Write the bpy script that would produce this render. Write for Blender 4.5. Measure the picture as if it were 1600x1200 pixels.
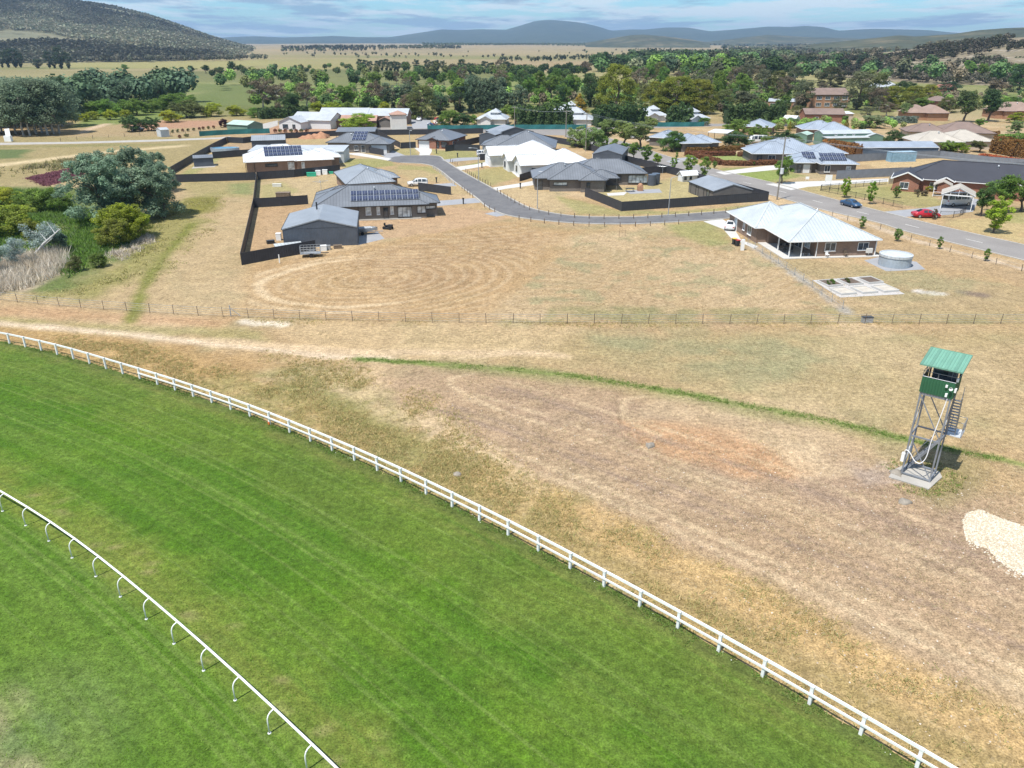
import bpy, bmesh, math, random
import numpy as np
from mathutils import Vector, Matrix
random.seed(7)
S = bpy.context.scene
for o in list(bpy.data.objects): bpy.data.objects.remove(o)
R = math.radians
# ------------------------------------------------------------------ camera
HAZE = 7.5e-5
HC = 30.0                       # drone height over the paddock, metres
TH = math.atan(535/1200.0)      # pitch below the horizon
FPX = 1200.0                    # focal length in photo pixels (1600 wide)
cam = bpy.data.cameras.new('camera'); camo = bpy.data.objects.new('camera', cam)
S.collection.objects.link(camo); S.camera = camo
cam.sensor_width = 36; cam.lens = 36*FPX/1600; cam.clip_start = 0.5; cam.clip_end = 60000
camo.location = (0, 0, HC); camo.rotation_euler = (math.pi/2-TH, 0, 0)
# ------------------------------------------------------------------ sky, sun, exposure
SUN_EL, SUN_AZ = 64.0, 225.0    # azimuth clockwise from +Y: the sun stands behind the camera to the left
W = bpy.data.worlds.new('World'); S.world = W; W.use_nodes = True
nt = W.node_tree; N = nt.nodes; L = nt.links; N.clear()
wo = N.new('ShaderNodeOutputWorld'); bg = N.new('ShaderNodeBackground'); sky = N.new('ShaderNodeTexSky')
sky.sky_type = 'NISHITA'; sky.sun_disc = False; sky.sun_elevation = R(SUN_EL); sky.sun_rotation = R(SUN_AZ)
sky.altitude = 700; sky.air_density = 1.0; sky.dust_density = 0.2; sky.ozone_density = 3.0
bg.inputs['Strength'].default_value = 0.105
# thin streaky cloud deck: noise on a flat layer overhead, so it squeezes into bands towards the horizon
tc = N.new('ShaderNodeTexCoord'); sx = N.new('ShaderNodeSeparateXYZ'); L.new(tc.outputs['Generated'], sx.inputs[0])
def wmath(op, a, b=None, clamp=False):
    n = N.new('ShaderNodeMath'); n.operation = op; n.use_clamp = clamp
    for i, v in enumerate((a, b)):
        if v is None: continue
        if isinstance(v, (int, float)): n.inputs[i].default_value = v
        else: L.new(v, n.inputs[i])
    return n.outputs[0]
zz = wmath('ADD', wmath('MAXIMUM', sx.outputs[2], 0.0), 0.035)
cx = N.new('ShaderNodeCombineXYZ'); L.new(wmath('DIVIDE', sx.outputs[0], zz), cx.inputs[0]); L.new(wmath('DIVIDE', sx.outputs[1], zz), cx.inputs[1])
def wnoise(scale, detail, off):
    mp = N.new('ShaderNodeMapping'); mp.inputs['Location'].default_value = off; mp.inputs['Scale'].default_value = (1.5, 0.8, 1.0)
    L.new(cx.outputs[0], mp.inputs[0])
    t = N.new('ShaderNodeTexNoise'); t.inputs['Scale'].default_value = scale; t.inputs['Detail'].default_value = detail; t.inputs['Roughness'].default_value = 0.62
    L.new(mp.outputs[0], t.inputs['Vector']); return t.outputs['Fac']
def wramp(fac, p0, p1):
    r = N.new('ShaderNodeMapRange'); r.interpolation_type = 'SMOOTHSTEP'
    r.inputs[1].default_value = p0; r.inputs[2].default_value = p1; L.new(fac, r.inputs[0]); return r.outputs[0]
def wmix(fac, a, b):
    m = N.new('ShaderNodeMix'); m.data_type = 'RGBA'
    if isinstance(fac, float): m.inputs[0].default_value = fac
    else: L.new(fac, m.inputs[0])
    for i, v in ((6, a), (7, b)):
        if isinstance(v, tuple): m.inputs[i].default_value = v+(1,)
        else: L.new(v, m.inputs[i])
    return m.outputs[2]
hs = N.new('ShaderNodeHueSaturation'); hs.inputs['Saturation'].default_value = 1.25; L.new(sky.outputs[0], hs.inputs['Color'])
tn = N.new('ShaderNodeMix'); tn.data_type = 'RGBA'; tn.blend_type = 'MULTIPLY'; tn.inputs[0].default_value = 1; tn.inputs[7].default_value = (.56, .82, 1.0, 1); L.new(hs.outputs[0], tn.inputs[6])
c1 = wmix(wmath('MULTIPLY', wramp(wnoise(0.36, 8, (3, 1, 0)), 0.44, 0.57), 0.9), tn.outputs[2], (5.6, 6.4, 6.9))
c2 = wmix(wmath('MULTIPLY', wramp(wnoise(0.26, 8, (11, 4, 2)), 0.48, 0.58), 0.85), c1, (2.1, 3.2, 4.4))
L.new(c2, bg.inputs['Color']); L.new(bg.outputs[0], wo.inputs['Surface'])
sl = bpy.data.lights.new('sun', 'SUN'); sl.energy = 4.6; sl.angle = R(0.6); sl.color = (1.0, 0.955, 0.88)
so = bpy.data.objects.new('sun', sl); S.collection.objects.link(so)
d = Vector((math.sin(R(SUN_AZ))*math.cos(R(SUN_EL)), math.cos(R(SUN_AZ))*math.cos(R(SUN_EL)), math.sin(R(SUN_EL))))
so.rotation_euler = d.to_track_quat('Z', 'Y').to_euler(); so.location = (0, 0, 200)
S.view_settings.view_transform = 'Standard'; S.view_settings.look = 'None'
S.view_settings.exposure = 0.52; S.view_settings.gamma = 1.0; S.view_settings.use_curve_mapping = False
S.render.engine = 'CYCLES'
try:
    S.cycles.max_bounces = 6; S.cycles.volume_bounces = 0; S.cycles.transparent_max_bounces = 8
except Exception: pass
# ------------------------------------------------------------------ pixel of the photo -> direction -> point at height h
CT, ST = math.cos(TH), math.sin(TH)
def U(px, py, h=0.0):
    u = (px-800)/FPX; v = (600-py)/FPX
    t = (h-HC)/(-ST+v*CT)
    return Vector((u*t, (CT+v*ST)*t, h))
def hgt(px, pyb, pyt):          # height of a thing standing at ground pixel (px,pyb) whose top shows at row pyt
    Y = U(px, pyb).y; v = (600-pyt)/FPX
    return HC-Y*(ST-v*CT)/(CT+v*ST)
def mpp(px, py):                # metres per photo pixel there
    p = U(px, py); return (p.y*CT+HC*ST)/FPX
def PL(pts, h=0.0): return [U(x, y, h) for x, y in pts]
# ------------------------------------------------------------------ small mesh toolkit
COL = S.collection
class MB:
    def __init__(s): s.v = []; s.f = []; s.uv = []
    def face(s, pts, uv=None):
        i = len(s.v); s.v += [tuple(p) for p in pts]; s.f.append(tuple(range(i, i+len(pts))))
        s.uv += list(uv) if uv else [(p[0]+p[1], p[2]) for p in pts]
        return s
    def box(s, c, size, rz=0.0, M=None):
        hx, hy, hz = size[0]/2, size[1]/2, size[2]/2
        P = [Vector((x, y, z)) for x in (-hx, hx) for y in (-hy, hy) for z in (-hz, hz)]
        m = Matrix.Translation(c) @ (M if M is not None else Matrix.Rotation(rz, 4, 'Z'))
        P = [m @ p for p in P]
        for q in ((0, 1, 3, 2), (4, 6, 7, 5), (0, 4, 5, 1), (2, 3, 7, 6), (1, 5, 7, 3), (0, 2, 6, 4)):
            a = [P[k] for k in q]; e = (a[1]-a[0]).length; g = (a[3]-a[0]).length
            s.face(a, [(0, 0), (0, e), (g, e), (g, 0)])
        return s
    def bar(s, a, b, w, h):
        a, b = Vector(a), Vector(b); dd = b-a
        q = dd.to_track_quat('X', 'Z').to_matrix().to_4x4()
        return s.box((a+b)/2, (dd.length, w, h), M=q)
    def tube(s, pts, r, n=8, caps=True):
        pts = [Vector(p) for p in pts]; rr = r if isinstance(r, (list, tuple)) else [r]*len(pts); rings = []
        for i, p in enumerate(pts):
            t = (pts[min(i+1, len(pts)-1)]-pts[max(i-1, 0)]).normalized()
            a = t.orthogonal().normalized() if i == 0 else (a-t*a.dot(t)).normalized()
            b = t.cross(a)
            rings.append([p+(a*math.cos(k*2*math.pi/n)+b*math.sin(k*2*math.pi/n))*rr[i] for k in range(n)])
        for i in range(len(rings)-1):
            for k in range(n):
                k2 = (k+1) % n; s.face([rings[i][k], rings[i][k2], rings[i+1][k2], rings[i+1][k]])
        if caps: s.face(rings[0][::-1]); s.face(rings[-1])
        return s
    def lathe(s, prof, c=(0, 0, 0), n=16):
        c = Vector(c)
        for (r0, z0), (r1, z1) in zip(prof, prof[1:]):
            for k in range(n):
                a0, a1 = k*2*math.pi/n, (k+1)*2*math.pi/n
                q = [(r0, a0, z0), (r0, a1, z0), (r1, a1, z1), (r1, a0, z1)]
                q = [c+Vector((r*math.cos(a), r*math.sin(a), z)) for r, a, z in q]
                if r0 < 1e-6: q = q[1:]
                elif r1 < 1e-6: q = q[:3]
                s.face(q, [(a0, z0), (a1, z0), (a1, z1), (a0, z1)][:len(q)])
        return s
    def data(s, name, smooth=False):
        me = bpy.data.meshes.new(name); me.from_pydata(s.v, [], s.f)
        ul = me.uv_layers.new(name='UVMap'); flat = [x for t in s.uv for x in t]
        ul.data.foreach_set('uv', flat)
        if smooth:
            bm = bmesh.new(); bm.from_mesh(me); bmesh.ops.remove_doubles(bm, verts=bm.verts, dist=1e-4); bm.to_mesh(me); bm.free()
            me.polygons.foreach_set('use_smooth', [True]*len(me.polygons))
        me.update(); return me
    def build(s, name, m, parent=None, loc=(0, 0, 0), rz=0.0, smooth=False):
        return link(name, s.data(name, smooth), m, parent, loc, rz)
def link(name, me, m=None, parent=None, loc=(0, 0, 0), rz=0.0):
    o = bpy.data.objects.new(name, me); COL.objects.link(o)
    if m is not None and not me.materials: me.materials.append(m)
    o.location = loc; o.rotation_euler = (0, 0, rz)
    if parent is not None: o.parent = parent
    return o
def tag(o, label, cat, group=None):
    o['label'] = label; o['category'] = cat
    if group: o['group'] = group
    return o
def thing(name, label, cat, loc=(0, 0, 0), rz=0.0, group=None):
    o = bpy.data.objects.new(name, None); COL.objects.link(o); o.empty_display_size = 0.3
    o.location = loc; o.rotation_euler = (0, 0, rz); return tag(o, label, cat, group)
def struct(o): o['kind'] = 'structure'; return o
def stuff(o): o['kind'] = 'stuff'; return o
def copy_tree(o, parent=None):
    c = o.copy(); COL.objects.link(c); c.parent = parent
    for ch in list(o.children): copy_tree(ch, c)
    return c
# ------------------------------------------------------------------ materials
def newmat(name):
    m = bpy.data.materials.new(name); m.use_nodes = True; n = m.node_tree.nodes; b = n.get('Principled BSDF'); return m, m.node_tree, n, b
def nmix(nt, fac, a, b, mode='MIX'):
    m = nt.nodes.new('ShaderNodeMix'); m.data_type = 'RGBA'; m.blend_type = mode
    if isinstance(fac, (int, float)): m.inputs[0].default_value = fac
    else: nt.links.new(fac, m.inputs[0])
    for i, v in ((6, a), (7, b)):
        if isinstance(v, (tuple, list)): m.inputs[i].default_value = tuple(v[:3])+(1,)
        else: nt.links.new(v, m.inputs[i])
    return m.outputs[2]
def nnoise(nt, scale, detail=4, coord='Object', rough=0.6, stretch=None):
    tc = nt.nodes.new('ShaderNodeTexCoord'); t = nt.nodes.new('ShaderNodeTexNoise')
    t.inputs['Scale'].default_value = scale; t.inputs['Detail'].default_value = detail; t.inputs['Roughness'].default_value = rough
    v = tc.outputs[coord]
    if stretch:
        mp = nt.nodes.new('ShaderNodeMapping'); mp.inputs['Scale'].default_value = stretch; nt.links.new(v, mp.inputs[0]); v = mp.outputs[0]
    nt.links.new(v, t.inputs['Vector']); return t.outputs['Fac']
def nrange(nt, f, a, b, c=0.0, d=1.0):
    r = nt.nodes.new('ShaderNodeMapRange'); nt.links.new(f, r.inputs[0])
    for i, v in zip((1, 2, 3, 4), (a, b, c, d)): r.inputs[i].default_value = v
    return r.outputs[0]
def nbump(nt, b, f, strength=0.3, dist=0.05):
    u = nt.nodes.new('ShaderNodeBump'); u.inputs['Strength'].default_value = strength; u.inputs['Distance'].default_value = dist
    nt.links.new(f, u.inputs['Height']); nt.links.new(u.outputs[0], b.inputs['Normal'])
def setb(b, rough=0.6, metal=0.0, spec=0.4):
    b.inputs['Roughness'].default_value = rough; b.inputs['Metallic'].default_value = metal; b.inputs['Specular IOR Level'].default_value = spec
_plain = {}
def plain(name, col, rough=0.6, metal=0.0, var=0.18, scale=1.2, spec=0.35):
    if name in _plain: return _plain[name]
    m, nt, n, b = newmat(name); setb(b, rough, metal, spec)
    f = nnoise(nt, scale, 5); f2 = nnoise(nt, scale*9, 3)
    lo = tuple(c*(1-var) for c in col); hi = tuple(min(1, c*(1+var)) for c in col)
    cc = nmix(nt, nrange(nt, f, .3, .7), lo, hi); cc = nmix(nt, nrange(nt, f2, .3, .7, 0, .35), cc, lo)
    nt.links.new(cc, b.inputs['Base Color']); _plain[name] = m; return m
def roofmat(name, col, rough=0.38, pitch=0.55, metal=0.0, tile=False):
    m, nt, n, b = newmat(name); setb(b, rough, metal, 0.35)
    tc = n.new('ShaderNodeTexCoord'); w = n.new('ShaderNodeTexWave'); w.wave_type = 'BANDS'; w.bands_direction = 'Y' if tile else 'X'
    w.inputs['Scale'].default_value = 2*math.pi/pitch/20*1.0; nt.links.new(tc.outputs['UV'], w.inputs['Vector'])
    f = nnoise(nt, .35, 5); f3 = nnoise(nt, 2.5, 4, stretch=(1, 1, .3))
    lo = tuple(c*.84 for c in col); hi = tuple(min(1, c*1.1) for c in col)
    cc = nmix(nt, nrange(nt, f, .32, .68), lo, hi); cc = nmix(nt, nrange(nt, f3, .45, .75, 0, .3), cc, tuple(c*.7 for c in col))
    cc = nmix(nt, nrange(nt, w.outputs['Fac'], .0, .35, .42, 0), cc, tuple(c*.5 for c in col))
    nt.links.new(cc, b.inputs['Base Color']); nbump(nt, b, w.outputs['Fac'], .35, .04); return m
def brickmat(name, col, col2, mortar, scale=1.0):
    m, nt, n, b = newmat(name); setb(b, .85, 0, .2)
    tc = n.new('ShaderNodeTexCoord'); t = n.new('ShaderNodeTexBrick'); nt.links.new(tc.outputs['UV'], t.inputs['Vector'])
    t.inputs['Scale'].default_value = scale; t.inputs['Brick Width'].default_value = .24; t.inputs['Row Height'].default_value = .086; t.inputs['Mortar Size'].default_value = .006
    t.inputs['Color1'].default_value = col+(1,); t.inputs['Color2'].default_value = col2+(1,); t.inputs['Mortar'].default_value = mortar+(1,)
    f = nnoise(nt, .9, 4); cc = nmix(nt, nrange(nt, f, .35, .7, 0, .35), t.outputs['Color'], tuple(c*.72 for c in col))
    nt.links.new(cc, b.inputs['Base Color']); nbump(nt, b, t.outputs['Fac'], -.3, .01); return m
def glassmat(name, col=(.035, .045, .055)):
    m, nt, n, b = newmat(name); setb(b, .08, 0, .8)
    f = nnoise(nt, .8, 2); nt.links.new(nmix(nt, nrange(nt, f, .4, .6), col, tuple(c*2.2 for c in col)), b.inputs['Base Color']); return m
def cladmat(name, col, pitch=.2, horiz=False, rough=.5):
    m, nt, n, b = newmat(name); setb(b, rough, 0, .35)
    tc = n.new('ShaderNodeTexCoord'); w = n.new('ShaderNodeTexWave'); w.bands_direction = 'Y' if horiz else 'X'
    w.inputs['Scale'].default_value = 2*math.pi/pitch/20; nt.links.new(tc.outputs['UV'], w.inputs['Vector'])
    f = nnoise(nt, .6, 5); cc = nmix(nt, nrange(nt, f, .3, .7), tuple(c*.82 for c in col), tuple(min(1, c*1.12) for c in col))
    cc = nmix(nt, nrange(nt, w.outputs['Fac'], 0, .3, .3, 0), cc, tuple(c*.6 for c in col))
    nt.links.new(cc, b.inputs['Base Color']); nbump(nt, b, w.outputs['Fac'], .4, .03); return m
M = {}
M['white'] = plain('white_paint', (.78, .79, .78), .4, var=.06); M['offwhite'] = plain('off_white', (.66, .65, .60), .6, var=.08)
M['galv'] = plain('galvanised_steel', (.42, .45, .48), .42, .5, var=.15); M['darkmetal'] = plain('dark_metal', (.035, .038, .042), .5)
M['conc'] = plain('concrete', (.37, .35, .315), .85, var=.14, scale=.5); M['conc_lt'] = plain('pale_concrete', (.50, .49, .465), .85, var=.08, scale=.6)
M['conc_gr'] = plain('grey_concrete', (.29, .295, .31), .85, var=.12, scale=.6)
M['glass'] = glassmat('window_glass'); M['glass_lt'] = glassmat('curtained_glass', (.30, .34, .36)); M['pv'] = glassmat('solar_cell', (.016, .02, .04))
M['fence'] = cladmat('charcoal_steel_sheet', (.046, .050, .060), .4); M['fence_gr'] = cladmat('grey_steel_sheet', (.20, .22, .25), .4)
M['timber'] = plain('weathered_timber', (.17, .13, .095), .9, var=.3, scale=3); M['pole'] = plain('pole_timber', (.24, .22, .19), .9, var=.2, scale=2)
M['brick_bn'] = brickmat('brown_brick', (.23, .155, .115), (.29, .20, .15), (.30, .26, .22)); M['brick_gr'] = brickmat('grey_brick', (.16, .145, .13), (.21, .19, .17), (.22, .21, .2))
M['brick_rd'] = brickmat('red_brick', (.27, .115, .075), (.33, .15, .10), (.34, .26, .2)); M['brick_or'] = brickmat('orange_brick', (.36, .185, .105), (.42, .23, .135), (.40, .3, .22))
M['render'] = plain('pale_render', (.62, .63, .63), .8, var=.06); M['render_bg'] = plain('beige_wall', (.52, .44, .35), .8, var=.1)
M['wb_white'] = cladmat('white_weatherboard', (.70, .71, .70), .18, True); M['shed_dk'] = cladmat('charcoal_shed_wall', (.085, .10, .125), .25)
M['shed_bl'] = cladmat('slate_blue_shed_wall', (.10, .135, .18), .25); M['shed_gn'] = cladmat('green_shed_wall', (.16, .26, .20), .25); M['shed_gy'] = cladmat('pale_shed_wall', (.50, .53, .55), .25)
M['shed_br'] = cladmat('taupe_shed_wall', (.15, .14, .13), .25)
RF = {k: roofmat('roof_'+k, c, **kw) for k, (c, kw) in dict(
    slate=((.165, .178, .198), {}), slate_lt=((.27, .295, .325), {}), blue=((.31, .355, .415), {}), pale=((.465, .505, .525), {}), white=((.68, .70, .72), {}), zinc=((.44, .47, .50), {}),
    navy=((.048, .05, .062), dict(rough=.6, pitch=.33, tile=True)), rust=((.40, .25, .19), dict(rough=.8)), tan=((.30, .215, .175), dict(rough=.8, pitch=.33, tile=True)),
    brown=((.225, .165, .14), dict(rough=.8, pitch=.33, tile=True)), red=((.32, .14, .11), dict(rough=.8, pitch=.33, tile=True)), cream=((.46, .42, .36), dict(rough=.6)), green=((.165, .34, .255), dict(rough=.45)), palegreen=((.42, .55, .47), dict(rough=.5))).items()}
# ------------------------------------------------------------------ ground sheet
def smooth(a, b, x):
    t = np.clip((x-a)/(b-a+1e-9), 0, 1); return t*t*(3-2*t)
def vnoise(x, y, seed=0):
    xi = np.floor(x).astype(np.int64); yi = np.floor(y).astype(np.int64); fx = x-xi; fy = y-yi
    fx = fx*fx*(3-2*fx); fy = fy*fy*(3-2*fy)
    def h(i, j):
        n = (i*374761393+j*668265263+seed*974634777) & 0xFFFFFFFF
        n = ((n ^ (n >> 13))*1274126177) & 0xFFFFFFFF
        return ((n ^ (n >> 16)) & 0xFFFF)/65535.0
    return (h(xi, yi)*(1-fx)+h(xi+1, yi)*fx)*(1-fy)+(h(xi, yi+1)*(1-fx)+h(xi+1, yi+1)*fx)*fy
def fbm(x, y, sc, oct=4, seed=0):
    r = np.zeros_like(x); a = 1.0; t = 0
    for k in range(oct):
        r += a*vnoise(x*sc+17.3*k, y*sc-9.1*k, seed+k); t += a; a *= .55; sc *= 2.03
    return r/t
ys = [-70.0, -30, 0, 12]; y = 18.0
while y < 24000:
    ys.append(y); z = .913*y+12.2
    p = 2.6 if y < 150 else (1.6 if y < 700 else 1.1)
    y += max(.34, p*z*z/39420)
    if y > 9000: y += 900
ys = np.array(ys); NC = 540
ss = np.linspace(-1, 1, NC); ss = np.sign(ss)*np.abs(ss)**1.08
GX = (ss[None, :]*(.80*np.maximum(ys, 0)[:, None]+62)); GY = np.repeat(ys[:, None], NC, 1)
def ground_z(X, Y):
    r = np.hypot(X, Y); f = smooth(1300, 3200, r)
    return f*((fbm(X, Y, 1/900, 3, 5)-.45)*26) + smooth(1500, 5200, r)*8
GZ = ground_z(GX, GY)
X = GX.ravel(); Y = GY.ravel()
DRY = (.37, .275, .15); PALE = (.50, .40, .255); GOLD = (.37, .275, .125); OLIVE = (.215, .205, .08); GREEN = (.115, .185, .04); BARE = (.335, .25, .165)
ORNG = (.41, .265, .15); GGRN = (.24, .245, .135); LAWN = (.235, .255, .095); SOIL = (.30, .20, .13)
C = np.zeros((X.size, 3)); C[:] = DRY
def mixc(mask, col): 
    m = np.clip(mask, 0, 1)[:, None]; C[:] = C*(1-m)+np.array(col)*m
def segdist(px, py, pts):
    dmin = np.full(px.shape, 1e9)
    for (a, b) in zip(pts, pts[1:]):
        ax, ay, bx, by = a[0], a[1], b[0], b[1]; dx, dy = bx-ax, by-ay; l2 = dx*dx+dy*dy+1e-9
        t = np.clip(((px-ax)*dx+(py-ay)*dy)/l2, 0, 1); dmin = np.minimum(dmin, np.hypot(px-ax-t*dx, py-ay-t*dy))
    return dmin
def inside(px, py, pts):
    r = np.zeros(px.shape, bool); n = len(pts)
    for i in range(n):
        x0, y0, x1, y1 = pts[i][0], pts[i][1], pts[(i+1) % n][0], pts[(i+1) % n][1]
        if y0 == y1: continue
        r ^= ((y0 > py) != (y1 > py)) & (px < (x1-x0)*(py-y0)/(y1-y0)+x0)
    return r
def paint_poly(px, col, soft=1.0, amp=1.0, sc=.25, k=1.0, seed=3, tex=0.0, world=False):
    w = px if world else [tuple(U(a, b)[:2]) for a, b in px]; w = [tuple(q[:2]) for q in w]
    mx = soft*2+amp*2+2; x0 = min(q[0] for q in w)-mx; x1 = max(q[0] for q in w)+mx; y0 = min(q[1] for q in w)-mx; y1 = max(q[1] for q in w)+mx
    idx = np.where((X > x0) & (X < x1) & (Y > y0) & (Y < y1))[0]
    if not idx.size: return
    xs, yy = X[idx], Y[idx]; dd = segdist(xs, yy, w+[w[0]]); dd = np.where(inside(xs, yy, w), dd, -dd)
    dd += (fbm(xs, yy, sc, 3, seed)-.5)*2*amp; m = smooth(-soft, soft, dd)*k
    if tex: m *= smooth(.5-tex, .5+.2, fbm(xs, yy, sc*1.7, 4, seed+9)+.1)
    m = m[:, None]; C[idx] = C[idx]*(1-m)+np.array(col)*m
def paint_line(px, col, width=1.0, soft=.6, amp=.4, sc=.4, k=1.0, seed=4, tex=0.0, world=False):
    w = [tuple(q[:2]) for q in px] if world else [tuple(U(a, b)[:2]) for a, b in px]
    mx = width+soft*2+amp*2+1; x0 = min(q[0] for q in w)-mx; x1 = max(q[0] for q in w)+mx; y0 = min(q[1] for q in w)-mx; y1 = max(q[1] for q in w)+mx
    idx = np.where((X > x0) & (X < x1) & (Y > y0) & (Y < y1))[0]
    if not idx.size: return
    xs, yy = X[idx], Y[idx]; dd = width/2-segdist(xs, yy, w)+(fbm(xs, yy, sc, 3, seed)-.5)*2*amp
    m = smooth(-soft, soft, dd)*k
    if tex: m *= smooth(.5-tex, .7, fbm(xs, yy, sc*2, 3, seed+5)+.1)
    m = m[:, None]; C[idx] = C[idx]*(1-m)+np.array(col)*m
n1 = fbm(X, Y, 1/14, 4, 1); n2 = fbm(X, Y, 1/5, 4, 2); n3 = fbm(X, Y, 1/45, 3, 8)
mixc(smooth(.45, .72, n1)*.6, PALE); mixc(smooth(.5, .75, n2)*.45, GGRN); mixc(smooth(.55, .8, 1-n1)*.35, BARE)
# town lots: drier grass and lawns, then the green-gold flats and far paddocks
far = smooth(300, 420, Y); mixc(far*.85, (.17, .19, .07)); mixc(far*smooth(.42, .6, n3)*.75, (.125, .165, .05))
f3 = fbm(X, Y, 1/260, 3, 21); f4 = fbm(X*.35, Y, 1/160, 3, 31)
mixc(smooth(520, 800, Y)*.85, (.33, .285, .135)); mixc(smooth(520, 800, Y)*smooth(.46, .6, f3)*.65, (.22, .23, .085)); mixc(smooth(700, 1100, Y)*smooth(.5, .62, f4)*.6, (.40, .31, .18))
mixc(smooth(1500, 2600, Y)*.7, (.42, .325, .20)); mixc(smooth(1500, 2600, Y)*smooth(.52, .64, f3)*.5, (.30, .25, .15))
# paddock between the boundary fence and the running rail
paint_poly([(600, 520), (1600, 520), (1600, 700), (1300, 640), (1000, 590), (800, 565)], (.315, .27, .14), 3, 3, .15, .6)
paint_poly([(930, 525), (1250, 530), (1330, 580), (1180, 600), (1000, 575)], GGRN, 3, 4, .15, .75, 11, .2)
paint_poly([(420, 500), (900, 512), (860, 560), (640, 562), (470, 545)], (.44, .345, .20), 2, 2, .2, .7, 12)
paint_poly([(650, 560), (1180, 640), (1400, 720), (1600, 780), (1600, 1250), (1480, 1200), (1000, 890), (760, 740), (560, 610)], BARE, 2.2, 2.5, .2, .75, 13)
paint_poly([(700, 600), (1000, 700), (1280, 800), (1600, 950), (1600, 830), (1350, 740), (900, 610)], (.29, .215, .15), 1.6, 2.2, .3, .65, 14, .25)
paint_poly([(960, 655), (1130, 665), (1290, 722), (1280, 748), (1160, 742), (1000, 700)], ORNG, 1.2, 1.6, .3, .95, 15)
paint_poly([(1150, 680), (1260, 690), (1330, 735), (1270, 745)], PALE, .8, 1.2, .4, .7, 16)
paint_poly([(1060, 610), (1200, 645), (1320, 690), (1300, 715), (1150, 675), (990, 650)], (.44, .35, .22), 1.5, 1.5, .3, .6, 17)
paint_poly([(1220, 860), (1600, 1000), (1600, 1180), (1450, 1100)], (.40, .30, .185), 2, 2.5, .2, .65, 18, .2)
paint_poly([(760, 740), (1000, 850), (1250, 980), (1600, 1190), (1600, 1230), (1300, 1060), (1000, 905), (740, 770)], (.285, .215, .155), 1.0, 1.6, .3, .7, 19, .25)
RAIL = [(-90, 522), (-60, 524), (-34, 528), (-9, 532), (16, 536), (40, 543), (65.5, 548), (90, 553), (115.5, 560.5), (141, 569), (166, 576), (192.5, 584), (219, 592.5), (247, 601), (274, 609), (303, 620), (331, 629), (362, 640), (391, 650.5), (422.5, 663), (452.5, 676), (486, 689.5), (519, 704), (555, 719.5), (590, 735), (627, 752), (666, 772), (707.5, 792), (749, 813), (795, 836), (841, 861), (891, 888), (945, 917), (998, 947.5), (1061, 982), (1121, 1016), (1193, 1058), (1265, 1100), (1344, 1147), (1431, 1199), (1528, 1257), (1640, 1325)]
rw = [tuple(U(a, b)[:2]) for a, b in RAIL]
def rail_off(o0, o1, i0, i1):   # band of ground outside the rail between two distances
    a = [(rw[i][0]+o0*.78, rw[i][1]+o0*.62) for i in range(i0, i1)]; b = [(rw[i][0]+o1*.78, rw[i][1]+o1*.62) for i in range(i0, i1)]
    return a+b[::-1]
paint_poly(rail_off(0, 6.5, 0, 42), GOLD, 1.2, 1.5, .25, .85, 22, world=True)
paint_poly(rail_off(.5, 7, 14, 30), OLIVE, 1.4, 2.2, .25, .8, 23, .2, world=True)
paint_poly(rail_off(3.2, 6.5, 24, 42), (.44, .315, .15), .8, 1.2, .35, .7, 24, .2, world=True)
paint_poly(rail_off(.8, 3.0, 28, 42), (.25, .205, .085), .8, 1.0, .35, .6, 25, world=True)
paint_poly([(430, 570), (560, 590), (760, 720), (700, 770), (560, 690), (440, 600)], (.20, .20, .075), 1.4, 2, .3, .75, 26, .2)
paint_poly([(470, 575), (600, 600), (760, 690), (860, 760), (840, 790), (700, 710)], (.50, .40, .24), .8, 1.2, .4, .6, 27, .15)
paint_poly([(0, 495), (200, 508), (420, 515), (420, 535), (200, 522), (0, 508)], (.255, .24, .10), 1.2, 1.5, .25, .7, 28)
paint_poly([(0, 470), (360, 500), (340, 510), (0, 492)], (.38, .24, .135), 1.5, 1.5, .2, .6, 29)
paint_poly([(0, 512), (300, 540), (460, 570), (330, 600), (150, 560), (0, 530)], (.33, .225, .10), 1.5, 2, .25, .7, 30)
paint_line([(-60, 500), (0, 506), (120, 515), (240, 527), (330, 537), (420, 546), (520, 556), (600, 560)], (.55, .46, .33), 1.5, .7, .5, .3, .95, 31)
paint_line([(330, 531), (430, 540), (540, 549), (680, 552), (800, 551), (880, 556)], (.53, .42, .27), 1.6, .7, .5, .3, .8, 32)
paint_line([(440, 548), (600, 562), (720, 560), (860, 548)], (.52, .42, .28), .5, .4, .3, .3, .6, 33)
paint_line([(385, 503), (440, 507)], (.58, .53, .42), 1.5, .5, .8, .5, 1, 34)
paint_line([(560, 561), (640, 566), (700, 570), (800, 577), (900, 588), (1000, 603), (1100, 621), (1200, 640), (1300, 658), (1400, 682), (1500, 705), (1600, 726), (1700, 748)], (.13, .20, .045), .95, .5, .5, .5, .95, 35)
paint_line([(700, 571), (800, 579), (900, 590), (1000, 606), (1100, 625), (1200, 644), (1300, 662), (1400, 686)], (.20, .22, .085), 2.4, 1.2, 1, .3, .6, 36)
for a, b in (((705, 590), (720, 610)), ((975, 625), (970, 650))):   # curls left by turning vehicles
    paint_line([(a[0]+30, a[1]-6), a, (a[0]-2, a[1]+12), (b[0]+10, b[1]+8), (b[0]+60, b[1]+30)], PALE, .5, .3, .15, .5, .8, 37)
paint_poly([(1380, 560), (1600, 540), (1600, 640), (1480, 640)], (.40, .315, .19), 3, 3, .15, .5, 38)
paint_poly([(1455, 700), (1520, 690), (1540, 760), (1470, 790), (1440, 770)], (.225, .20, .095), 1, 1.2, .4, .7, 39)
paint_poly([(1330, 715), (1410, 725), (1420, 760), (1340, 760)], (.34, .29, .24), .7, 1, .5, .6, 40, .2)
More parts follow.
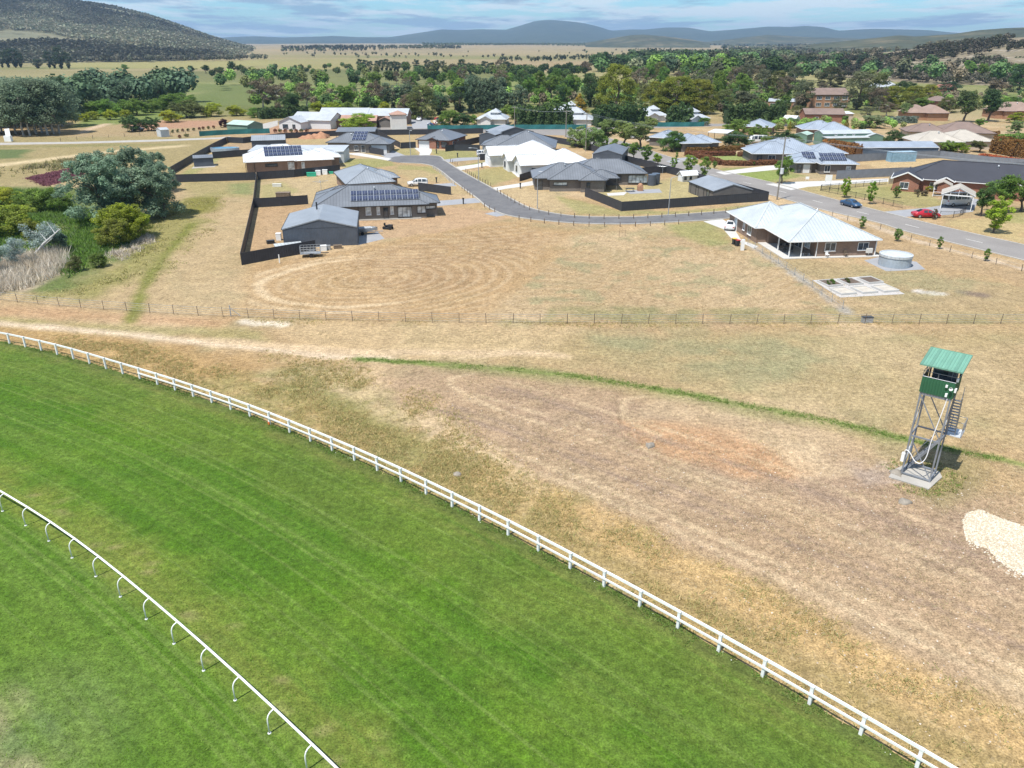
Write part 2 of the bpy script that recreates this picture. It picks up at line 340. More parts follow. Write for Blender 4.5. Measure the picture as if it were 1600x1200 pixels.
for o_, w_, c_, k_ in ((8.6, .35, PALE, .6), (9.9, .35, PALE, .55), (12.2, .4, (.25, .19, .14), .6), (13.6, .4, (.25, .19, .14), .5), (15.6, .3, PALE, .45), (17.0, .35, PALE, .5), (19.5, .5, (.26, .2, .15), .5), (21.2, .4, PALE, .4)):
    paint_line([(rw[i][0]+(o_-.08*max(0, 40-i)+.3*math.sin(i*.6+o_))*.72, rw[i][1]+(o_-.08*max(0, 40-i))*.69) for i in range(22, 42)], c_, w_*1.2, .2, .22, .6, min(1, k_*1.5), int(o_*7), .45, world=True)
for o_ in (1.6, 3.1):
    paint_line([(rw[i][0]+o_*.72, rw[i][1]+o_*.69) for i in range(6, 42)], (.42, .325, .17), .35, .25, .25, .5, .5, int(o_*9), .2, world=True)
# vacant lot inside the fence: mown swirls
paint_poly([(372, 492), (380, 418), (790, 345), (905, 362), (745, 500)], (.355, .25, .13), 2, 1.5, .2, .75, 41)
paint_poly([(560, 400), (780, 350), (850, 370), (760, 430), (640, 470), (560, 440)], (.275, .19, .105), 3, 3, .15, .6, 42, .2)
o = U(585, 436); ca, sa = math.cos(.35), math.sin(.35)
rx = (X-o.x)*ca+(Y-o.y)*sa; ry = -(X-o.x)*sa+(Y-o.y)*ca; rr = np.hypot(rx/1.75, ry/1.35)
lot = [tuple(U(a, b)[:2]) for a, b in [(385, 488), (400, 425), (700, 365), (800, 350), (880, 368), (745, 490)]]
lm = inside(X, Y, lot).astype(float)
mixc(lm*smooth(.55, .95, np.sin(rr*5.2+n2*2.5)*.5+.5)*.42, PALE)
mixc(lm*smooth(1.0, .0, np.abs(rr-8.6+(n2-.5)*1.5)/.8)*smooth(6, -4, rx)*.75, (.56, .46, .30)); mixc(lm*smooth(1, 0, np.abs(rr-10.2+(n2-.5))/.5)*smooth(3, -4, rx)*.65, (.56, .46, .30))
lot2 = [tuple(U(a, b)[:2]) for a, b in [(760, 495), (915, 368), (1150, 375), (1320, 488)]]
lm = inside(X, Y, lot2).astype(float); o2 = U(1000, 370); r2 = np.hypot(X-o2.x+20, (Y-o2.y+8)*1.3)
mixc(lm*.5, (.33, .255, .145)); mixc(lm*smooth(.6, .95, np.sin(r2*4.6+n1*5)*.5+.5)*.40, PALE); mixc(lm*smooth(.55, .7, fbm(X, Y, .3, 4, 77))*.6, GGRN)
paint_poly([(1040, 350), (1110, 345), (1150, 380), (1110, 385), (1060, 370)], LAWN, 1.5, 1.5, .3, .7, 43)
paint_poly([(860, 482), (930, 478), (1600, 488), (1600, 506), (840, 504)], (.22, .215, .10), .8, 1.0, .3, .7, 44, .2)
# west meadow and wetland
paint_poly([(285, 285), (398, 283), (376, 490), (0, 480), (0, 440), (150, 420), (240, 330)], (.36, .29, .165), 3, 3, .15, .7, 45)
paint_poly([(240, 320), (340, 300), (320, 350), (250, 420), (150, 460), (60, 462), (180, 410)], (.22, .215, .075), 2.5, 3, .2, .85, 46)
paint_poly([(290, 310), (345, 308), (335, 330), (290, 335)], (.165, .165, .035), 1.5, 1.5, .3, .8, 47)
paint_line([(203, 503), (212, 480), (222, 455), (238, 425), (270, 385), (300, 350)], (.155, .175, .04), 1.5, .8, .6, .4, .9, 48)
paint_poly([(280, 284), (398, 282), (394, 310), (300, 305)], (.27, .25, .11), 2, 2, .2, .7, 49)
paint_poly([(362, 288), (398, 286), (398, 305), (366, 302)], (.18, .22, .09), 1.5, 1.5, .3, .8, 50)
paint_poly([(-300, 300), (60, 290), (230, 300), (240, 365), (190, 410), (100, 452), (0, 462), (-300, 470)], (.105, .15, .045), 2.5, 3, .2, .95, 51)
paint_poly([(-60, 405), (90, 390), (110, 420), (40, 455), (-60, 460)], (.40, .34, .26), 1.5, 2, .3, .8, 52)
paint_poly([(168, 395), (235, 365), (240, 378), (190, 405)], (.36, .31, .26), 1, 1.5, .4, .8, 53)
paint_poly([(95, 375), (165, 365), (215, 378), (150, 400), (90, 390)], (.09, .22, .035), 1.5, 1.5, .3, .8, 54)
# open ground west of the estate, towards the gravel road
paint_poly([(-300, 215), (330, 212), (350, 225), (270, 278), (130, 290), (-300, 300)], (.27, .235, .115), 5, 4, .08, .9, 55)
paint_line([(-200, 275), (0, 258), (90, 247), (180, 237), (280, 228)], (.52, .44, .27), 5, 2, 1.5, .1, .9, 56)
paint_line([(-100, 232), (60, 229), (200, 226), (270, 226)], (.17, .18, .07), 5, 3, 2, .1, .7, 57)
paint_poly([(-60, 234), (50, 233), (40, 247), (-60, 250)], (.09, .14, .05), 2, 2, .2, .9, 58)
paint_poly([(38, 277), (130, 262), (130, 276), (70, 290)], (.115, .045, .055), 1.2, 1, .3, 1, 59)
paint_poly([(120, 195), (330, 190), (400, 200), (300, 214), (120, 214)], (.31, .25, .14), 4, 3, .1, .8, 60)
paint_poly([(170, 188), (350, 188), (345, 197), (220, 204)], (.36, .22, .145), 3, 2, .1, .9, 61)
paint_poly([(110, 172), (260, 170), (330, 182), (200, 192), (110, 200)], (.14, .20, .055), 4, 5, .05, .9, 62)
paint_line([(125, 208), (145, 200), (165, 194)], (.50, .40, .28), 3.5, 1.5, 1, .1, .9, 63)
paint_poly([(300, 130), (480, 135), (560, 165), (420, 180), (330, 172)], (.12, .15, .05), 8, 10, .02, .85, 64)
paint_poly([(-300, 100), (130, 112), (300, 108), (460, 118), (300, 128), (130, 122), (-300, 132)], (.26, .225, .11), 12, 16, .01, .8, 65)
paint_poly([(100, 97), (420, 94), (480, 100), (300, 107), (110, 105)], (.36, .33, .13), 15, 20, .008, .8, 66)
paint_poly([(250, 112), (560, 108), (800, 112), (860, 128), (560, 135), (300, 128)], (.13, .145, .055), 14, 20, .01, .75, 67)
paint_poly([(400, 92), (570, 92), (570, 106), (420, 110)], (.33, .30, .12), 15, 20, .008, .7, 68)
paint_poly([(790, 96), (925, 96), (925, 112), (800, 113)], (.40, .30, .17), 10, 15, .01, .8, 69)
paint_poly([(780, 122), (930, 122), (930, 142), (790, 144)], (.17, .20, .065), 8, 10, .02, .8, 70)
# yards
def yard(px, col=DRY, k=.8, amp=1.0): paint_poly(px, col, .8, amp, .3, k, 80+len(px))
yard([(382, 405), (398, 326), (482, 320), (470, 345), (440, 380)], (.36, .255, .145))
yard([(400, 322), (404, 286), (535, 272), (540, 290), (480, 318)], (.40, .33, .19)); yard([(404, 290), (440, 284), (470, 300), (406, 312)], LAWN, .5)
yard([(540, 345), (690, 322), (770, 330), (800, 340), (690, 362), (560, 380)], (.40, .285, .175))
yard([(285, 272), (330, 240), (400, 240), (400, 276)], (.36, .30, .155)); yard([(283, 273), (305, 255), (345, 235), (345, 248), (300, 274)], LAWN, .7)
yard([(330, 238), (360, 225), (410, 222), (400, 238)], (.33, .25, .16)); yard([(455, 216), (505, 214), (510, 224), (455, 224)], (.36, .29, .15))
yard([(535, 248), (600, 248), (620, 258), (540, 268)], LAWN); yard([(620, 262), (672, 262), (706, 284), (640, 282)], (.35, .29, .15)); yard([(622, 258), (675, 260), (700, 276), (660, 266), (622, 264)], LAWN, .6)
yard([(650, 292), (712, 288), (738, 304), (690, 304)], (.36, .29, .155)); yard([(612, 232), (648, 232), (656, 244), (620, 243)], LAWN, .6); yard([(672, 234), (745, 236), (748, 248), (695, 250), (680, 243)], LAWN, .75)
yard([(605, 211), (650, 210), (648, 222), (620, 225)], (.36, .29, .15)); yard([(716, 210), (748, 208), (748, 222), (720, 226)], (.36, .29, .15))
yard([(702, 262), (770, 250), (760, 258), (716, 262)], LAWN, .9); yard([(728, 270), (790, 258), (815, 275), (765, 290)], (.29, .275, .12)); yard([(770, 292), (860, 283), (870, 310), (960, 330), (860, 330), (800, 312)], (.41, .33, .19))
yard([(870, 306), (970, 330), (1060, 330), (1200, 318), (1195, 323), (1050, 335), (900, 336)], LAWN, .6)
yard([(915, 305), (1010, 288), (1080, 280), (1110, 310), (970, 325)], (.36, .33, .165)); yard([(1010, 290), (1070, 270), (1075, 285), (1020, 300)], (.34, .30, .15)); yard([(870, 215), (910, 225), (900, 232), (860, 224)], LAWN, .5)
yard([(975, 250), (1010, 262), (1000, 272), (970, 262)], (.42, .34, .21))
yard([(1040, 245), (1120, 260), (1110, 266), (1045, 252)], (.33, .30, .13)); yard([(1120, 262), (1210, 262), (1260, 275), (1200, 288), (1130, 270)], LAWN, .9); yard([(1135, 268), (1200, 265), (1240, 275), (1190, 285)], (.20, .275, .07), .7)
yard([(1080, 238), (1170, 242), (1180, 250), (1115, 254)], (.22, .29, .09), .9)
yard([(1225, 290), (1400, 279), (1440, 300), (1330, 312)], (.33, .295, .14)); yard([(1290, 296), (1420, 290), (1480, 320), (1440, 326)], LAWN, .6); yard([(1200, 300), (1225, 290), (1420, 332), (1380, 336)], (.37, .30, .155), .7)
yard([(1340, 254), (1470, 247), (1555, 256), (1480, 270), (1410, 272)], (.44, .345, .19), 1, .6)
yard([(1480, 344), (1600, 334), (1600, 380), (1480, 352)], (.40, .335, .17)); yard([(1560, 335), (1600, 320), (1600, 350), (1560, 345)], LAWN, .6)
yard([(1180, 360), (1240, 405), (1380, 405), (1600, 440), (1600, 415), (1400, 380), (1380, 350)], (.345, .26, .15), .8, 1.5)
yard([(1190, 395), (1380, 420), (1600, 450), (1600, 500), (1330, 495)], (.33, .27, .15), .7, 2)
paint_line([(1290, 332), (1360, 352), (1420, 373), (1510, 397), (1600, 420)], (.50, .42, .31), 1.6, .6, .6, .3, .8, 91); paint_line([(1168, 380), (1215, 410), (1265, 445), (1325, 488)], (.34, .335, .30), 1.3, .5, .5, .5, .8, 92)
paint_poly([(1270, 432), (1340, 470), (1420, 480), (1300, 480)], (.42, .32, .19), 1, 1.5, .3, .6, 93); paint_line([(1437, 456), (1468, 459)], (.55, .53, .48), 1.6, .3, .4, .6, 1, 94); paint_line([(1508, 457), (1536, 461)], (.19, .15, .115), 2.2, .5, .5, .6, .9, 95)
paint_poly([(1280, 442), (1430, 420), (1560, 440), (1440, 470)], GGRN, 1.5, 2, .3, .5, 96, .2)
yard([(1400, 160), (1600, 165), (1600, 190), (1400, 188)], (.38, .315, .19), .6, 4); yard([(640, 186), (670, 184), (672, 202), (650, 204)], (.30, .23, .17)); yard([(400, 195), (530, 198), (640, 200), (640, 208), (400, 212)], (.36, .23, .15), .9, 2)
yard([(1530, 206), (1600, 203), (1600, 212), (1540, 214)], (.40, .33, .2)); yard([(1480, 272), (1600, 266), (1600, 285), (1520, 285)], (.48, .42, .3), .8)
C *= np.where((Y < 420)[:, None], np.array([[.985, .93, .915]]), 1.0)
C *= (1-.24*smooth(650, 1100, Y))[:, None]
gm = bpy.data.meshes.new('ground'); nr = len(ys)
gm.vertices.add(X.size); gm.vertices.foreach_set('co', np.stack([X, Y, GZ.ravel()], 1).ravel())
ii = np.arange(X.size).reshape(nr, NC); q = np.stack([ii[:-1, :-1], ii[:-1, 1:], ii[1:, 1:], ii[1:, :-1]], -1).reshape(-1, 4)
gm.loops.add(q.size); gm.loops.foreach_set('vertex_index', q.ravel()); gm.polygons.add(len(q)); gm.polygons.foreach_set('loop_start', np.arange(0, q.size, 4)); gm.polygons.foreach_set('loop_total', np.full(len(q), 4))
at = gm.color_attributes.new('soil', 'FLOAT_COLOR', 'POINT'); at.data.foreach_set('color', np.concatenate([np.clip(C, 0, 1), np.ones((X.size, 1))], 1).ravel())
gm.update(); gm.validate()
m, nt, n, b = newmat('paddock_ground'); setb(b, .95, 0, .1)
a = n.new('ShaderNodeAttribute'); a.attribute_name = 'soil'; cc = a.outputs['Color']
for sc, lo, hi, de in ((.55, .80, 1.16, 5), (2.4, .62, 1.30, 6), (9, .50, 1.42, 4)):
    f = nrange(nt, nnoise(nt, sc, de), .30, .70, lo, hi)
    cb = n.new('ShaderNodeCombineColor'); [nt.links.new(f, cb.inputs[i]) for i in range(3)]
    cc = nmix(nt, 1.0, cc, cb.outputs[0], 'MULTIPLY')
cc = nmix(nt, nrange(nt, nnoise(nt, 1.7, 4), .58, .72, 0, .35), cc, (.47, .38, .25)); cc = nmix(nt, nrange(nt, nnoise(nt, 7.5, 3), .60, .70, 0, .28), cc, (.15, .13, .07))
nt.links.new(cc, b.inputs['Base Color']); nbump(nt, b, nnoise(nt, 9, 5), .55, .10); M['ground'] = m
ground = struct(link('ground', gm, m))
# ------------------------------------------------------------------ racecourse turf
def resample(pts, step):
    out = [Vector(pts[0])]; acc = 0
    for p, q2 in zip(pts, pts[1:]):
        p, q2 = Vector(p), Vector(q2); l = (q2-p).length; t = step-acc
        while t <= l: out.append(p+(q2-p)*(t/l)); t += step
        acc = l-(t-step)
    return out
def catmull(pts, n=6):
    P = [Vector(p) for p in pts]; out = []
    for i in range(len(P)-1):
        p0, p1, p2, p3 = P[max(i-1, 0)], P[i], P[i+1], P[min(i+2, len(P)-1)]
        for k in range(n):
            t = k/n; out.append(.5*((2*p1)+(p2-p0)*t+(2*p0-5*p1+4*p2-p3)*t*t+(3*p1-p0-3*p2+p3)*t**3))
    return out+[P[-1]]
railw = [U(a, b) for a, b in RAIL]
# smooth the hand-read post positions a little, the rail is a fair curve
for _ in range(3): railw = [railw[0]]+[(railw[i-1]+railw[i]*2+railw[i+1])/4 for i in range(1, len(railw)-1)]+[railw[-1]]
rl = resample(catmull(railw, 5), .6); dirv = Vector((-.62, -.78, 0))
steps = [i*.6 for i in range(150)]; mb = MB()
P = np.array([[(p+dirv*(s-.15))[:2] for s in steps] for p in rl]); rp = np.array([p[:2] for p in rl])
flat = P.reshape(-1, 2); best = np.full(len(flat), 1e9); bi = np.zeros(len(flat))
for k in range(0, len(rp)-1): 
    dd = np.hypot(flat[:, 0]-rp[k, 0], flat[:, 1]-rp[k, 1]); w = dd < best; best[w] = dd[w]; bi[w] = k*.6
tm = bpy.data.meshes.new('racetrack_turf'); nn, mmm = len(rl), len(steps)
wob = (fbm(flat[:, 0], flat[:, 1], .9, 3, 4)-.5)*.5; flat = flat+np.where((best < .3)[:, None], wob[:, None]*np.array([[.62, .78]]), 0)
tm.vertices.add(len(flat)); tm.vertices.foreach_set('co', np.concatenate([flat, np.full((len(flat), 1), .006)], 1).ravel())
ii = np.arange(len(flat)).reshape(nn, mmm); q = np.stack([ii[:-1, :-1], ii[:-1, 1:], ii[1:, 1:], ii[1:, :-1]], -1).reshape(-1, 4)[:, ::-1]
tm.loops.add(q.size); tm.loops.foreach_set('vertex_index', q.ravel()); tm.polygons.add(len(q)); tm.polygons.foreach_set('loop_start', np.arange(0, q.size, 4)); tm.polygons.foreach_set('loop_total', np.full(len(q), 4))
ul = tm.uv_layers.new(name='UVMap'); uvs = np.stack([bi, best], 1)[q.ravel()]; ul.data.foreach_set('uv', uvs.ravel())
tcol = np.zeros((len(flat), 3)); tcol[:] = (.088, .176, .013); fx, fy = flat[:, 0], flat[:, 1]
def tmix(mk, col): 
    mk = np.clip(mk, 0, 1)[:, None]; tcol[:] = tcol*(1-mk)+np.array(col)*mk
irw = [tuple(U(a, b)[:2]) for a, b in [(-120, 725), (-70, 755), (-30, 778), (5.6, 799), (41, 821), (77.6, 844.5), (114, 872), (151, 900), (188, 932), (230, 967.5), (271.5, 1005), (320, 1050), (367.5, 1093), (421, 1145.6), (481, 1203), (545, 1265), (610, 1330)]]
di = segdist(fx, fy, irw); side = inside(fx, fy, irw+[(-80, -60), (-200, 40)])
tmix(smooth(.35, .7, fbm(fx, fy, .12, 4, 61))*.6, (.058, .135, .012)); tmix(smooth(.5, .72, fbm(fx, fy, .25, 4, 62))*.6, (.13, .20, .026))
tmix(smooth(2.6, .3, best+(fbm(fx, fy, .6, 3, 63)-.5)*2.4)*.7, (.175, .18, .05)); tmix(smooth(.9, .3, best)*.65, (.07, .115, .025)); tmix(smooth(4.5, 2.0, np.abs(best-3.4)+(fbm(fx, fy, .5, 3, 64)-.5)*5)*.22, (.20, .18, .06))
tmix(np.where(side, 0, smooth(3.2, .2, np.abs(di-1.4)+(fbm(fx, fy, .5, 4, 65)-.5)*4)*.62), (.215, .23, .05)); tmix(np.where(side, 0, smooth(.68, .8, fbm(fx, fy, 1.6, 3, 66))*smooth(5, 1, di)*.8), (.32, .27, .12))
tmix(np.where(side, .35, 0), (.085, .16, .024))
pc = [tuple(U(a, b)[:2]) for a, b in [(-60, 1050), (15, 1085), (60, 1160), (110, 1230), (-60, 1260)]]
dd = segdist(fx, fy, pc+[pc[0]]); dd = np.where(inside(fx, fy, pc), dd, -dd)+(fbm(fx, fy, .9, 4, 67)-.5)*2.2; tmix(smooth(-.5, .7, dd)*.75, (.36, .30, .17))
dd = np.hypot(fx-U(45, 1150).x, fy-U(45, 1150).y); tmix(smooth(1.9, .6, dd+(fbm(fx, fy, 1.2, 3, 68)-.5)*1.6)*.9, (.085, .16, .035)); tmix(smooth(7, 2, dd)*.4, (.20, .24, .10))
at = tm.color_attributes.new('sward', 'FLOAT_COLOR', 'POINT'); at.data.foreach_set('color', np.concatenate([tcol, np.ones((len(flat), 1))], 1).ravel()); tm.update()
m, nt, n, b = newmat('mown_turf'); setb(b, .9, 0, .15)
a = n.new('ShaderNodeAttribute'); a.attribute_name = 'sward'; cc = a.outputs['Color']
st = nnoise(nt, 1.0, 3, 'UV', .6, (.012, .62, 1)); cc = nmix(nt, nrange(nt, st, .48, .62, 0, .6), cc, (.125, .205, .032))
st2 = nnoise(nt, 1.0, 2, 'UV', .5, (.01, 2.2, 1)); cc = nmix(nt, nrange(nt, st2, .56, .66, 0, .42), cc, (.18, .25, .06)); st3 = nnoise(nt, 1.0, 2, 'UV', .5, (.03, 1.1, 4)); cc = nmix(nt, nrange(nt, st3, .56, .7, 0, .4), cc, (.055, .12, .014))
for sc, lo, hi in ((.8, .76, 1.10), (2.6, .60, 1.22), (9, .52, 1.24)):
    f = nrange(nt, nnoise(nt, sc, 4), .30, .70, lo, hi); cb = n.new('ShaderNodeCombineColor'); [nt.links.new(f, cb.inputs[i]) for i in range(3)]
    cc = nmix(nt, 1.0, cc, cb.outputs[0], 'MULTIPLY')
nt.links.new(cc, b.inputs['Base Color']); nbump(nt, b, nnoise(nt, 14, 5), .6, .06)
struct(link('racetrack_turf', tm, m))
# ------------------------------------------------------------------ hills and ranges
def ridge_sheet(name, prof, r_of, depth, colr, base_drop=6, seed=1, rough=.12, nu=220, nv=44, back=.5):
    # prof: skyline as (px, py) read off the photo; r_of: how far away the crest stands; the slope comes forward by depth
    xs = [p[0] for p in prof]; yv = [p[1] for p in prof]
    mbv = []; u = np.linspace(xs[0], xs[-1], nu); sk = np.interp(u, xs, yv); ux = (u-800)/FPX; vz = (600-sk)/FPX
    dx, dy, dz = ux, CT+vz*ST, -ST+vz*CT; hl = np.hypot(dx, dy); rc = np.interp(u, xs, [r_of(x) for x in xs]) if callable(r_of) else np.full(nu, r_of)
    crest = HC+dz/hl*rc; az = np.arctan2(dx, dy); V = []
    nb = int(nv*back)
    for j in range(nv+nb):
        t = j/(nv-1) if j < nv else 1+(j-nv+1)/nb
        rad = rc-depth*(1-t) if t <= 1 else rc+depth*.6*(t-1)
        px_, py_ = rad*np.sin(az), rad*np.cos(az)
        s = t*t*(3-2*t) if t <= 1 else 1-(t-1)**1.5
        s = .35*min(t, 1)+.65*s if t <= 1 else s
        w = 4*t*(1-t) if t <= 1 else 0
        hz = -base_drop+(crest+base_drop)*s+w*(fbm(px_, py_, 3.2/depth, 4, seed)-.5)*np.maximum(crest, 20)*rough*6
        V.append(np.stack([px_, py_, hz], 1))
    V = np.array(V); nvv = V.shape[0]; me = bpy.data.meshes.new(name); me.vertices.add(nvv*nu); me.vertices.foreach_set('co', V.reshape(-1, 3).ravel())
    ii = np.arange(nvv*nu).reshape(nvv, nu); q = np.stack([ii[:-1, :-1], ii[:-1, 1:], ii[1:, 1:], ii[1:, :-1]], -1).reshape(-1, 4)
    me.loops.add(q.size); me.loops.foreach_set('vertex_index', q.ravel()); me.polygons.add(len(q)); me.polygons.foreach_set('loop_start', np.arange(0, q.size, 4)); me.polygons.foreach_set('loop_total', np.full(len(q), 4))
    me.update(); me.polygons.foreach_set('use_smooth', [True]*len(q))
    return struct(link(name, me, colr)), V
def hillmat(name, a, b2, c, s1, s2):
    m, nt, n, b = newmat(name); setb(b, 1, 0, .05)
    cc = nmix(nt, nrange(nt, nnoise(nt, s1, 6, rough=.65), .40, .60), a, b2); cc = nmix(nt, nrange(nt, nnoise(nt, s2, 5, rough=.7), .52, .66), cc, c)
    cc = nmix(nt, nrange(nt, nnoise(nt, s2*4, 4), .5, .62, 0, .7), cc, tuple(x*.5 for x in a)); nt.links.new(cc, b.inputs['Base Color']); return m
hm_far = hillmat('far_forest', (.045, .062, .045), (.06, .078, .055), (.085, .095, .065), .0012, .004)
hm_mid = hillmat('wooded_ridge', (.055, .065, .04), (.085, .09, .055), (.20, .165, .10), .003, .007)
hm_lft = hillmat('bush_slope', (.16, .16, .105), (.20, .19, .125), (.29, .25, .15), .004, .008); hm_rck = hillmat('rocky_slope', (.24, .20, .14), (.17, .15, .095), (.36, .32, .26), .012, .05)
ridge_sheet('mountain_range', [(-500, 66), (300, 62), (360, 58), (400, 56.5), (440, 58.5), (500, 57), (520, 56), (560, 58), (610, 58), (650, 52), (690, 46), (720, 47), (750, 45.5), (790, 46.5), (820, 38), (835, 33), (855, 31), (875, 32), (905, 35), (930, 40), (955, 48), (985, 46), (1010, 46), (1040, 43), (1075, 43), (1110, 49), (1150, 46), (1200, 41.5), (1235, 42), (1260, 40.5), (1285, 42), (1310, 48), (1340, 46), (1370, 45), (1410, 46), (1450, 47), (1480, 50), (1560, 56), (2100, 62)], 11000, 3800, hm_far, 20, 3, .05, 420)
ridge_sheet('ridge', [(915, 67), (950, 61), (985, 55), (1005, 54), (1040, 57), (1080, 62), (1110, 67)], 4600, 700, hm_mid, 6, 5, .06)
ridge_sheet('ridge', [(1090, 67), (1140, 61), (1200, 54), (1260, 58), (1330, 60), (1400, 63), (1460, 67)], 6200, 1500, hm_mid, 6, 6, .06)
ridge_sheet('ridge', [(1240, 72), (1300, 66), (1360, 60), (1405, 55), (1430, 57), (1490, 53), (1530, 47), (1570, 44), (1620, 42), (1750, 36), (2050, 30)], 3000, 1300, hm_mid, 8, 7, .06)
_, HV_R = ridge_sheet('hill', [(1240, 100), (1300, 90), (1350, 84), (1400, 80), (1450, 74), (1500, 68), (1550, 62), (1600, 58), (1680, 50), (1800, 46), (2000, 48)], 1150, 520, hm_rck, 4, 9, .05)
_, HV_L = ridge_sheet('hill', [(-420, -28), (-250, -22), (-150, -16), (0, -7), (60, -3), (90, 2), (130, 8), (180, 14), (230, 26), (255, 34), (290, 46), (330, 60), (370, 71), (405, 79), (440, 85), (480, 90)], 3500, 2150, hm_lft, 6, 12, .05, 260, 70)
# ------------------------------------------------------------------ roads, kerbs, driveways
m, nt, n, b = newmat('asphalt'); setb(b, .9, 0, .25)
cc = nmix(nt, nrange(nt, nnoise(nt, .25, 5), .3, .7), (.115, .115, .12), (.175, .172, .172)); cc = nmix(nt, nrange(nt, nnoise(nt, 1.3, 5), .45, .7, 0, .6), cc, (.095, .094, .098)); nt.links.new(cc, b.inputs['Base Color']); M['asph'] = m
m, nt, n, b = newmat('worn_asphalt'); setb(b, .92, 0, .2)
cc = nmix(nt, nrange(nt, nnoise(nt, .2, 5), .3, .7), (.215, .20, .19), (.27, .255, .24)); cc = nmix(nt, nrange(nt, nnoise(nt, 5, 4), .4, .7, 0, .5), cc, (.18, .165, .155)); nt.links.new(cc, b.inputs['Base Color']); M['asph2'] = m
M['gravel'] = plain('gravel_road', (.36, .34, .31), .95, var=.15, scale=.5)
def sheet(name, pts, m, z, kind=True):
    mb = MB(); mb.face([(p.x, p.y, z) for p in pts], [(p.x, p.y) for p in pts]); o = mb.build(name, m)
    bm = bmesh.new(); bm.from_mesh(o.data); bmesh.ops.triangulate(bm, faces=bm.faces); bm.to_mesh(o.data); bm.free()
    for p in o.data.polygons:
        if p.normal.z < 0: o.data.flip_normals(); break
    return struct(o) if kind else o
def strip(name, L1, L2, m, z, h=0):    # ribbon between two world polylines of equal length
    mb = MB()
    for i in range(len(L1)-1):
        a, b2, c2, d2 = L1[i], L1[i+1], L2[i+1], L2[i]
        mb.face([(p.x, p.y, z) for p in (a, b2, c2, d2)], [(p.x, p.y) for p in (a, b2, c2, d2)])
    o = mb.build(name, m)
    if o.data.polygons[0].normal.z < 0: o.data.flip_normals()
    return struct(o)
def kerb(pts, w=.35, h=.11, name='kerb'):
    mb = MB(); P = resample(pts, 2.0)
    for i in range(len(P)-1):
        t = (P[i+1]-P[i]).normalized(); s = Vector((-t.y, t.x, 0))*w/2
        t2 = (P[min(i+2, len(P)-1)]-P[i+1]); t2 = t2.normalized() if t2.length > 1e-6 else t; s2 = Vector((-t2.y, t2.x, 0))*w/2
        a, b2 = P[i], P[i+1]; z = Vector((0, 0, h))
        mb.face([a+s+z, a-s+z, b2-s2+z, b2+s2+z][::-1]); mb.face([a-s, a-s+z, b2-s2+z, b2-s2][::-1]); mb.face([a+s+z, a+s, b2+s2, b2+s2+z][::-1])
    return struct(mb.build(name, M['conc']))
RT = [(607, 247.5), (616, 244.5), (649, 243), (684.5, 244), (695, 251), (720, 267), (742, 279.5), (765, 292), (803, 313), (828, 325), (860, 332.5), (890, 337), (925, 339), (965, 339.5), (1000, 339), (1050, 336), (1100, 332.7), (1150, 329), (1200, 324), (1232, 318)]
RB = [(606, 251), (621, 254), (640, 255), (660, 256), (677, 260), (690, 268), (706, 281), (722, 293), (742, 307.5), (758, 321), (775, 330.5), (792, 336.5), (820, 341.5), (855, 345.5), (900, 349), (950, 350.5), (1000, 350), (1050, 347.5), (1110, 344), (1160, 339), (1200, 335.5), (1275, 327)]
rt = resample(catmull(PL(RT), 5), 1.0); rb = resample(catmull(PL(RB), 5), 1.0)
def even(pts, n):
    ln = [0.0]
    for a, b2 in zip(pts, pts[1:]): ln.append(ln[-1]+(b2-a).length)
    out = []
    for k in range(n):
        t = ln[-1]*k/(n-1); i = max(j for j in range(len(ln)) if ln[j] <= t+1e-9); i = min(i, len(pts)-2); f = (t-ln[i])/max(ln[i+1]-ln[i], 1e-9); out.append(pts[i]+(pts[i+1]-pts[i])*f)
    return out
strip('street', even(rt, 90), even(rb, 90), M['asph'], .010)
kerb(rt[6:-6]); kerb(rb[6:-14])
BT = PL([(905, 206), (930, 211), (985, 225), (1040, 243.5), (1109, 263), (1206, 285.5), (1300, 311), (1406, 338), (1462, 352), (1600, 383), (1760, 418)]); BB = PL([(880, 213), (920, 225), (972, 240), (1030, 259), (1085, 276), (1205, 305), (1275, 325.5), (1372, 348), (1412, 361), (1506, 384), (1600, 407), (1760, 447)])
bt, bbm = even(resample(catmull(BT, 4), 1.5), 80), even(resample(catmull(BB, 4), 1.5), 80)
strip('street', bt, bbm, M['asph2'], .005); kerb(bt[5:-1]); kerb(bbm[48:-1]); kerb(bbm[3:34])
strip('main_road', even(PL([(560, 201), (640, 196.5), (740, 200), (840, 200), (900, 199), (1010, 194), (1140, 193)]), 30), even(PL([(560, 204.5), (640, 203), (740, 206), (850, 211), (900, 212), (1010, 200), (1140, 197)]), 30), M['asph2'], .004)
strip('road', even(PL([(-300, 226), (0, 223), (120, 221.5), (250, 218), (345, 214.5), (360, 213)]), 30), even(PL([(-300, 230), (0, 226.5), (120, 224.5), (250, 221), (345, 217), (360, 215)]), 30), M['gravel'], .005)
strip('car_park', even(PL([(641, 185), (672, 184)]), 2), even(PL([(645, 201), (674, 200)]), 2), M['conc_gr'], .008)
mbd = MB()
for k in range(9):                     # centre-line dashes on the cross street
    i = 34+k*5; a = (bt[i]+bbm[i])/2; b2 = (bt[i+2]+bbm[i+2])/2; t = (b2-a).normalized(); s = Vector((-t.y, t.x, 0))*.07
    mbd.face([(p.x, p.y, .011) for p in (a-s, a+t*3-s, a+t*3+s, a+s)])
struct(mbd.build('road_marking', M['offwhite']))
def drive(pts, m='conc_lt', z=.014): return sheet('driveway', PL(pts), M[m], z)
drive([(647, 231), (674, 231), (675, 236), (671, 243), (655, 243.3), (656, 238)]); drive([(584, 234), (609, 233), (634, 243.2), (616, 244.8), (606, 248), (596, 243)], 'conc_gr', .013)
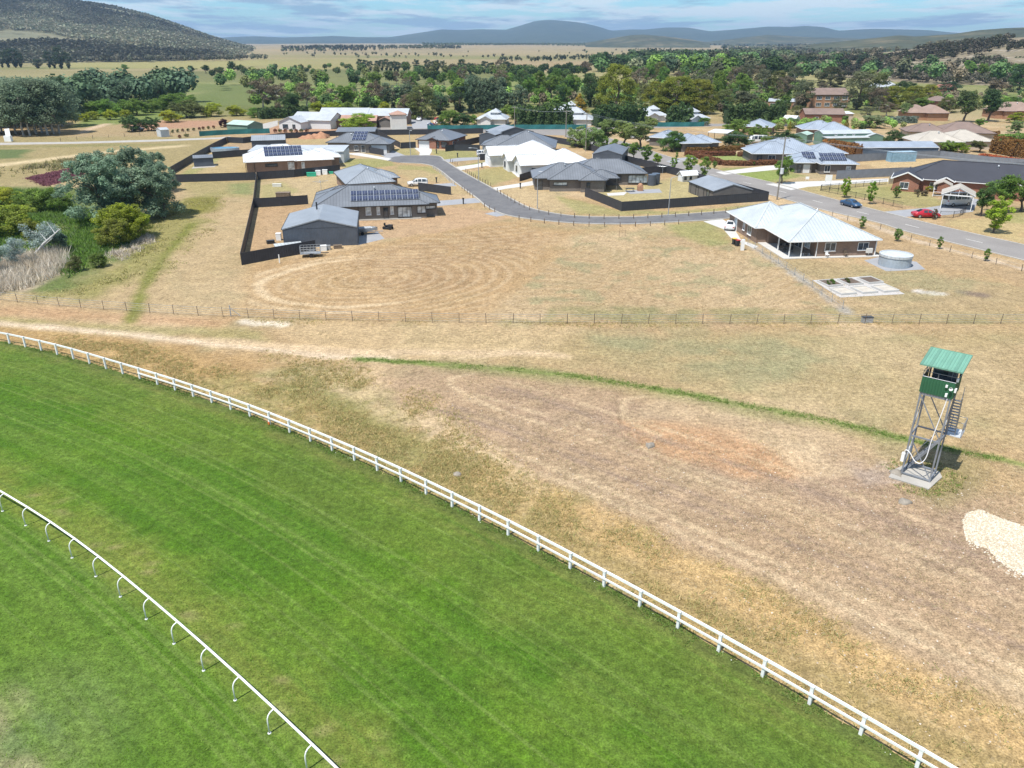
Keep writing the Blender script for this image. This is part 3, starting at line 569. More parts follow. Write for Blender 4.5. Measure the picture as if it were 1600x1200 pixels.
drive([(538, 240), (560, 238.5), (612, 248), (606, 251), (590, 248)], 'conc_lt'); drive([(690, 250), (718, 246.5), (752, 245.5), (752, 249), (700, 253.5)], 'conc_gr')
drive([(712, 261), (745, 256.5), (772, 249.5), (790, 253), (818, 276), (809, 277), (788, 259), (760, 259), (720, 266)]); drive([(768, 293.5), (815, 286), (842, 281), (856, 284), (840, 288.5), (790, 295), (776, 298)], 'conc_lt', .012)
drive([(668, 288.5), (706, 286), (714, 290.5), (676, 293)], 'conc_gr'); drive([(681, 314), (742, 309.5), (752, 316.5), (683, 322)], 'conc_gr'); drive([(757, 334), (774, 330.5), (790, 336.4), (776, 338.5)], 'conc_gr')
drive([(1099, 346), (1128, 342), (1144, 352), (1158, 375), (1185, 385), (1178, 388), (1142, 372), (1130, 358)]); drive([(561, 369), (590, 362), (601, 373), (560, 383)], 'conc_gr', .012)
drive([(1118, 269), (1198, 259), (1240, 257), (1240, 262), (1205, 266), (1132, 273)], 'conc_lt', .012); drive([(1196, 287.5), (1245, 284), (1330, 281.5), (1388, 279), (1388, 284), (1340, 286.5), (1262, 292), (1236, 297)], 'conc_lt', .012)
drive([(1378, 331), (1445, 325), (1470, 321), (1500, 305), (1530, 312), (1520, 331), (1480, 336), (1410, 339)], 'conc_gr', .012); drive([(1040, 252), (1060, 247), (1105, 243), (1110, 246), (1070, 251), (1052, 256)], 'conc_gr', .012)
drive([(400, 196), (434, 188), (434, 196), (410, 204)], 'conc', .012)
# concrete slab below the tower and the patch of pale gravel beside it
# ------------------------------------------------------------------ running rails of the racecourse
outer = thing('running_rail', 'white two-bar outer running rail on stout posts edging the green turf', 'rail', railw[0])
post_me = MB(); post_me.box((0, 0, .56), (.16, .14, 1.12)); post_me.box((0, 0, 1.16), (.21, .17, .1)); post_me = post_me.data('post')
sp = []
for i, p in enumerate(railw):
    t = (railw[min(i+1, len(railw)-1)]-railw[max(i-1, 0)]); rz = math.atan2(t.y, t.x)
    o = link('post', post_me, M['white'], outer, p-railw[0], rz); o.rotation_euler = (random.uniform(-.02, .02), random.uniform(-.02, .02), rz)
    if i == 19:
        a2 = MB().box((0, -.08, .14), (.2, .06, .26)).build('orange_guard', plain('orange_plastic', (.65, .17, .04), .5), o); a2['label'] = 'orange guard at the foot of the post'
for i in range(len(railw)-1):
    a, b2 = railw[i]-railw[0], railw[i+1]-railw[0]; t = (b2-a).normalized(); s = Vector((t.y, -t.x, 0))
    MB().bar(a-s*.10+Vector((0, 0, 1.08)), b2-s*.10+Vector((0, 0, 1.08)), .07, .17).build('top_rail', M['white'], outer)
    if i >= 12: MB().bar(a+s*.11+Vector((0, 0, .70)), b2+s*.11+Vector((0, 0, .70)), .06, .13).build('lower_rail', M['white'], outer)
IR = [(-120, 727), (-70, 756), (-30, 778), (5.6, 799), (41, 821), (77.6, 845), (114, 871.5), (151, 900.5), (188, 932), (230, 967.5), (271.5, 1005), (320, 1049), (367.5, 1093), (421, 1145), (481, 1204), (545, 1268), (610, 1336)]
iw = [U(a, b) for a, b in IR]
for _ in range(2): iw = [iw[0]]+[(iw[i-1]+iw[i]*2+iw[i+1])/4 for i in range(1, len(iw)-1)]+[iw[-1]]
inner = thing('running_rail', 'white single tube inner running rail on curved gooseneck uprights standing in turf', 'rail', iw[0])
gn = [(0, 0, 0), (0, .0, .72), (.02, 0, .92), (.09, 0, 1.08), (.2, 0, 1.18), (.34, 0, 1.22), (.44, 0, 1.22)]
gm_ = MB().tube(gn, .036, 8).lathe([(.0, 0), (.09, 0), (.09, .03), (.05, .06)], n=10).data('upright', True)
pr = []
for i, p in enumerate(iw):
    t = (iw[min(i+1, len(iw)-1)]-iw[max(i-1, 0)]).normalized(); s = Vector((-t.y, t.x, 0)); pr.append(p-iw[0]+s*.44+Vector((0, 0, 1.22)))
    link('upright', gm_, M['white'], inner, p-iw[0], math.atan2(s.y, s.x))
for i in range(len(pr)-1): MB().tube([pr[i], pr[i+1]], .062, 10).build('tube_rail', M['white'], inner)
# ------------------------------------------------------------------ wire boundary fences
def wire_fence(label, pts, spacing, h, wires, post='star', name='wire_fence', pm='darkmetal', top=None):
    P = resample(pts, spacing); root = thing(name, label, 'fence', P[0])
    pme = (MB().box((0, 0, h/2), (.055, .055, h)) if post == 'star' else MB().box((0, 0, h/2), (.11, .11, h))).data('post')
    for p in P: 
        o = link('post', pme, M[pm], root, p-P[0]); o.rotation_euler = (random.uniform(-.04, .04), random.uniform(-.04, .04), random.random())
    for z in wires:
        q = [p-P[0]+Vector((0, 0, z)) for p in P]; MB().tube(q, .012 if z != top else .02, 4).build('wire', M['galv'], root)
    return root
wire_fence('long post and wire fence with rusty steel pickets along the racecourse boundary', PL([(-120, 456), (0, 470), (60, 476), (128, 482), (190, 486), (243, 490), (300, 493), (362, 496), (480, 500), (620, 503), (745, 505), (1000, 506), (1200, 506), (1345, 505.5), (1480, 506), (1620, 506), (1750, 506)]), 3.15, 1.25, (.25, .55, .85, 1.12), pm='timber', top=1.12)
o = thing('strainer_post', 'short steel strainer post with stay at the bend of the boundary fence', 'post', U(361, 494)); MB().tube([(0, 0, 0), (0, 0, 1.35)], .07, 8).build('post', M['galv'], o); MB().tube([(.06, .0, 1.0), (1.1, .1, 0)], .035, 6).build('stay', M['galv'], o)
o = thing('water_trough', 'grey steel box trough standing at the boundary fence corner', 'trough', U(1354, 504), .1); MB().box((0, 0, .35), (1.15, .6, .7)).build('tank', M['galv'], o); MB().box((0, 0, .72), (1.25, .7, .06)).build('lid', M['darkmetal'], o)
wire_fence('sagging wire side fence with weeds from brick house slab to boundary fence', PL([(1168, 382), (1215, 412), (1265, 447), (1332, 494)]), 3.0, 1.1, (.3, .65, 1.0), pm='galv')
wire_fence('low wire fence along verge beside the worn cross street', PL([(1300, 338), (1372, 358), (1430, 378), (1510, 401), (1600, 425)]), 4.0, 1.0, (.4, .9), pm='darkmetal')
wire_fence('timber rail fence near the gravel road and the tall poplar wood', PL([(95, 221), (160, 216), (240, 211), (330, 208)]), 5, 1.2, (.5, 1.1), post='w', pm='timber')
# ------------------------------------------------------------------ sheet steel fences: each panel a part
def panel_fence(label, pts, h=1.8, mat='fence', pw=2.4, world=False, z=0):
    P = pts if world else PL(pts); root = thing('steel_fence', label, 'fence', P[0]); cache = {}
    for a, b2 in zip(P, P[1:]):
        l = (b2-a).length; k = max(1, round(l/pw)); w = l/k; rz = math.atan2(b2.y-a.y, b2.x-a.x); key = round(w, 2)
        if key not in cache:
            mb = MB(); nrib = 6
            for j in range(nrib):
                x0, x1 = w*j/nrib, w*(j+1)/nrib; xm = (x0+x1)/2; dd = .02
                mb.face([(x0, 0, .03), (xm-.03, 0, .03), (xm-.03, 0, h), (x0, 0, h)], [(x0, 0), (xm, 0), (xm, h), (x0, h)]); mb.face([(xm-.03, 0, .03), (xm+.03, -dd, .03), (xm+.03, -dd, h), (xm-.03, 0, h)]); mb.face([(xm+.03, -dd, .03), (x1-.01, -dd, .03), (x1-.01, -dd, h), (xm+.03, -dd, h)]); mb.face([(x1-.01, -dd, .03), (x1, 0, .03), (x1, 0, h), (x1-.01, -dd, h)])
            mb.box((w/2, .0, h), (w-.02, .06, .05)); mb.box((w/2, .0, .05), (w-.02, .05, .08)); pmz = MB().box((0, 0, h/2+.01), (.06, .07, h+.02)).data('post'); cache[key] = (mb.data('panel'), pmz)
        for j in range(k):
            o0 = a+(b2-a)*(j/k)-P[0]; p = link('panel', cache[key][0], M[mat], root, o0, rz); link('post', cache[key][1], M[mat], root, o0, rz)
    return root
panel_fence('charcoal steel fence running back along the mown meadow edge', [(378, 414), (397.5, 325), (402, 281)]); panel_fence('charcoal steel fence in front of the dark gabled shed', [(378.5, 414.5), (430, 404.5), (494, 393)])
panel_fence('charcoal steel fence with bins and boxes leaning on its sunny side', [(402.5, 281), (460, 277), (532, 269)]); panel_fence('charcoal steel fence from meadow corner to the solar roofed house', [(398, 324.5), (440, 322), (482, 319)])
panel_fence('charcoal steel fence at the grassy yard with the small dark shed', [(265, 275), (277, 285), (401, 281.3)]); panel_fence('charcoal steel fence climbing past the small dark shed to gravel road', [(264.5, 274.5), (300, 253), (335, 233), (355, 223)])
panel_fence('charcoal steel fence dividing the pool yard from dry lawn', [(333, 248), (370, 245), (402, 243)]); panel_fence('long charcoal steel fence behind the estate below the old homestead', [(355.5, 223), (380, 224), (437, 217), (526, 212.5), (585, 211.5), (640, 210.5), (700, 210), (755, 208.5)])
panel_fence('charcoal steel fence slanting beside house with blue solar panels', [(591, 212), (608, 222), (626, 232)]); panel_fence('charcoal steel fence joining onto the white garage door house', [(626.5, 232.3), (650, 231)])
panel_fence('charcoal steel fence wrapping the corner beside brick cottage porch', [(701, 229.5), (696, 237), (710, 235.5), (750, 236)]); panel_fence('charcoal steel fence behind the brick cottage running to slate roofs', [(712, 231), (752, 222)])
panel_fence('short charcoal steel fence beside the white gabled house driveway', [(750, 250.5), (781, 249)], 1.7); panel_fence('short charcoal steel fence between white house and grey brick house', [(812, 283.5), (845, 273)], 1.6)
panel_fence('short charcoal steel fence behind the parked white wagon', [(654, 297.5), (705, 304.5)], 1.7); panel_fence('charcoal steel fence wing beside house with white front wall', [(541, 233), (600, 243)], 1.7)
panel_fence('long charcoal steel fence facing the curved street and roadside bollards', [(914, 307), (942, 318), (971, 330), (1060, 324), (1150, 317.5), (1200, 314)]); panel_fence('charcoal steel fence lining the tree planted cross street', [(845, 219), (910, 231), (972, 252), (1075, 279), (1125, 293), (1200, 313.5)])
panel_fence('charcoal steel fence between the tank shed and grey brick house', [(998, 274), (1042, 270)]); panel_fence('grey steel fence behind the bare dry yard with blue container', [(1320, 254), (1380, 250), (1468, 247), (1545, 257), (1620, 262.5)], 2.0, 'fence_gr')
panel_fence('grey steel fence in front of the bare dry yard', [(1306, 280), (1405, 275), (1480, 273.5), (1630, 264)], 2.0, 'fence_gr'); panel_fence('short cream fence panel beside the navy roofed brick house', [(1388, 287), (1402, 286)], 1.8, 'fence_cr') if 'fence_cr' in M else None
def rail_fence(label, pts, h=1.2, sp_=2.4, nr=9):
    P = resample(PL(pts), sp_); root = thing('rail_fence', label, 'fence', P[0]); pme = MB().box((0, 0, h/2+.03), (.07, .07, h+.06)).data('post')
    for p, q in zip(P, P[1:]):
        rz = math.atan2(q.y-p.y, q.x-p.x); l = (q-p).length; link('post', pme, M['darkmetal'], root, p-P[0], rz); mb = MB()
        for z in (.12, h-.08): mb.box((l/2, 0, z), (l-.07, .035, .05))
        for k in range(1, 12): mb.box((l*k/12, 0, h/2), (.018, .018, h-.2))
        mb.build('panel', M['darkmetal'], root, p-P[0], rz)
    return root
rail_fence('black tubular front fence on the lawn of navy roofed house', [(1282, 298), (1330, 308), (1380, 319), (1422, 328)]); rail_fence('black tubular fence beside the driveway with sign board', [(1283, 297), (1340, 292.5), (1388, 288)]); rail_fence('black tubular fence by the carport drive near the red car', [(1468, 340), (1496, 340.5), (1512, 330)])
# ------------------------------------------------------------------ bollards along the street
bo_me = MB().box((0, 0, .42), (.11, .11, .84)).box((0, 0, .86), (.08, .08, .05)).data('bollard')
def bollards(pts, sp_, label, m='timber'):
    for p in resample(catmull(PL(pts), 4), sp_):
        o = link('bollard', bo_me if m == 'timber' else bo_me2, M[m]); o.location = p; o.rotation_euler = (0, 0, random.random()); tag(o, label, 'bollard', label)
bo_me2 = MB().box((0, 0, .4), (.18, .18, .8)).data('bollard')
bollards([(677, 263), (690, 272), (704, 285), (712, 291)], 1.9, 'pale square bollard beside the lawn inside the street bend', 'conc_lt')
bollards([(704, 253), (716, 259)], 2.2, 'timber bollard between the two pale driveways by the white house', 'timber')
bollards([(728, 269), (745, 280), (768, 292)], 2.0, 'timber bollard along the lawn in front of the white house'); bollards([(777, 300), (806, 318), (828, 328.5)], 2.6, 'timber bollard on the outer bend of the curving street')
bollards([(722, 295), (741, 311)], 2.8, 'timber bollard between the two driveways of the solar roofed house'); bollards([(757, 324), (776, 333)], 2.6, 'timber bollard on the verge before the small concrete crossover')
bollards([(842, 332), (860, 336), (900, 340.5), (950, 342), (1020, 340.5), (1100, 335.5), (1190, 327)], 2.75, 'thin dark roadside bollard on the verge below the long charcoal fence'); bollards([(811, 343.5), (840, 348), (900, 353), (950, 354.5), (1010, 353.5), (1068, 350)], 2.75, 'thin dark roadside bollard at the edge of vacant dry lots')
# ------------------------------------------------------------------ buildings
def W2(p, rz, q): c, s = math.cos(rz), math.sin(rz); return Vector((p.x+q[0]*c-q[1]*s, p.y+q[0]*s+q[1]*c, q[2] if len(q) > 2 else 0))
def roof_block(mb, cap, x0, y0, x1, y1, z, pitch, typ, axis, gw=None, wt=None):
    w, dpt = x1-x0, y1-y0; along = axis == 'x'; run = (dpt if along else w)/2; rh = run*pitch; sl = math.hypot(run, rh)
    if typ == 'skillion':                    # low front edge, high back edge
        rh = dpt*pitch; q = [(x0, y0, z), (x1, y0, z), (x1, y1, z+rh), (x0, y1, z+rh)]; mb.face(q, [(x0, 0), (x1, 0), (x1, dpt), (x0, dpt)])
        mb.face([(a, b2, c-.12) for a, b2, c in q][::-1]); 
        for i in range(4): a, b2 = q[i], q[(i+1) % 4]; mb.face([(a[0], a[1], a[2]-.12), (b2[0], b2[1], b2[2]-.12), b2, a])
        return rh
    ins = min(run, (w if along else dpt)/2-.02) if typ == 'hip' else 0.0
    if along: r0, r1 = Vector((x0+ins, (y0+y1)/2, z+rh)), Vector((x1-ins, (y0+y1)/2, z+rh))
    else: r0, r1 = Vector(((x0+x1)/2, y0+ins, z+rh)), Vector(((x0+x1)/2, y1-ins, z+rh))
    A, B, Cc, D = Vector((x0, y0, z)), Vector((x1, y0, z)), Vector((x1, y1, z)), Vector((x0, y1, z))
    if along:
        mb.face([A, B, r1, r0], [(x0, 0), (x1, 0), (r1.x, sl), (r0.x, sl)]); mb.face([Cc, D, r0, r1], [(x1, 0), (x0, 0), (r0.x, sl), (r1.x, sl)]); ends = ((B, Cc, r1), (D, A, r0))
    else:
        mb.face([B, Cc, r1, r0], [(y0, 0), (y1, 0), (r1.y, sl), (r0.y, sl)]); mb.face([D, A, r0, r1], [(y1, 0), (y0, 0), (r0.y, sl), (r1.y, sl)]); ends = ((A, B, r0), (Cc, D, r1))
    for a, b2, r in ends:
        e = (b2-a).length
        if typ == 'hip': mb.face([a, b2, r], [(0, 0), (e, 0), (e/2, sl)])
        elif gw is not None:
            u = (b2-a).normalized(); nrm = Vector((u.y, -u.x, 0)); i = -nrm*wt; dz = Vector((0, 0, -.12)); f = .985
            mid = (a+b2)/2; gw.face([mid+(a-mid)*f+i+dz, mid+(b2-mid)*f+i+dz, r+i+dz*1.5], [(0, 0), (e, 0), (e/2, rh)])
    th = Vector((0, 0, -.17))
    for a, b2 in ((A, B), (B, Cc), (Cc, D), (D, A)):
        if typ == 'gable' and (((a is B or a is D) and along) or ((a is A or a is Cc) and not along)):
            r = r1 if ((a is B) or (a is Cc)) else r0
            mb.face([a+th, r+th, r, a]); mb.face([r+th, b2+th, b2, r])
        else: mb.face([a+th, b2+th, b2, a])
    if typ == 'hip': mb.face([D+th, Cc+th, B+th, A+th])
    elif along: mb.face([r0+th, r1+th, B+th, A+th]); mb.face([D+th, Cc+th, r1+th, r0+th])
    else: mb.face([r0+th, r1+th, Cc+th, B+th][::-1]); mb.face([A+th, D+th, r1+th, r0+th][::-1])
    if cap is not None:
        up = Vector((0, 0, .03)); ls = [(r0, r1)]
        if typ == 'hip': ls += [(A, r0), (D, r0), (B, r1), (Cc, r1)] if along else [(A, r0), (B, r0), (D, r1), (Cc, r1)]
        for a, b2 in ls:
            if (a-b2).length > .3: cap.bar(a+up, b2+up, .26, .05)
    return rh
def window(parent, name, P, rz, w, h, pane='glass', frame='white', mull=0, door=False):
    # P: bottom left corner of the opening on the wall face, outward is local -y
    mb = MB(); t = .07
    for (cx_, cz_, sx_, sz_) in ((w/2, t/2, w, t), (w/2, h-t/2, w, t), (t/2, h/2, t, h-2*t), (w-t/2, h/2, t, h-2*t)): mb.box((cx_, -.03, cz_), (sx_, .09, sz_))
    for k in range(mull): mb.box((w*(k+1)/(mull+1), -.028, h/2), (.05, .08, h-2*t))
    fr = mb.build('door' if door else 'window', M[frame], parent, P, rz)
    g = MB().box((w/2, -.012, h/2), (w-2*t+.02, .02, h-2*t+.02)).build('pane', M[pane], fr)
    if not door: MB().box((w/2, -.07, -.03), (w+.1, .14, .06)).build('sill', M[frame], fr)
    return fr
def house(name, label, cat, A, B, he, depth, roof, wall, blocks=None, pitch=.42, ov=.5, typ='hip', axis=None, wins=(), caps=True, group=None, fascia=None, rot=None):
    a = U(A[0], A[1], he); b2 = U(B[0], B[1], he); Wd = (b2-a).length; rz = math.atan2(b2.y-a.y, b2.x-a.x)
    if rot is not None: rz = rot
    root = thing(name, label, cat, (a.x, a.y, 0), rz, group); bl = blocks(Wd) if blocks else [(0, 0, Wd, depth)]
    wm, rm, cp = MB(), MB(), MB()
    for k, q in enumerate(bl):
        x0, y0, x1, y1 = q[:4]; t = q[4] if len(q) > 4 else typ; ax = q[5] if len(q) > 5 else (axis or ('x' if (x1-x0) >= (y1-y0) else 'y')); z = (q[6] if len(q) > 6 else he)+k*.012
        open_ = len(q) > 7 and q[7]
        i = ov; wx0, wy0, wx1, wy1 = x0+i, y0+i, x1-i, y1-i
        if not open_:
            top = z-.02+k*.003
            for (p, r) in (((wx0, wy0), (wx1, wy0)), ((wx1, wy0), (wx1, wy1)), ((wx1, wy1), (wx0, wy1)), ((wx0, wy1), (wx0, wy0))):
                e = math.hypot(r[0]-p[0], r[1]-p[1]); wm.face([(p[0], p[1], 0), (r[0], r[1], 0), (r[0], r[1], top), (p[0], p[1], top)], [(0, 0), (e, 0), (e, top), (0, top)])
        else:
            for px_ in (x0+i, x1-i):
                for py_ in (y0+i, y1-i): MB().box((px_, py_, z/2-.1), (.14, .14, z-.2)).build('column', M[open_ if isinstance(open_, str) else 'white'], root)
        roof_block(rm, cp if caps else None, x0, y0, x1, y1, z, pitch if t != 'skillion' else .08, t, ax, wm if t == 'gable' and not open_ else None, i)
    w_ = wm.build('wall', M[wall] if isinstance(wall, str) else wall, root) if wm.f else None
    r_ = rm.build('roof', RF[roof], root)
    gt = MB()
    for k, q in enumerate(bl):
        t = q[4] if len(q) > 4 else typ; x0, y0, x1, y1 = q[:4]; ax = q[5] if len(q) > 5 else (axis or ('x' if (x1-x0) >= (y1-y0) else 'y')); z = (q[6] if len(q) > 6 else he)+k*.012-.07; g_ = .065
        if t == 'hip' or (t == 'gable' and ax == 'x') or t == 'skillion': gt.box(((x0+x1)/2, y0-g_, z), (x1-x0, .11, .13))
        if t == 'hip' or (t == 'gable' and ax == 'y'):
            gt.box((x0-g_, (y0+y1)/2, z), (.11, y1-y0, .13)); gt.box((x1+g_, (y0+y1)/2, z), (.11, y1-y0, .13))
    if gt.f: gt.build('gutter', M['white'] if roof in ('white', 'pale', 'blue', 'zinc', 'navy', 'cream') else M['darkmetal'], r_)
    if name.endswith('house') and cat == 'house':
        q = bl[0]; xm, ym = (q[0]+q[2])/2+.8, (q[1]+q[3])/2-1.6; rz_ = (q[6] if len(q) > 6 else he)+(min(q[2]-q[0], q[3]-q[1])/2-1.6)*pitch-.1
        MB().lathe([(.10, 0), (.10, .3), (.2, .38), (.2, .58), (.08, .72), (0, .74)], (xm, ym, rz_), 10).build('roof_vent', M['galv'], r_)
    if caps and cp.f: cp.build('ridge_cap', RF[roof], r_)
    for wn in wins:                          # (block, face, offset along face, z0, w, h, pane, frame, mullions, door)
        bk, fc, u, z0, w, h = wn[:6]; q = bl[bk]; x0, y0, x1, y1 = q[0]+ov, q[1]+ov, q[2]-ov, q[3]-ov; rest = list(wn[6:])
        if fc == 'f': P, r = Vector((x0+u, y0-.012, z0)), 0
        elif fc == 'r': P, r = Vector((x1+.012, y0+u, z0)), math.pi/2
        elif fc == 'l': P, r = Vector((x0-.012, y1-u, z0)), -math.pi/2
        window(root, 'window', P, r, w, h, *rest)
    root['_w'] = Wd; return root, Wd, rz
def gutter_pipe(root, x, y, h): MB().box((x, y, h/2), (.09, .09, h)).build('downpipe', M['white'], root)
def panels(root, rows, cols, o, du, dv, slope, w=1.0, h=1.65):
    # solar panels on a roof face: o local origin (lower left), du along the eave, dv up the slope direction in plan
    du, dv = Vector(du).normalized(), Vector(dv).normalized(); up = Vector((dv.x*math.cos(slope), dv.y*math.cos(slope), math.sin(slope))); nr = du.cross(up).normalized(); nr = nr if nr.z > 0 else -nr
    me = None
    for r in range(rows):
        for c in range(cols):
            P = Vector(o)+du*(c*(w+.04))+up*(r*(h+.06))+nr*.08; mb = MB(); a = [P, P+du*w, P+du*w+up*h, P+up*h]; t = nr*.035
            if me is None:
                q = [v-P for v in a]; mb.face([v+t for v in q]); mb.face([v-t for v in q][::-1])
                for i in range(4): mb.face([q[i]-t, q[(i+1) % 4]-t, q[(i+1) % 4]+t, q[i]+t])
                me = mb.data('solar_panel'); me.materials.append(M['pv'])
                mf = MB(); tt = nr*.04
                for i in range(4): mf.bar(q[i]+t, q[(i+1) % 4]+t, .05, .03)
                mf.bar((q[0]+q[1])/2+t, (q[2]+q[3])/2+t, .03, .02); fm = mf.data('frame'); fm.materials.append(M['galv'])
            so_ = link('solar_panel', me, None, root, P); link('frame', fm, None, so_)
M['fence_cr'] = cladmat('cream_steel_sheet', (.60, .55, .44), .4); panel_fence('short cream fence panel beside the navy roofed brick house', [(1388, 287.5), (1402, 286)], 1.8, 'fence_cr')
# main house with the solar array
r, w, _ = house('brick_house', 'grey brick house with slate hip roof and long double row of solar panels', 'house', (487, 325), (683, 318.5), 2.6, 12.5, 'slate', 'brick_gr', lambda W: [(0, 0, W-1.5, 13), (W-9.5, 1.2, W+.6, 9.2), (0, 7, 10, 16)],
    wins=[(0, 'f', 9.0, .9, 1.0, 1.5, 'glass_lt'), (0, 'f', 11.0, .9, .6, 1.5, 'glass_lt'), (0, 'f', 12.2, 0, .9, 2.1, 'glass', 'darkmetal', 0, True), (0, 'f', 13.5, .9, .6, 1.5, 'glass_lt'), (0, 'f', 14.8, .3, 2.6, 1.9, 'glass_lt', 'darkmetal', 2), (0, 'f', 18.4, .9, 1.6, 1.3, 'glass_lt', 'darkmetal', 1), (1, 'f', 5.6, 1.4, 3.2, .6, 'glass_lt', 'darkmetal', 2)])
panels(r, 2, 12, (7.0, 1.5, 2.6+1.5*.42), (1, 0, 0), (0, 1, 0), math.atan(.42)); MB().box((w/2-1, .35, .05), (w-4, .9, .10)).build('path_slab', M['conc'], r)
for x in (8.2, 17.6): MB().box((x, .45, 1.25), (.1, .1, 2.5)).build('downpipe', M['darkmetal'], r)
house('brick_house', 'brick house with large plain pale slate hip roof behind the solar roofed one', 'house', (540, 288), (627, 283), 2.6, 15, 'slate_lt', 'brick_bn', lambda W: [(0, 0, W-1.2, 18), (W-7, 5, W+.8, 12)])
r, w, _ = house('shed', 'large charcoal shed with pale slate gable roof and flue behind meadow fence', 'shed', (440, 358), (557.5, 354), 3.0, 12.5, 'slate_lt', 'shed_dk', typ='gable', axis='y', pitch=.24, ov=.06, caps=False, wins=[(0, 'l', 3, .8, 1.2, 1.0, 'glass')])
MB().tube([(w/2-.9, 9, 3.8), (w/2-.9, 9, 5.4)], .13, 8).build('flue', M['darkmetal'], r)
r, w, _ = house('iron_cover', 'low cover of silver iron sheets between charcoal shed and fence', 'cover', (431, 387), (474, 382.5), .9, 2.0, 'pale', 'shed_dk', typ='skillion', ov=.1, caps=False)
r, w, _ = house('brick_house', 'brick house with broad white hip roof carrying one block of dark solar panels', 'house', (381, 253.5), (531, 247), 2.6, 15, 'white', 'brick_bn', lambda W: [(0, 0, W*.78, 15), (W*.52, -1.2, W*.93, 8), (W*.6, 2.5, W+.6, 11.5)],
    wins=[(0, 'f', 4.5, 1.2, 3.0, .7, 'glass', 'darkmetal', 2), (0, 'f', 10, 0, 1.6, 2.1, 'glass_lt', 'white', 1, True), (1, 'f', 1.0, 0, .8, 2.1, 'glass_lt', 'white', 0, True)])
panels(r, 3, 9, (5.2, 2.1, 2.6+2.1*.42), (1, 0, 0), (0, 1, 0), math.atan(.42), 1.0, 1.5)
for x in (.3, 2.4): MB().box((x, .3, 1.25), (.12, .12, 2.5)).build('veranda_post', M['darkmetal'], r)
r, w, _ = house('shed', 'long pale grey shed with low roof behind the white roofed house', 'shed', (387, 236), (537, 236), 3.1, 8, 'zinc', 'shed_gy', typ='skillion', ov=.12, caps=False, wins=[(0, 'f', .6, .5, 3.4, 2.2, 'glass_lt', 'white', 3)])
house('shed', 'dark gabled farm shed with pale slate roof beside the pool yard', 'shed', (392, 220), (446, 218.5), 2.8, 9, 'slate_lt', 'shed_dk', typ='gable', axis='x', pitch=.25, ov=.1, caps=False)
house('shed', 'small dark garden shed standing on a slab in the grassy yard', 'shed', (301, 247.5), (333, 246), 2.2, 4, 'slate', 'shed_dk', typ='skillion', ov=.08, caps=False); sheet('slab', PL([(299, 263.5), (335, 261), (340, 257.5), (304, 259)]), M['conc'], .016)
r, w, _ = house('house', 'grey house with slate hip roof and bright blue solar panels, white garage front', 'house', (506, 224), (611, 224.5), 2.6, 12, 'slate', 'brick_gr', lambda W: [(0, 2, W*.62, 13), (W*.34, 0, W*.9, 12), (W*.6, -1.2, W, 8)],
    wins=[(2, 'f', 1.8, 0, 4.4, 2.2, 'render', 'white', 0, True), (1, 'f', 1.5, .6, 1.2, 1.4, 'glass', 'white', 1), (1, 'f', 3.6, 0, 1.2, 2.1, 'glass', 'white', 0, True)])
panels(r, 3, 4, (w*.40, 1.6, 2.6+1.6*.42), (1, .0, 0), (0, 1, 0), math.atan(.42), 1.0, 1.7)
house('carport', 'plain slate skillion roof carport behind house with blue solar panels', 'carport', (524, 206), (586, 205.5), 3.0, 8, 'slate', 'shed_dk', typ='skillion', ov=.2, caps=False, blocks=lambda W: [(0, 0, W, 8, 'skillion', 'x', 3.0, 'darkmetal')])
r, w, _ = house('brick_house', 'small brick house with slate roof, little white gablet and white garage door', 'house', (649, 217.7), (703, 219.6), 2.6, 14, 'slate', 'brick_rd', lambda W: [(0, 0, W, 16), (4.0, -.4, 7.2, 3.5, 'gable', 'y', 2.75)], wins=[(0, 'f', .4, 0, 4.4, 2.2, 'render', 'white', 0, True), (0, 'f', 6.0, 0, 1.0, 2.1, 'glass', 'darkmetal', 0, True), (0, 'f', 7.8, .5, 1.8, 1.6, 'glass', 'darkmetal', 1), (0, 'r', 3, .8, 1.2, 1.2, 'glass'), (0, 'r', 7, .8, 1.2, 1.2, 'glass')])
r, w, _ = house('house', 'large house with sweeping dark slate hip roof behind the white one', 'house', (770, 230), (868, 231), 2.7, 20, 'slate', 'render', lambda W: [(0, 0, W, 19), (-4.0, 4, W*.5, 15)], wins=[(1, 'f', 1.0, .8, 1.0, 1.4, 'glass'), (0, 'f', 1.2, 0, 2.6, 2.2, 'render', 'white', 2, True)])
house('shed', 'dark shed with shallow slate gable roof behind the large dark roofed house', 'shed', (748, 210), (774, 211), 3.2, 8, 'slate_lt', 'shed_dk', typ='gable', axis='y', pitch=.3, ov=.1, caps=False); house('shed', 'wide dark shed with slate gable roof close to the main road', 'shed', (776, 208), (834, 205), 3.2, 9, 'slate_lt', 'shed_dk', typ='gable', axis='y', pitch=.25, ov=.1, caps=False)
r, w, _ = house('house', 'white weatherboard house with bright white roof and three front gables', 'house', (816, 258.5), (908, 255), 2.8, 22, 'white', 'wb_white', lambda W: [(0, 2.5, W, 25), (-.6, 0, 7, 8, 'gable', 'x'), (-1.6, 8.5, 6, 15, 'gable', 'x'), (-4.2, 17.5, 5, 25, 'gable', 'x', 3.0), (W*.45, 1.0, W+3.2, 12)], pitch=.5,
    wins=[(1, 'f', 2.6, 1.0, 1.0, 1.0, 'glass', 'darkmetal'), (2, 'l', 1.0, .8, 1.4, 1.3, 'glass', 'darkmetal', 1), (1, 'l', 2.0, .8, 1.2, 1.3, 'glass', 'darkmetal'), (3, 'l', 1.2, 0, 4.6, 2.2, 'render', 'white', 0, True), (4, 'f', 4, .8, 1.2, 1.2, 'glass', 'darkmetal')])
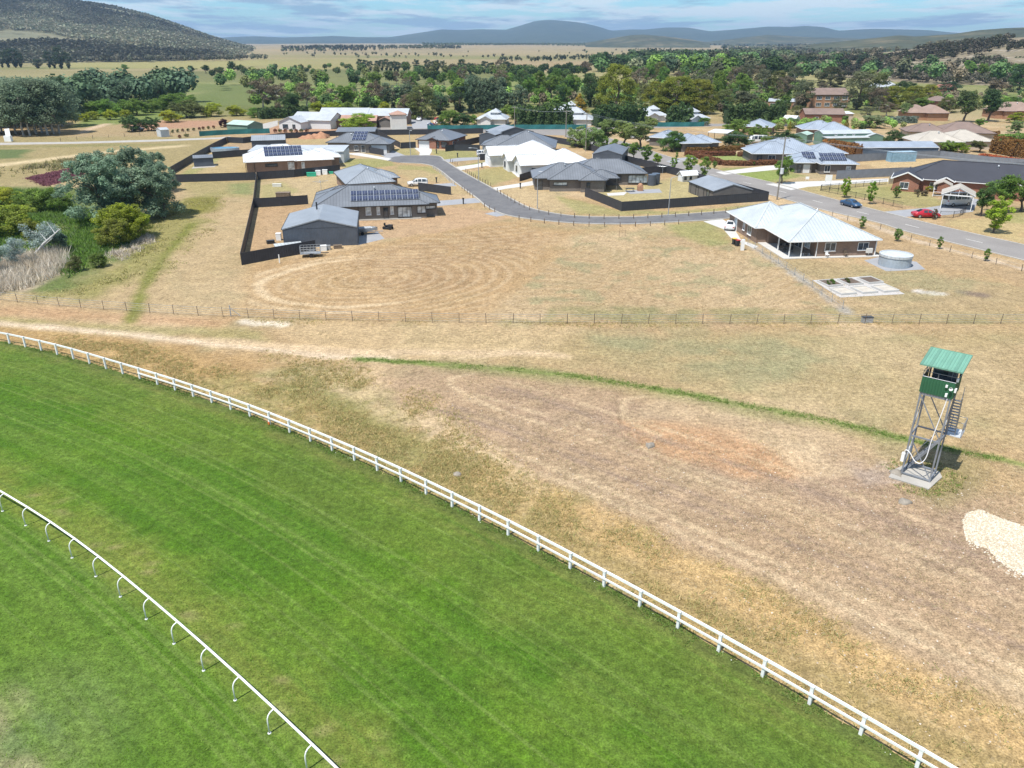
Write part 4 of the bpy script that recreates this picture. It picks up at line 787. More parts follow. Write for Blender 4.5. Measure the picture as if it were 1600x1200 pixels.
r, w, _ = house('shed', 'charcoal gable shed with a round water tank against its front', 'shed', (926, 240), (972.5, 241.5), 3.2, 15, 'slate', 'shed_dk', typ='gable', axis='y', pitch=.27, ov=.08, caps=False, wins=[(0, 'l', 10, .9, 1.4, 1.0, 'glass', 'white'), (0, 'l', 5, .9, 1.4, 1.0, 'glass', 'white'), (0, 'f', .8, .9, 1.0, 1.2, 'glass', 'white')]); gutter_pipe(r, 0, -.05, 3.1)
def tank(label, P, rad, h, m, lid, rim=False, name='water_tank'):
    t = thing(name, label, 'water tank', P); prof = [(rad, 0)]
    for k in range(10): prof += [(rad+.02, h*(k+.5)/10), (rad, h*(k+1)/10)]
    MB().lathe(prof, n=32).build('tank_wall', m, t, smooth=False); MB().lathe([(rad*1.01, h), (rad*.5, h+rad*.10), (0, h+rad*.15)], n=32).build('lid', lid, t)
    if rim:
        mb = MB()
        for k in range(26): a = k*2*math.pi/26; mb.box((math.cos(a)*rad*1.0, math.sin(a)*rad*1.0, h-.07), (.16, .5, .34), a)
        mb.build('scalloped_rim', lid, t)
    return t
tank('dark round water tank in front of the charcoal gable shed', U(957, 257.5), 2.3, 2.0, M['shed_dk'], RF['blue'], name='water_tank')
r, w, _ = house('brick_house', 'grey brick house with slate hip roofs in three wings behind curved street', 'house', (833, 281), (951, 286), 2.6, 12, 'slate', 'brick_gr', lambda W: [(0, 2, W*.8, 14), (3.2, 0, W, 13), (W*.60, -1.2, W*.97, 6), (W*.5, 8, W+10, 20), (W*.7, 1.5, W+2.6, 8, 'hip', 'x', 2.6, 'brick_gr')], rot=0.02,
    wins=[(1, 'f', .8, 1.3, 3.0, .7, 'glass_lt', 'darkmetal', 2), (2, 'f', 1.2, .9, .8, 1.2, 'glass', 'darkmetal'), (3, 'f', 13.4, .5, 4.4, 1.7, 'glass_lt', 'darkmetal', 4), (3, 'f', 10.4, .9, 1.4, 1.2, 'glass', 'darkmetal', 1), (0, 'f', .6, 0, 1.1, 2.1, 'glass', 'darkmetal', 0, True)])
sheet('patio', PL([(948, 302), (980, 300), (975, 305), (950, 306)]), M['conc_lt'], .02); sheet('patio', PL([(975, 298), (1030, 295), (1035, 301), (985, 303)]), M['conc_gr'], .02)
for k, (px, py, rr_) in enumerate(((1018, 289.5, 1.0), (1024, 287.5, 1.0))): tank(('left', 'right')[k] and ('slim dark water tank against the grey brick house wall', 'slim dark water tank at the far house corner beside dry lawn')[k], U(px, py), .95, 2.4, M['shed_dk'], M['shed_bl'])
r, w, _ = house('shed', 'taupe gable shed with pale slate roof behind the long street fence', 'shed', (1114, 298.5), (1177, 296), 2.25, 12, 'slate_lt', 'shed_br', typ='gable', axis='y', pitch=.27, ov=.1, caps=False, wins=[(0, 'l', 1.2, 0, 2.6, 2.2, 'shed_br', 'darkmetal', 0, True), (0, 'l', 5, 0, 2.6, 2.2, 'shed_br', 'darkmetal', 0, True), (0, 'l', 9.0, 0, 1.2, 2.1, 'glass', 'darkmetal', 0, True)])
r, w, _ = house('cubby_house', 'small white cubby house with bright gable roof beside the taupe shed', 'playhouse', (1066, 274.5), (1093, 273), 1.5, 2.6, 'white', 'wb_white', typ='gable', axis='x', pitch=.7, ov=.25, caps=False, wins=[(0, 'f', .5, .5, .6, .7, 'glass', 'darkmetal'), (0, 'f', 1.9, .5, .6, .7, 'glass', 'darkmetal')])
# brick house with the pale blue roof, patio cut into its west side
r, w, _ = house('brick_house', 'brown brick house with big pale blue hip roof and corner patio', 'house', (1233, 377.5), (1380, 375), 2.6, 20, 'pale', 'brick_bn', lambda W: [(0, 0, W, 21, 'hip', 'y', 2.6, 'white'), (-1.5, 9.5, 8, 23, 'hip', 'x')], rot=.09,
    wins=[(1, 'l', 2.6, 0, 1.3, 2.1, 'glass_lt', 'white', 0, True), (1, 'l', 6.6, .9, .9, 1.2, 'glass', 'white', 0), (1, 'l', 8.8, .7, 1.6, 1.5, 'glass', 'white', 1)])
wm = MB(); o_ = .5; ring = [(4.6, o_), (w-o_, o_), (w-o_, 20.4), (o_+.3, 20.4), (o_+.3, 9.2), (4.6, 9.2)]
for p, q in zip(ring, ring[1:]+ring[:1]): e = math.hypot(q[0]-p[0], q[1]-p[1]); wm.face([(p[0], p[1], 0), (q[0], q[1], 0), (q[0], q[1], 2.45), (p[0], p[1], 2.45)], [(0, 0), (e, 0), (e, 2.45), (0, 2.45)])
wm.build('wall', M['brick_bn'], r); MB().box((w/2-.2, 6.5, .05), (w+.8, 13.6, .10)).build('slab', M['conc_lt'], r)
for (x, z0, ww, hh, mu) in ((6.0, .9, 1.7, 1.3, 1), (11.2, .9, 1.7, 1.2, 1)): window(r, 'window', Vector((x, .49, z0)), 0, ww, hh, 'glass', 'white', mu)
window(r, 'window', Vector((4.585, 7.5, .1)), -math.pi/2, 2.6, 2.1, 'glass', 'white', 1, True); window(r, 'window', Vector((4.585, 4.2, .8)), -math.pi/2, 1.8, 1.3, 'glass_lt', 'white', 1)
MB().box((2.4, .52, 1.25), (.14, .14, 2.5)).build('column', M['white'], r); MB().box((.5, 4.6, 1.25), (.14, .14, 2.5)).build('column', M['white'], r); MB().box((4.7, .38, 1.25), (.1, .1, 2.5)).build('downpipe', M['white'], r)
MB().box((13.0, .2, .9), (.9, .35, .7)).box((13.0, .2, .5), (.1, .1, .4)).build('air_conditioner', M['offwhite'], r); MB().lathe([(.0, 0), (.12, 0), (.12, .5), (.0, .55)], (w/2, 6.8, 4.9), 8).build('roof_vent', M['galv'], r)
hp = r.matrix_basis
def atl(x, y, z=0): return W2(Vector((r.location.x, r.location.y, 0)), r.rotation_euler.z, (x, y, z))
PATIO = [(atl(1.6, 4.2, .10)), (atl(2.6, 2.0, .10)), (atl(3.2, 6.4, .10))]
tb = thing('outdoor_table', 'dark outdoor dining table under the patio roof', 'table', PATIO[0], .1); MB().box((0, 0, .72), (1.6, .9, .05)).build('table_top', M['timber'], tb)
for sx_ in (-.7, .7):
    for sy_ in (-.36, .36): MB().box((sx_, sy_, .35), (.07, .07, .69)).build('leg', M['timber'], tb)
def chair(P, rz, label, group=None):
    c = thing('patio_chair', label, 'chair', P, rz, group); MB().box((0, 0, .44), (.5, .5, .06)).build('seat', M['darkmetal'], c); MB().box((0, .24, .72), (.5, .05, .5)).build('backrest', M['darkmetal'], c)
    for sx_ in (-.21, .21):
        for sy_ in (-.21, .21): MB().box((sx_, sy_, .205), (.05, .05, .41)).build('leg', M['darkmetal'], c)
for dx, dy, rz in ((-.5, -.75, 3.1), (.5, -.75, 3.3), (-.5, .75, 0), (.5, .75, .2)): chair(PATIO[0]+Vector((dx, dy, 0)), rz, 'black chair drawn up to the patio dining table', 'patio dining chairs')
bq = thing('barbecue', 'black trolley barbecue standing against the patio edge', 'barbecue', atl(3.4, .95, .1)); MB().box((0, 0, .62), (1.1, .5, .25)).box((0, .0, .84), (1.0, .45, .2)).build('hood', M['darkmetal'], bq); MB().box((-.45, 0, .25), (.06, .4, .5)).box((.45, 0, .25), (.06, .4, .5)).build('trolley', M['galv'], bq)
for (x, y, lab, mm) in ((7.2, -.6, 'white plastic garden chair on the slab by brick wall', 'white'), (10.2, -.5, 'brown timber stool on the slab by brick wall', 'timber')):
    c = thing('garden_chair', lab, 'chair', atl(x-.9, y+.5, .1), .3); MB().box((0, 0, .42), (.5, .5, .05)).build('seat', M[mm], c); MB().box((0, .23, .68), (.5, .04, .48)).build('backrest', M[mm], c)
    for sx_ in (-.2, .2):
        for sy_ in (-.2, .2): MB().box((sx_, sy_, .2), (.05, .05, .4)).build('leg', M[mm], c)
def wheelie(P, rz, lid, label):
    c = thing('wheelie_bin', label, 'bin', P, rz); mb = MB(); 
    for i, (x, y) in enumerate(((-1, -1), (1, -1), (1, 1), (-1, 1))): pass
    q0 = [(-.22, -.24, .06), (.22, -.24, .06), (.22, .24, .06), (-.22, .24, .06)]; q1 = [(-.29, -.34, .95), (.29, -.34, .95), (.29, .34, .95), (-.29, .34, .95)]
    for i in range(4): mb.face([q0[i], q0[(i+1) % 4], q1[(i+1) % 4], q1[i]])
    mb.face(q0[::-1]); mb.build('body', M['darkmetal'], c); MB().box((0, 0, .98), (.62, .72, .06)).build('lid', lid, c)
    for s_ in (-.26, .26): MB().tube([(s_-.03, .26, .1), (s_+.03, .26, .1)], .1, 10).build('wheel', M['darkmetal'], c)
yl = plain('yellow_plastic', (.72, .50, .05), .5); rdm = plain('red_plastic', (.5, .05, .04), .5); gnm = plain('green_plastic', (.04, .38, .24), .5)
wheelie(U(1147, 382), .3, yl, 'wheelie bin with yellow lid at the brick house corner'); wheelie(U(1152, 384.5), .3, rdm, 'wheelie bin with red lid at the brick house corner')
t = thing('hot_water_unit', 'white box hot water unit on brick house side wall', 'water heater', U(1159.5, 391)); MB().box((0, 0, .85), (.5, .35, 1.7)).build('case', M['white'], t); MB().tube([(.1, 0, 1.7), (.1, 0, 2.1)], .04, 6).build('pipe', M['galv'], t)
tank('pale ribbed round water tank with scalloped rim beside the brick house', U(1397, 414), 2.2, 1.6, plain('pale_zinc', (.36, .41, .45), .5, .2), plain('tank_lid', (.48, .51, .53), .5), True); sheet('tank_pad', PL([(1350, 407), (1372, 402), (1432, 409), (1446, 421), (1385, 424)]), M['conc_gr'], .012)
# raised vegetable beds on a gravel square
gb = PL([(1270, 438), (1361, 431), (1414, 459.5), (1312.5, 465)]); sheet('gravel_square', gb, plain('pale_gravel', (.44, .42, .40), .95, var=.2, scale=4), .012)
beds = ['raised bed of young green vegetables next to the wire side fence', 'raised bed of grassy weeds between green bed and bare soil bed', 'raised bed of bare dark soil behind the brick house', 'raised pale sandy bed beside the wire side fence', 'raised pale sandy bed between two other sandy beds', 'raised pale sandy bed at the square corner facing the round tank']
for k in range(6):
    u, v = (k % 3+.5)/3, .27+.46*(k//3); P = (gb[0]*(1-u)+gb[1]*u)*(1-v)+(gb[3]*(1-u)+gb[2]*u)*v; e1 = (gb[1]-gb[0]).normalized(); t = thing('garden_bed', beds[k], 'garden bed', P, math.atan2(e1.y, e1.x))
    for (cx_, cy_, sx_, sy_) in ((0, -1.25, 2.3, .1), (0, 1.25, 2.3, .1), (-1.1, 0, .1, 2.4), (1.1, 0, .1, 2.4)): MB().box((cx_, cy_, .14), (sx_, sy_, .28)).build('edging_board', M['conc_lt'], t)
    MB().box((0, 0, .1), (2.08, 2.38, .2)).build('soil', plain('dark_soil', (.12, .09, .07), .95) if k in (0, 1, 2) else plain('sandy_fill', (.46, .42, .36), .95), t); BEDS = globals().setdefault('BEDS', []); BEDS.append((P, k))
# east side houses
r, w, _ = house('house', 'taupe house with pale blue hip roof and two dark solar arrays near power pole', 'house', (1256, 256), (1348, 262.5), 2.6, 12, 'blue', 'brick_gr', lambda W: [(0, 3, W*.75, 15), (W*.30, 0, W, 11), (-1.6, 2.0, 3.4, 8)], rot=-.04, wins=[(1, 'f', .8, .6, 1.4, 1.6, 'glass', 'white', 1), (1, 'f', 6, 1, 1.2, 1.0, 'glass_lt', 'white', 1), (2, 'f', .5, 0, 1.0, 2.1, 'glass', 'darkmetal', 0, True), (2, 'f', 1.9, .1, 1.6, 2.0, 'render', 'white', 0, True)])
panels(r, 2, 6, (w*.30+.6, 1.3, 2.62+1.3*.42), (1, 0, 0), (0, 1, 0), math.atan(.42), 1.0, 1.7); panels(r, 2, 3, (1.2, 4.4, 2.6+1.4*.42), (1, 0, 0), (0, 1, 0), math.atan(.42), 1.0, 1.6)
r, w, _ = house('house', 'long house with pale blue hip roof behind the solar arrayed one', 'house', (1190, 240), (1328, 240.5), 2.6, 14, 'blue', 'brick_gr', lambda W: [(0, 3, W*.75, 17), (-2.5, 0, 11, 12), (W*.55, 1, W, 11)], wins=[(1, 'f', 1, 0, 1.4, 2.1, 'glass', 'darkmetal', 0, True), (1, 'f', 4, .5, 2.0, 1.6, 'glass', 'white', 1)])
r, w, _ = house('shed', 'long slate blue shed with pale roof behind the grey yard fence', 'shed', (1345, 230.5), (1468, 230), 2.6, 9, 'blue', 'shed_bl', typ='gable', axis='x', pitch=.26, ov=.1, caps=False); gutter_pipe(r, w+.02, -.02, 2.5)
t = thing('shipping_container', 'pale blue weathered shipping container on bare dry yard', 'container', U(1392, 253.5), math.atan2(U(1430, 252.5).y-U(1392, 253.5).y, U(1430, 252.5).x-U(1392, 253.5).x))
cw = (U(1430, 251)-U(1392, 252)).length; mb = MB(); nn_ = 24
for k in range(nn_):
    x0, x1 = cw*k/nn_, cw*(k+1)/nn_; dd = .04*(k % 2); mb.face([(x0, dd, .15), (x1, .04-dd, .15), (x1, .04-dd, 2.5), (x0, dd, 2.5)])
mb.box((cw/2, 1.3, 1.3), (cw-.1, 2.3, 2.3)).build('body', plain('faded_blue', (.22, .36, .46), .6, var=.25), t); MB().box((cw/2, 1.22, 2.55), (cw, 2.5, .1)).box((cw/2, 1.22, .08), (cw, 2.44, .16)).build('frame', plain('faded_blue_frame', (.30, .42, .5), .6), t)
house('barn', 'green raised-roof barn with pale roof and dark doorway', 'barn', (1292, 214.5), (1376, 213), 2.8, 10, 'pale', 'shed_gn', blocks=lambda W: [(0, 0, W*.8, 3.2, 'skillion', 'x', 2.6), (0, 2.6, W*.95, 8, 'gable', 'x', 3.6), (W*.8, 1, W*1.1, 7, 'gable', 'y', 2.8)], ov=.08, pitch=.3, caps=False, wins=[(0, 'l', .8, 0, 1.6, 2.3, 'darkmetal', 'darkmetal', 0, True), (1, 'f', 4, 3.0, .8, .4, 'glass'), (1, 'f', 7, 3.0, .8, .4, 'glass'), (1, 'f', 10, 3.0, .8, .4, 'glass')])
house('house', 'pale blue roofed house with small solar patch beyond the green barn', 'house', (1256, 203), (1335, 204), 2.6, 12, 'blue', 'brick_bn', lambda W: [(0, 2, W*.8, 14), (W*.3, 0, W, 11)])
house('shed', 'small green shed among the round trees near the pale blue roofs', 'shed', (1240, 209.5), (1262, 211), 2.6, 6, 'palegreen', 'shed_gn', typ='gable', axis='y', pitch=.3, ov=.1, caps=False)
house('house', 'small pale blue hip roofed house beside the dense round street tree', 'house', (1012, 214), (1047, 216), 2.6, 13, 'blue', 'brick_gr'); r, w, _ = house('house', 'wide pale blue hip roofed house behind the red clipped hedges', 'house', (1065, 224), (1124, 223), 2.6, 14, 'blue', 'brick_gr', lambda W: [(0, 0, W*.8, 13), (W*.4, 1, W+1, 12)])
house('pavilion', 'open white roofed pavilion with dark posts behind the red hedges', 'pavilion', (1106, 205.5), (1137, 207.5), 2.8, 6, 'white', 'render', blocks=lambda W: [(0, 0, W, 6, 'skillion', 'x', 2.7, 'timber')], ov=.2, caps=False)
house('house', 'brown tile roofed house with bluish solar panels near the old school trees', 'house', (1418, 206), (1558, 209), 2.6, 14, 'brown', 'render_bg', lambda W: [(0, 1, W*.5, 12), (W*.35, 0, W, 14)], wins=[(0, 'f', 3, .3, 5, 1.9, 'glass', 'white', 3)])
house('house', 'low cream roofed house behind a screen of bright green shrubs', 'house', (1432, 221), (1560, 222), 2.6, 13, 'cream', 'render_bg', lambda W: [(0, 0, W*.6, 12), (W*.4, 2, W, 15)])
r, w, _ = house('brick_house', 'red brick house with navy tiled roof, white gable trim and front gablet', 'house', (1402, 279), (1515, 309), 2.6, 13, 'navy', 'brick_rd', lambda W: [(1.0, 2, W+12, 16), (-1.2, -.6, 5.0, 8, 'gable', 'y', 2.7), (W-5, -1.8, W+1.5, 7, 'gable', 'y', 2.65), (7.6, .5, 11.2, 6, 'gable', 'y', 2.65)], rot=-.50, pitch=.48, wins=[(0, 'f', 5, .6, 1.8, 1.4, 'glass', 'white', 1), (0, 'f', 8, .0, 1.2, 2.1, 'glass', 'white', 0, True), (1, 'f', 1.4, .6, 1.8, 1.4, 'glass', 'white', 1)])
for (x0, x1, y, z) in ((-1.2, 5.0, -.6, 2.7), (w-5, w+1.5, -1.8, 2.65), (7.6, 11.2, .5, 2.65)):
    xm = (x0+x1)/2; rh = (x1-x0)/2*.48; mb = MB(); mb.bar((x0, y-.06, z-.05), (xm, y-.06, z+rh-.05), .06, .26); mb.bar((x1, y-.06, z-.05), (xm, y-.06, z+rh-.05), .06, .26); mb.build('barge_board', M['white'], r)
mb = MB(); mb.bar((1.0, 2.0, 2.66), (8, 9, 2.66+7*.48), .3, .06) if False else None
HN = r; hw = w
cp = thing('carport', 'white framed gable carport over the parked minibus', 'carport', U(1469, 326), -.50)
for (x, y) in ((0, 0), (5.2, 0), (0, 6), (5.2, 6)): MB().box((x, y, 1.35), (.12, .12, 2.7)).build('post', M['white'], cp)
mb = MB(); mb.bar((-.3, 0, 2.75), (5.5, 0, 2.75), .12, .2); mb.bar((-.3, 0, 2.75), (2.6, 0, 4.1), .1, .2); mb.bar((5.5, 0, 2.75), (2.6, 0, 4.1), .1, .2)
for x in (1.2, 2.6, 4.0): mb.box((x, 0, 3.1), (.08, .08, .6 if x != 2.6 else 1.3))
mb.build('gable_truss', M['white'], cp); mb = MB(); mb.face([(-.4, -.2, 2.75), (2.6, -.2, 4.2), (2.6, 6.4, 4.2), (-.4, 6.4, 2.75)][::-1]); mb.face([(5.6, -.2, 2.75), (5.6, 6.4, 2.75), (2.6, 6.4, 4.2), (2.6, -.2, 4.2)][::-1]); mb.build('roof', RF['cream'], cp)
pc = thing('porch', 'small white posted porch with pale gable roof at front door', 'porch', U(1457, 307), -.50)
for (x, y) in ((0, 0), (3, 0), (0, 2.6), (3, 2.6)): MB().box((x, y, 1.25), (.11, .11, 2.5)).build('post', M['white'], pc)
rm_ = MB(); roof_block(rm_, None, -.3, -.3, 3.3, 3, 2.5, .45, 'gable', 'y'); rm_.build('roof', RF['cream'], pc); MB().bar((-.1, 0, 1.0), (3.1, 0, 1.0), .06, .08).bar((-.1, 0, .3), (3.1, 0, .3), .06, .08).build('handrail', M['white'], pc)
# homestead, cottages and school further back
house('farmhouse', 'white walled farmhouse with stepped pale zinc gables beyond the long fence', 'house', (433, 190.5), (470, 191.5), 2.8, 14, 'zinc', 'render', typ='gable', axis='y', pitch=.4, ov=.4, caps=False, blocks=lambda W: [(0, 0, W, 16, 'gable', 'y'), (2, 6, W+9, 18, 'gable', 'x', 3.2)], wins=[(0, 'f', 1.5, .6, 2.2, 1.4, 'glass', 'darkmetal', 1), (0, 'f', 5.5, .6, 1.2, 1.4, 'glass', 'darkmetal')])
house('homestead', 'long zinc roofed homestead behind the bright green tree', 'house', (493, 182.5), (634, 183), 3.2, 14, 'zinc', 'brick_bn', typ='gable', axis='x', pitch=.38, ov=.4, caps=False, blocks=lambda W: [(0, 3, W*.55, 17, 'gable', 'x'), (W*.40, 4, W, 16, 'gable', 'x', 3.4)], wins=[(0, 'f', 3, .6, 2, 1.6, 'glass'), (0, 'f', 9, .6, 2, 1.6, 'glass')])
house('stable', 'old stable with rust streaked pink iron roof and brick walls', 'stable', (522, 189), (588, 189), 2.6, 8, 'rust', 'brick_bn', typ='gable', axis='x', pitch=.45, ov=.3, caps=False, wins=[(0, 'f', 2, .8, 1.2, 1.0, 'glass'), (0, 'f', 7, .8, 1.2, 1.0, 'glass')]); house('stable', 'short dark brick outbuilding with rusty gable next to the white block house', 'outbuilding', (590, 188), (612, 188), 2.6, 6, 'rust', 'brick_gr', typ='gable', axis='y', pitch=.45, ov=.3, caps=False)
house('block_house', 'tall white washed block house with a rusty hip roof', 'outbuilding', (610, 179.5), (636, 179), 5.2, 7, 'rust', 'offwhite', pitch=.4, ov=.25, caps=False)
house('shed', 'pale green gabled shed by the purple tree and gravel yard', 'shed', (353, 194), (386, 196), 2.8, 8, 'palegreen', 'shed_gn', typ='gable', axis='x', pitch=.3, ov=.15, caps=False); house('shed', 'tiny pale shed near the two dark round trees', 'shed', (250, 203), (264, 202), 2.4, 4, 'zinc', 'shed_gy', typ='gable', axis='x', pitch=.3, ov=.1, caps=False)
def cottage(A, B, label, d=16):
    r, w, _ = house('cottage', label, 'house', A, B, 2.3, d, 'zinc', 'render', lambda W: [(0, 3, W, d), (W*.15, 0, W*.55, d*.6, 'gable', 'y', 2.4), (W*.45, d*.35, W*.75, d*.7, 'hip', 'x', 4.6)], pitch=.5, caps=False)
cottage((741, 187.0), (790, 187.5), 'zinc roofed cottage with clerestory and timber gable behind green mesh fence'); cottage((862, 187.0), (925, 188.0), 'zinc roofed cottage with timber gable between two dark hedges'); cottage((868, 174.0), (912, 174.0), 'small white cottage roof beside the golden tree'); cottage((1008, 182.0), (1050, 181.0), 'white roofed cottage with clerestory between the cypress hedge and a dense dark shrub'); cottage((1075, 187.0), (1118, 185.0), 'white roofed cottage with clerestory between a dense dark shrub and open dry ground')
house('cottage', 'small blue roofed cottage peeping between street trees and long hedge', 'house', (1158, 197), (1206, 199), 2.6, 12, 'blue', 'brick_bn')
r, w, _ = house('school', 'two storey orange brick school block with brown tiled roof', 'school', (1270, 148), (1328, 148), 6.2, 14, 'brown', 'brick_or', pitch=.4, typ='gable', axis='x', ov=.3, caps=False, wins=[(0, 'f', 2+4.2*k, z, 2.6, 1.6, 'glass', 'white', 2) for k in range(4) for z in (.9, 3.9)])
house('school', 'low orange brick wing with pale flat roof and window band', 'school', (1200, 158), (1246, 159), 3.4, 10, 'zinc', 'brick_or', typ='skillion', ov=.2, caps=False, wins=[(0, 'f', 1+3.6*k, 1.2, 2.4, 1.3, 'glass', 'white', 1) for k in range(4)])
house('hall', 'long red brick hall with grey brown tiled roof', 'hall', (1258, 178.5), (1322, 179), 3.2, 10, 'brown', 'brick_rd', typ='gable', axis='x', pitch=.4, ov=.3, caps=False, wins=[(0, 'f', 4, 1, 1.2, 1.2, 'glass'), (0, 'f', 8, 1, 1.2, 1.2, 'glass')]); house('hall', 'beige lean-to with white roof on the end of red brick hall', 'outbuilding', (1296, 177.5), (1335, 177.5), 2.8, 6, 'white', 'render_bg', typ='skillion', ov=.2, caps=False)
house('house', 'tan tiled house with steep double hips behind wide dark trees', 'house', (1426, 177), (1486, 177), 3.0, 14, 'tan', 'brick_or', lambda W: [(0, 2, W*.6, 14), (W*.4, 0, W, 14)], pitch=.6, caps=False); house('house', 'tan tiled orange brick house with chimney by the white yard', 'house', (1558, 173.5), (1632, 174), 3.2, 14, 'tan', 'brick_or', lambda W: [(0, 1, W, 14), (W*.15, -1, W*.4, 8)], pitch=.5, caps=False)
house('house', 'pale iron roofed old house deep among the dark pines', 'house', (1366, 137), (1412, 137), 3.4, 14, 'zinc', 'brick_or', pitch=.5, caps=False); house('house', 'red tiled roof showing above the dark school trees', 'house', (1455, 137), (1496, 138), 3.4, 16, 'red', 'brick_rd', pitch=.45, caps=False)
house('house', 'dark tiled roof half hidden behind the yellow green cypresses', 'house', (1462, 158), (1488, 158), 3.0, 12, 'brown', 'brick_rd', pitch=.5, caps=False); house('shed', 'white shed roof showing between round trees and the brick hall', 'shed', (1222, 186), (1243, 187), 2.6, 8, 'white', 'shed_gy', typ='gable', axis='x', pitch=.3, ov=.1, caps=False)
# green shade-cloth fences round the cottages
shade = plain('green_shade_cloth', (.03, .15, .15), .8, var=.3, scale=.4)
def shade_fence(label, pts, h=1.7):
    P = resample(PL(pts), 6.0); t = thing('mesh_fence', label, 'fence', P[0]); pme = MB().box((0, 0, h/2+.1), (.07, .07, h+.2)).data('post')
    for a, b2 in zip(P, P[1:]):
        rz = math.atan2(b2.y-a.y, b2.x-a.x); l = (b2-a).length; link('post', pme, M['galv'], t, a-P[0], rz); mb = MB(); nn = 6
        for k in range(nn): x0, x1 = l*k/nn, l*(k+1)/nn; s0, s1 = math.sin(k/nn*math.pi)*.1, math.sin((k+1)/nn*math.pi)*.1; mb.face([(x0, s0-.05, .03), (x1, s1-.05, .03), (x1, s1*1.4-.05, h-s1*.6), (x0, s0*1.4-.05, h-s0*.6)])
        mb.build('cloth_panel', shade, t, a-P[0], rz)
shade_fence('green mesh fence along the front of zinc roofed cottages and hedges', [(668, 203), (700, 203), (800, 202), (900, 202), (932, 201)]); shade_fence('green mesh fence in front of white roofed clerestory cottages', [(1005, 198), (1075, 198), (1112, 197)]); shade_fence('green mesh fence beside the pale green shed and shrubs', [(312, 213), (360, 210), (425, 208)])
# ------------------------------------------------------------------ judges' tower
tw = thing('judges_tower', 'steel lattice judging tower with green cabin and green ribbed roof', 'tower', (30.86, 50.52, 0), R(-38.7))
hs_ = .97; G = plain('dull_galvanised_steel', (.27, .29, .32), .5, .4, var=.2); CN = {'L': (-hs_, -hs_), 'F': (hs_, -hs_), 'R': (hs_, hs_), 'B': (-hs_, hs_)}
def c3(k, z): return Vector((CN[k][0], CN[k][1], z))
dk = 6.75
for k in 'LFRB': MB().box((CN[k][0], CN[k][1], dk/2), (.11, .11, dk)).build('leg', G, tw)
for k in 'FR': pass
for a, b2 in ('LF', 'FR', 'RB', 'BL'):
    for z in (.12, 3.3): MB().bar(c3(a, z), c3(b2, z), .09, .11).build('cross_beam', G, tw)
    MB().bar(c3(a, dk), c3(b2, dk), .10, .2).build('deck_beam', G, tw)
for (a, z0, b2, z1) in (('L', 6.6, 'F', 3.4), ('L', 3.2, 'F', .2), ('F', 3.4, 'R', 6.6), ('B', 6.6, 'R', 3.4), ('B', .2, 'R', 3.2), ('L', 3.4, 'B', 6.6), ('B', 3.2, 'L', .2)):
    MB().bar(c3(a, z0), c3(b2, z1), .06, .07).build('brace', G, tw)
MB().box((0, 0, dk+.13), (2*hs_+.1, 2*hs_+.1, .06)).build('deck', G, tw)
gcl = cladmat('green_cladding', (.035, .13, .065), .19); grf = RF['green']
def ribbed(P, u, v, n, w, h, m, name, parent):   # ribbed sheet with real corrugation: origin P, u along, v up, n out
    mb = MB(); k = int(w/.19)
    for i in range(k):
        x0 = w*i/k; s = w/k
        for (f0, o0, f1, o1) in ((0, 0, .55, 0), (.55, 0, .68, .035), (.68, .035, .87, .035), (.87, .035, 1, 0)):
            a = P+u*(x0+f0*s)+n*o0; b2 = P+u*(x0+f1*s)+n*o1; mb.face([a, b2, b2+v*h, a+v*h], [(x0, 0), (x0, 0), (x0, h), (x0, h)])
    return mb.build(name, m, parent)
ux, uy, uz = Vector((1, 0, 0)), Vector((0, 1, 0)), Vector((0, 0, 1)); e = hs_+.09
ribbed(Vector((-e, -e, dk+.1)), ux, uz, -uy, 2*e, 1.22, gcl, 'cladding', tw); ribbed(Vector((e, -e, dk+.1)), uy, uz, ux, 2*e, 1.22, gcl, 'cladding', tw); ribbed(Vector((-e, e, dk+.1)), -uy, uz, -ux, 2*e, 1.22, gcl, 'cladding', tw)
for (a, b2) in (((-e, -e), (e, -e)), ((e, -e), (e, e)), ((-e, e), (-e, -e))):
    for z in ((dk+1.34, dk+1.75) if a[0] < 0 and b2[0] < 0 or a == (-e, -e) else (dk+1.34,)): MB().tube([(a[0], a[1], z), (b2[0], b2[1], z)], .025, 6).build('handrail', G, tw)
for (x, y) in ((-e, -e), (-e, .0), (-.1, -e)): MB().tube([(x, y, dk+1.3), (x, y, dk+1.77)], .025, 6).build('rail_post', G, tw)
cab = MB().box((.1, .42, dk+1.2), (1.5, 1.0, 2.05)).build('cabin', plain('dark_grey_panel', (.09, .10, .12), .6), tw)
MB().box((-.1, -.095, dk+1.65), (.85, .03, .75)).build('window_pane', M['glass'], cab); MB().box((.62, -.1, dk+1.3), (.06, .04, 1.8)).build('door_frame', G, cab)
MB().box((e-.05, e-.1, dk+1.3), (.14, .14, 2.5)).build('roof_post', gcl, tw); MB().box((-e+.1, e-.1, dk+1.3), (.1, .1, 2.5)).build('roof_post', G, tw); MB().bar((e-.05, e-.1, dk+2.3), (e-.05, -e+.2, dk+2.2), .16, .12).build('roof_beam', gcl, tw); MB().bar((-e+.1, e-.1, dk+2.3), (-e+.1, -e+.2, dk+2.2), .1, .12).build('roof_beam', gcl, tw)
zl, zh = dk+2.25, dk+2.65; fw = 2.75; y0 = -1.45; y1 = 1.45; vv = Vector((0, y1-y0, zh-zl)); ll = vv.length; vv.normalize(); nv = ux.cross(vv)
rf_ = ribbed(Vector((-fw/2, y0, zl+.06)), ux, vv, nv, fw, ll, grf, 'roof', tw); mb = MB(); q = [Vector((-fw/2, y0, zl)), Vector((fw/2, y0, zl)), Vector((fw/2, y1, zh)), Vector((-fw/2, y1, zh))]
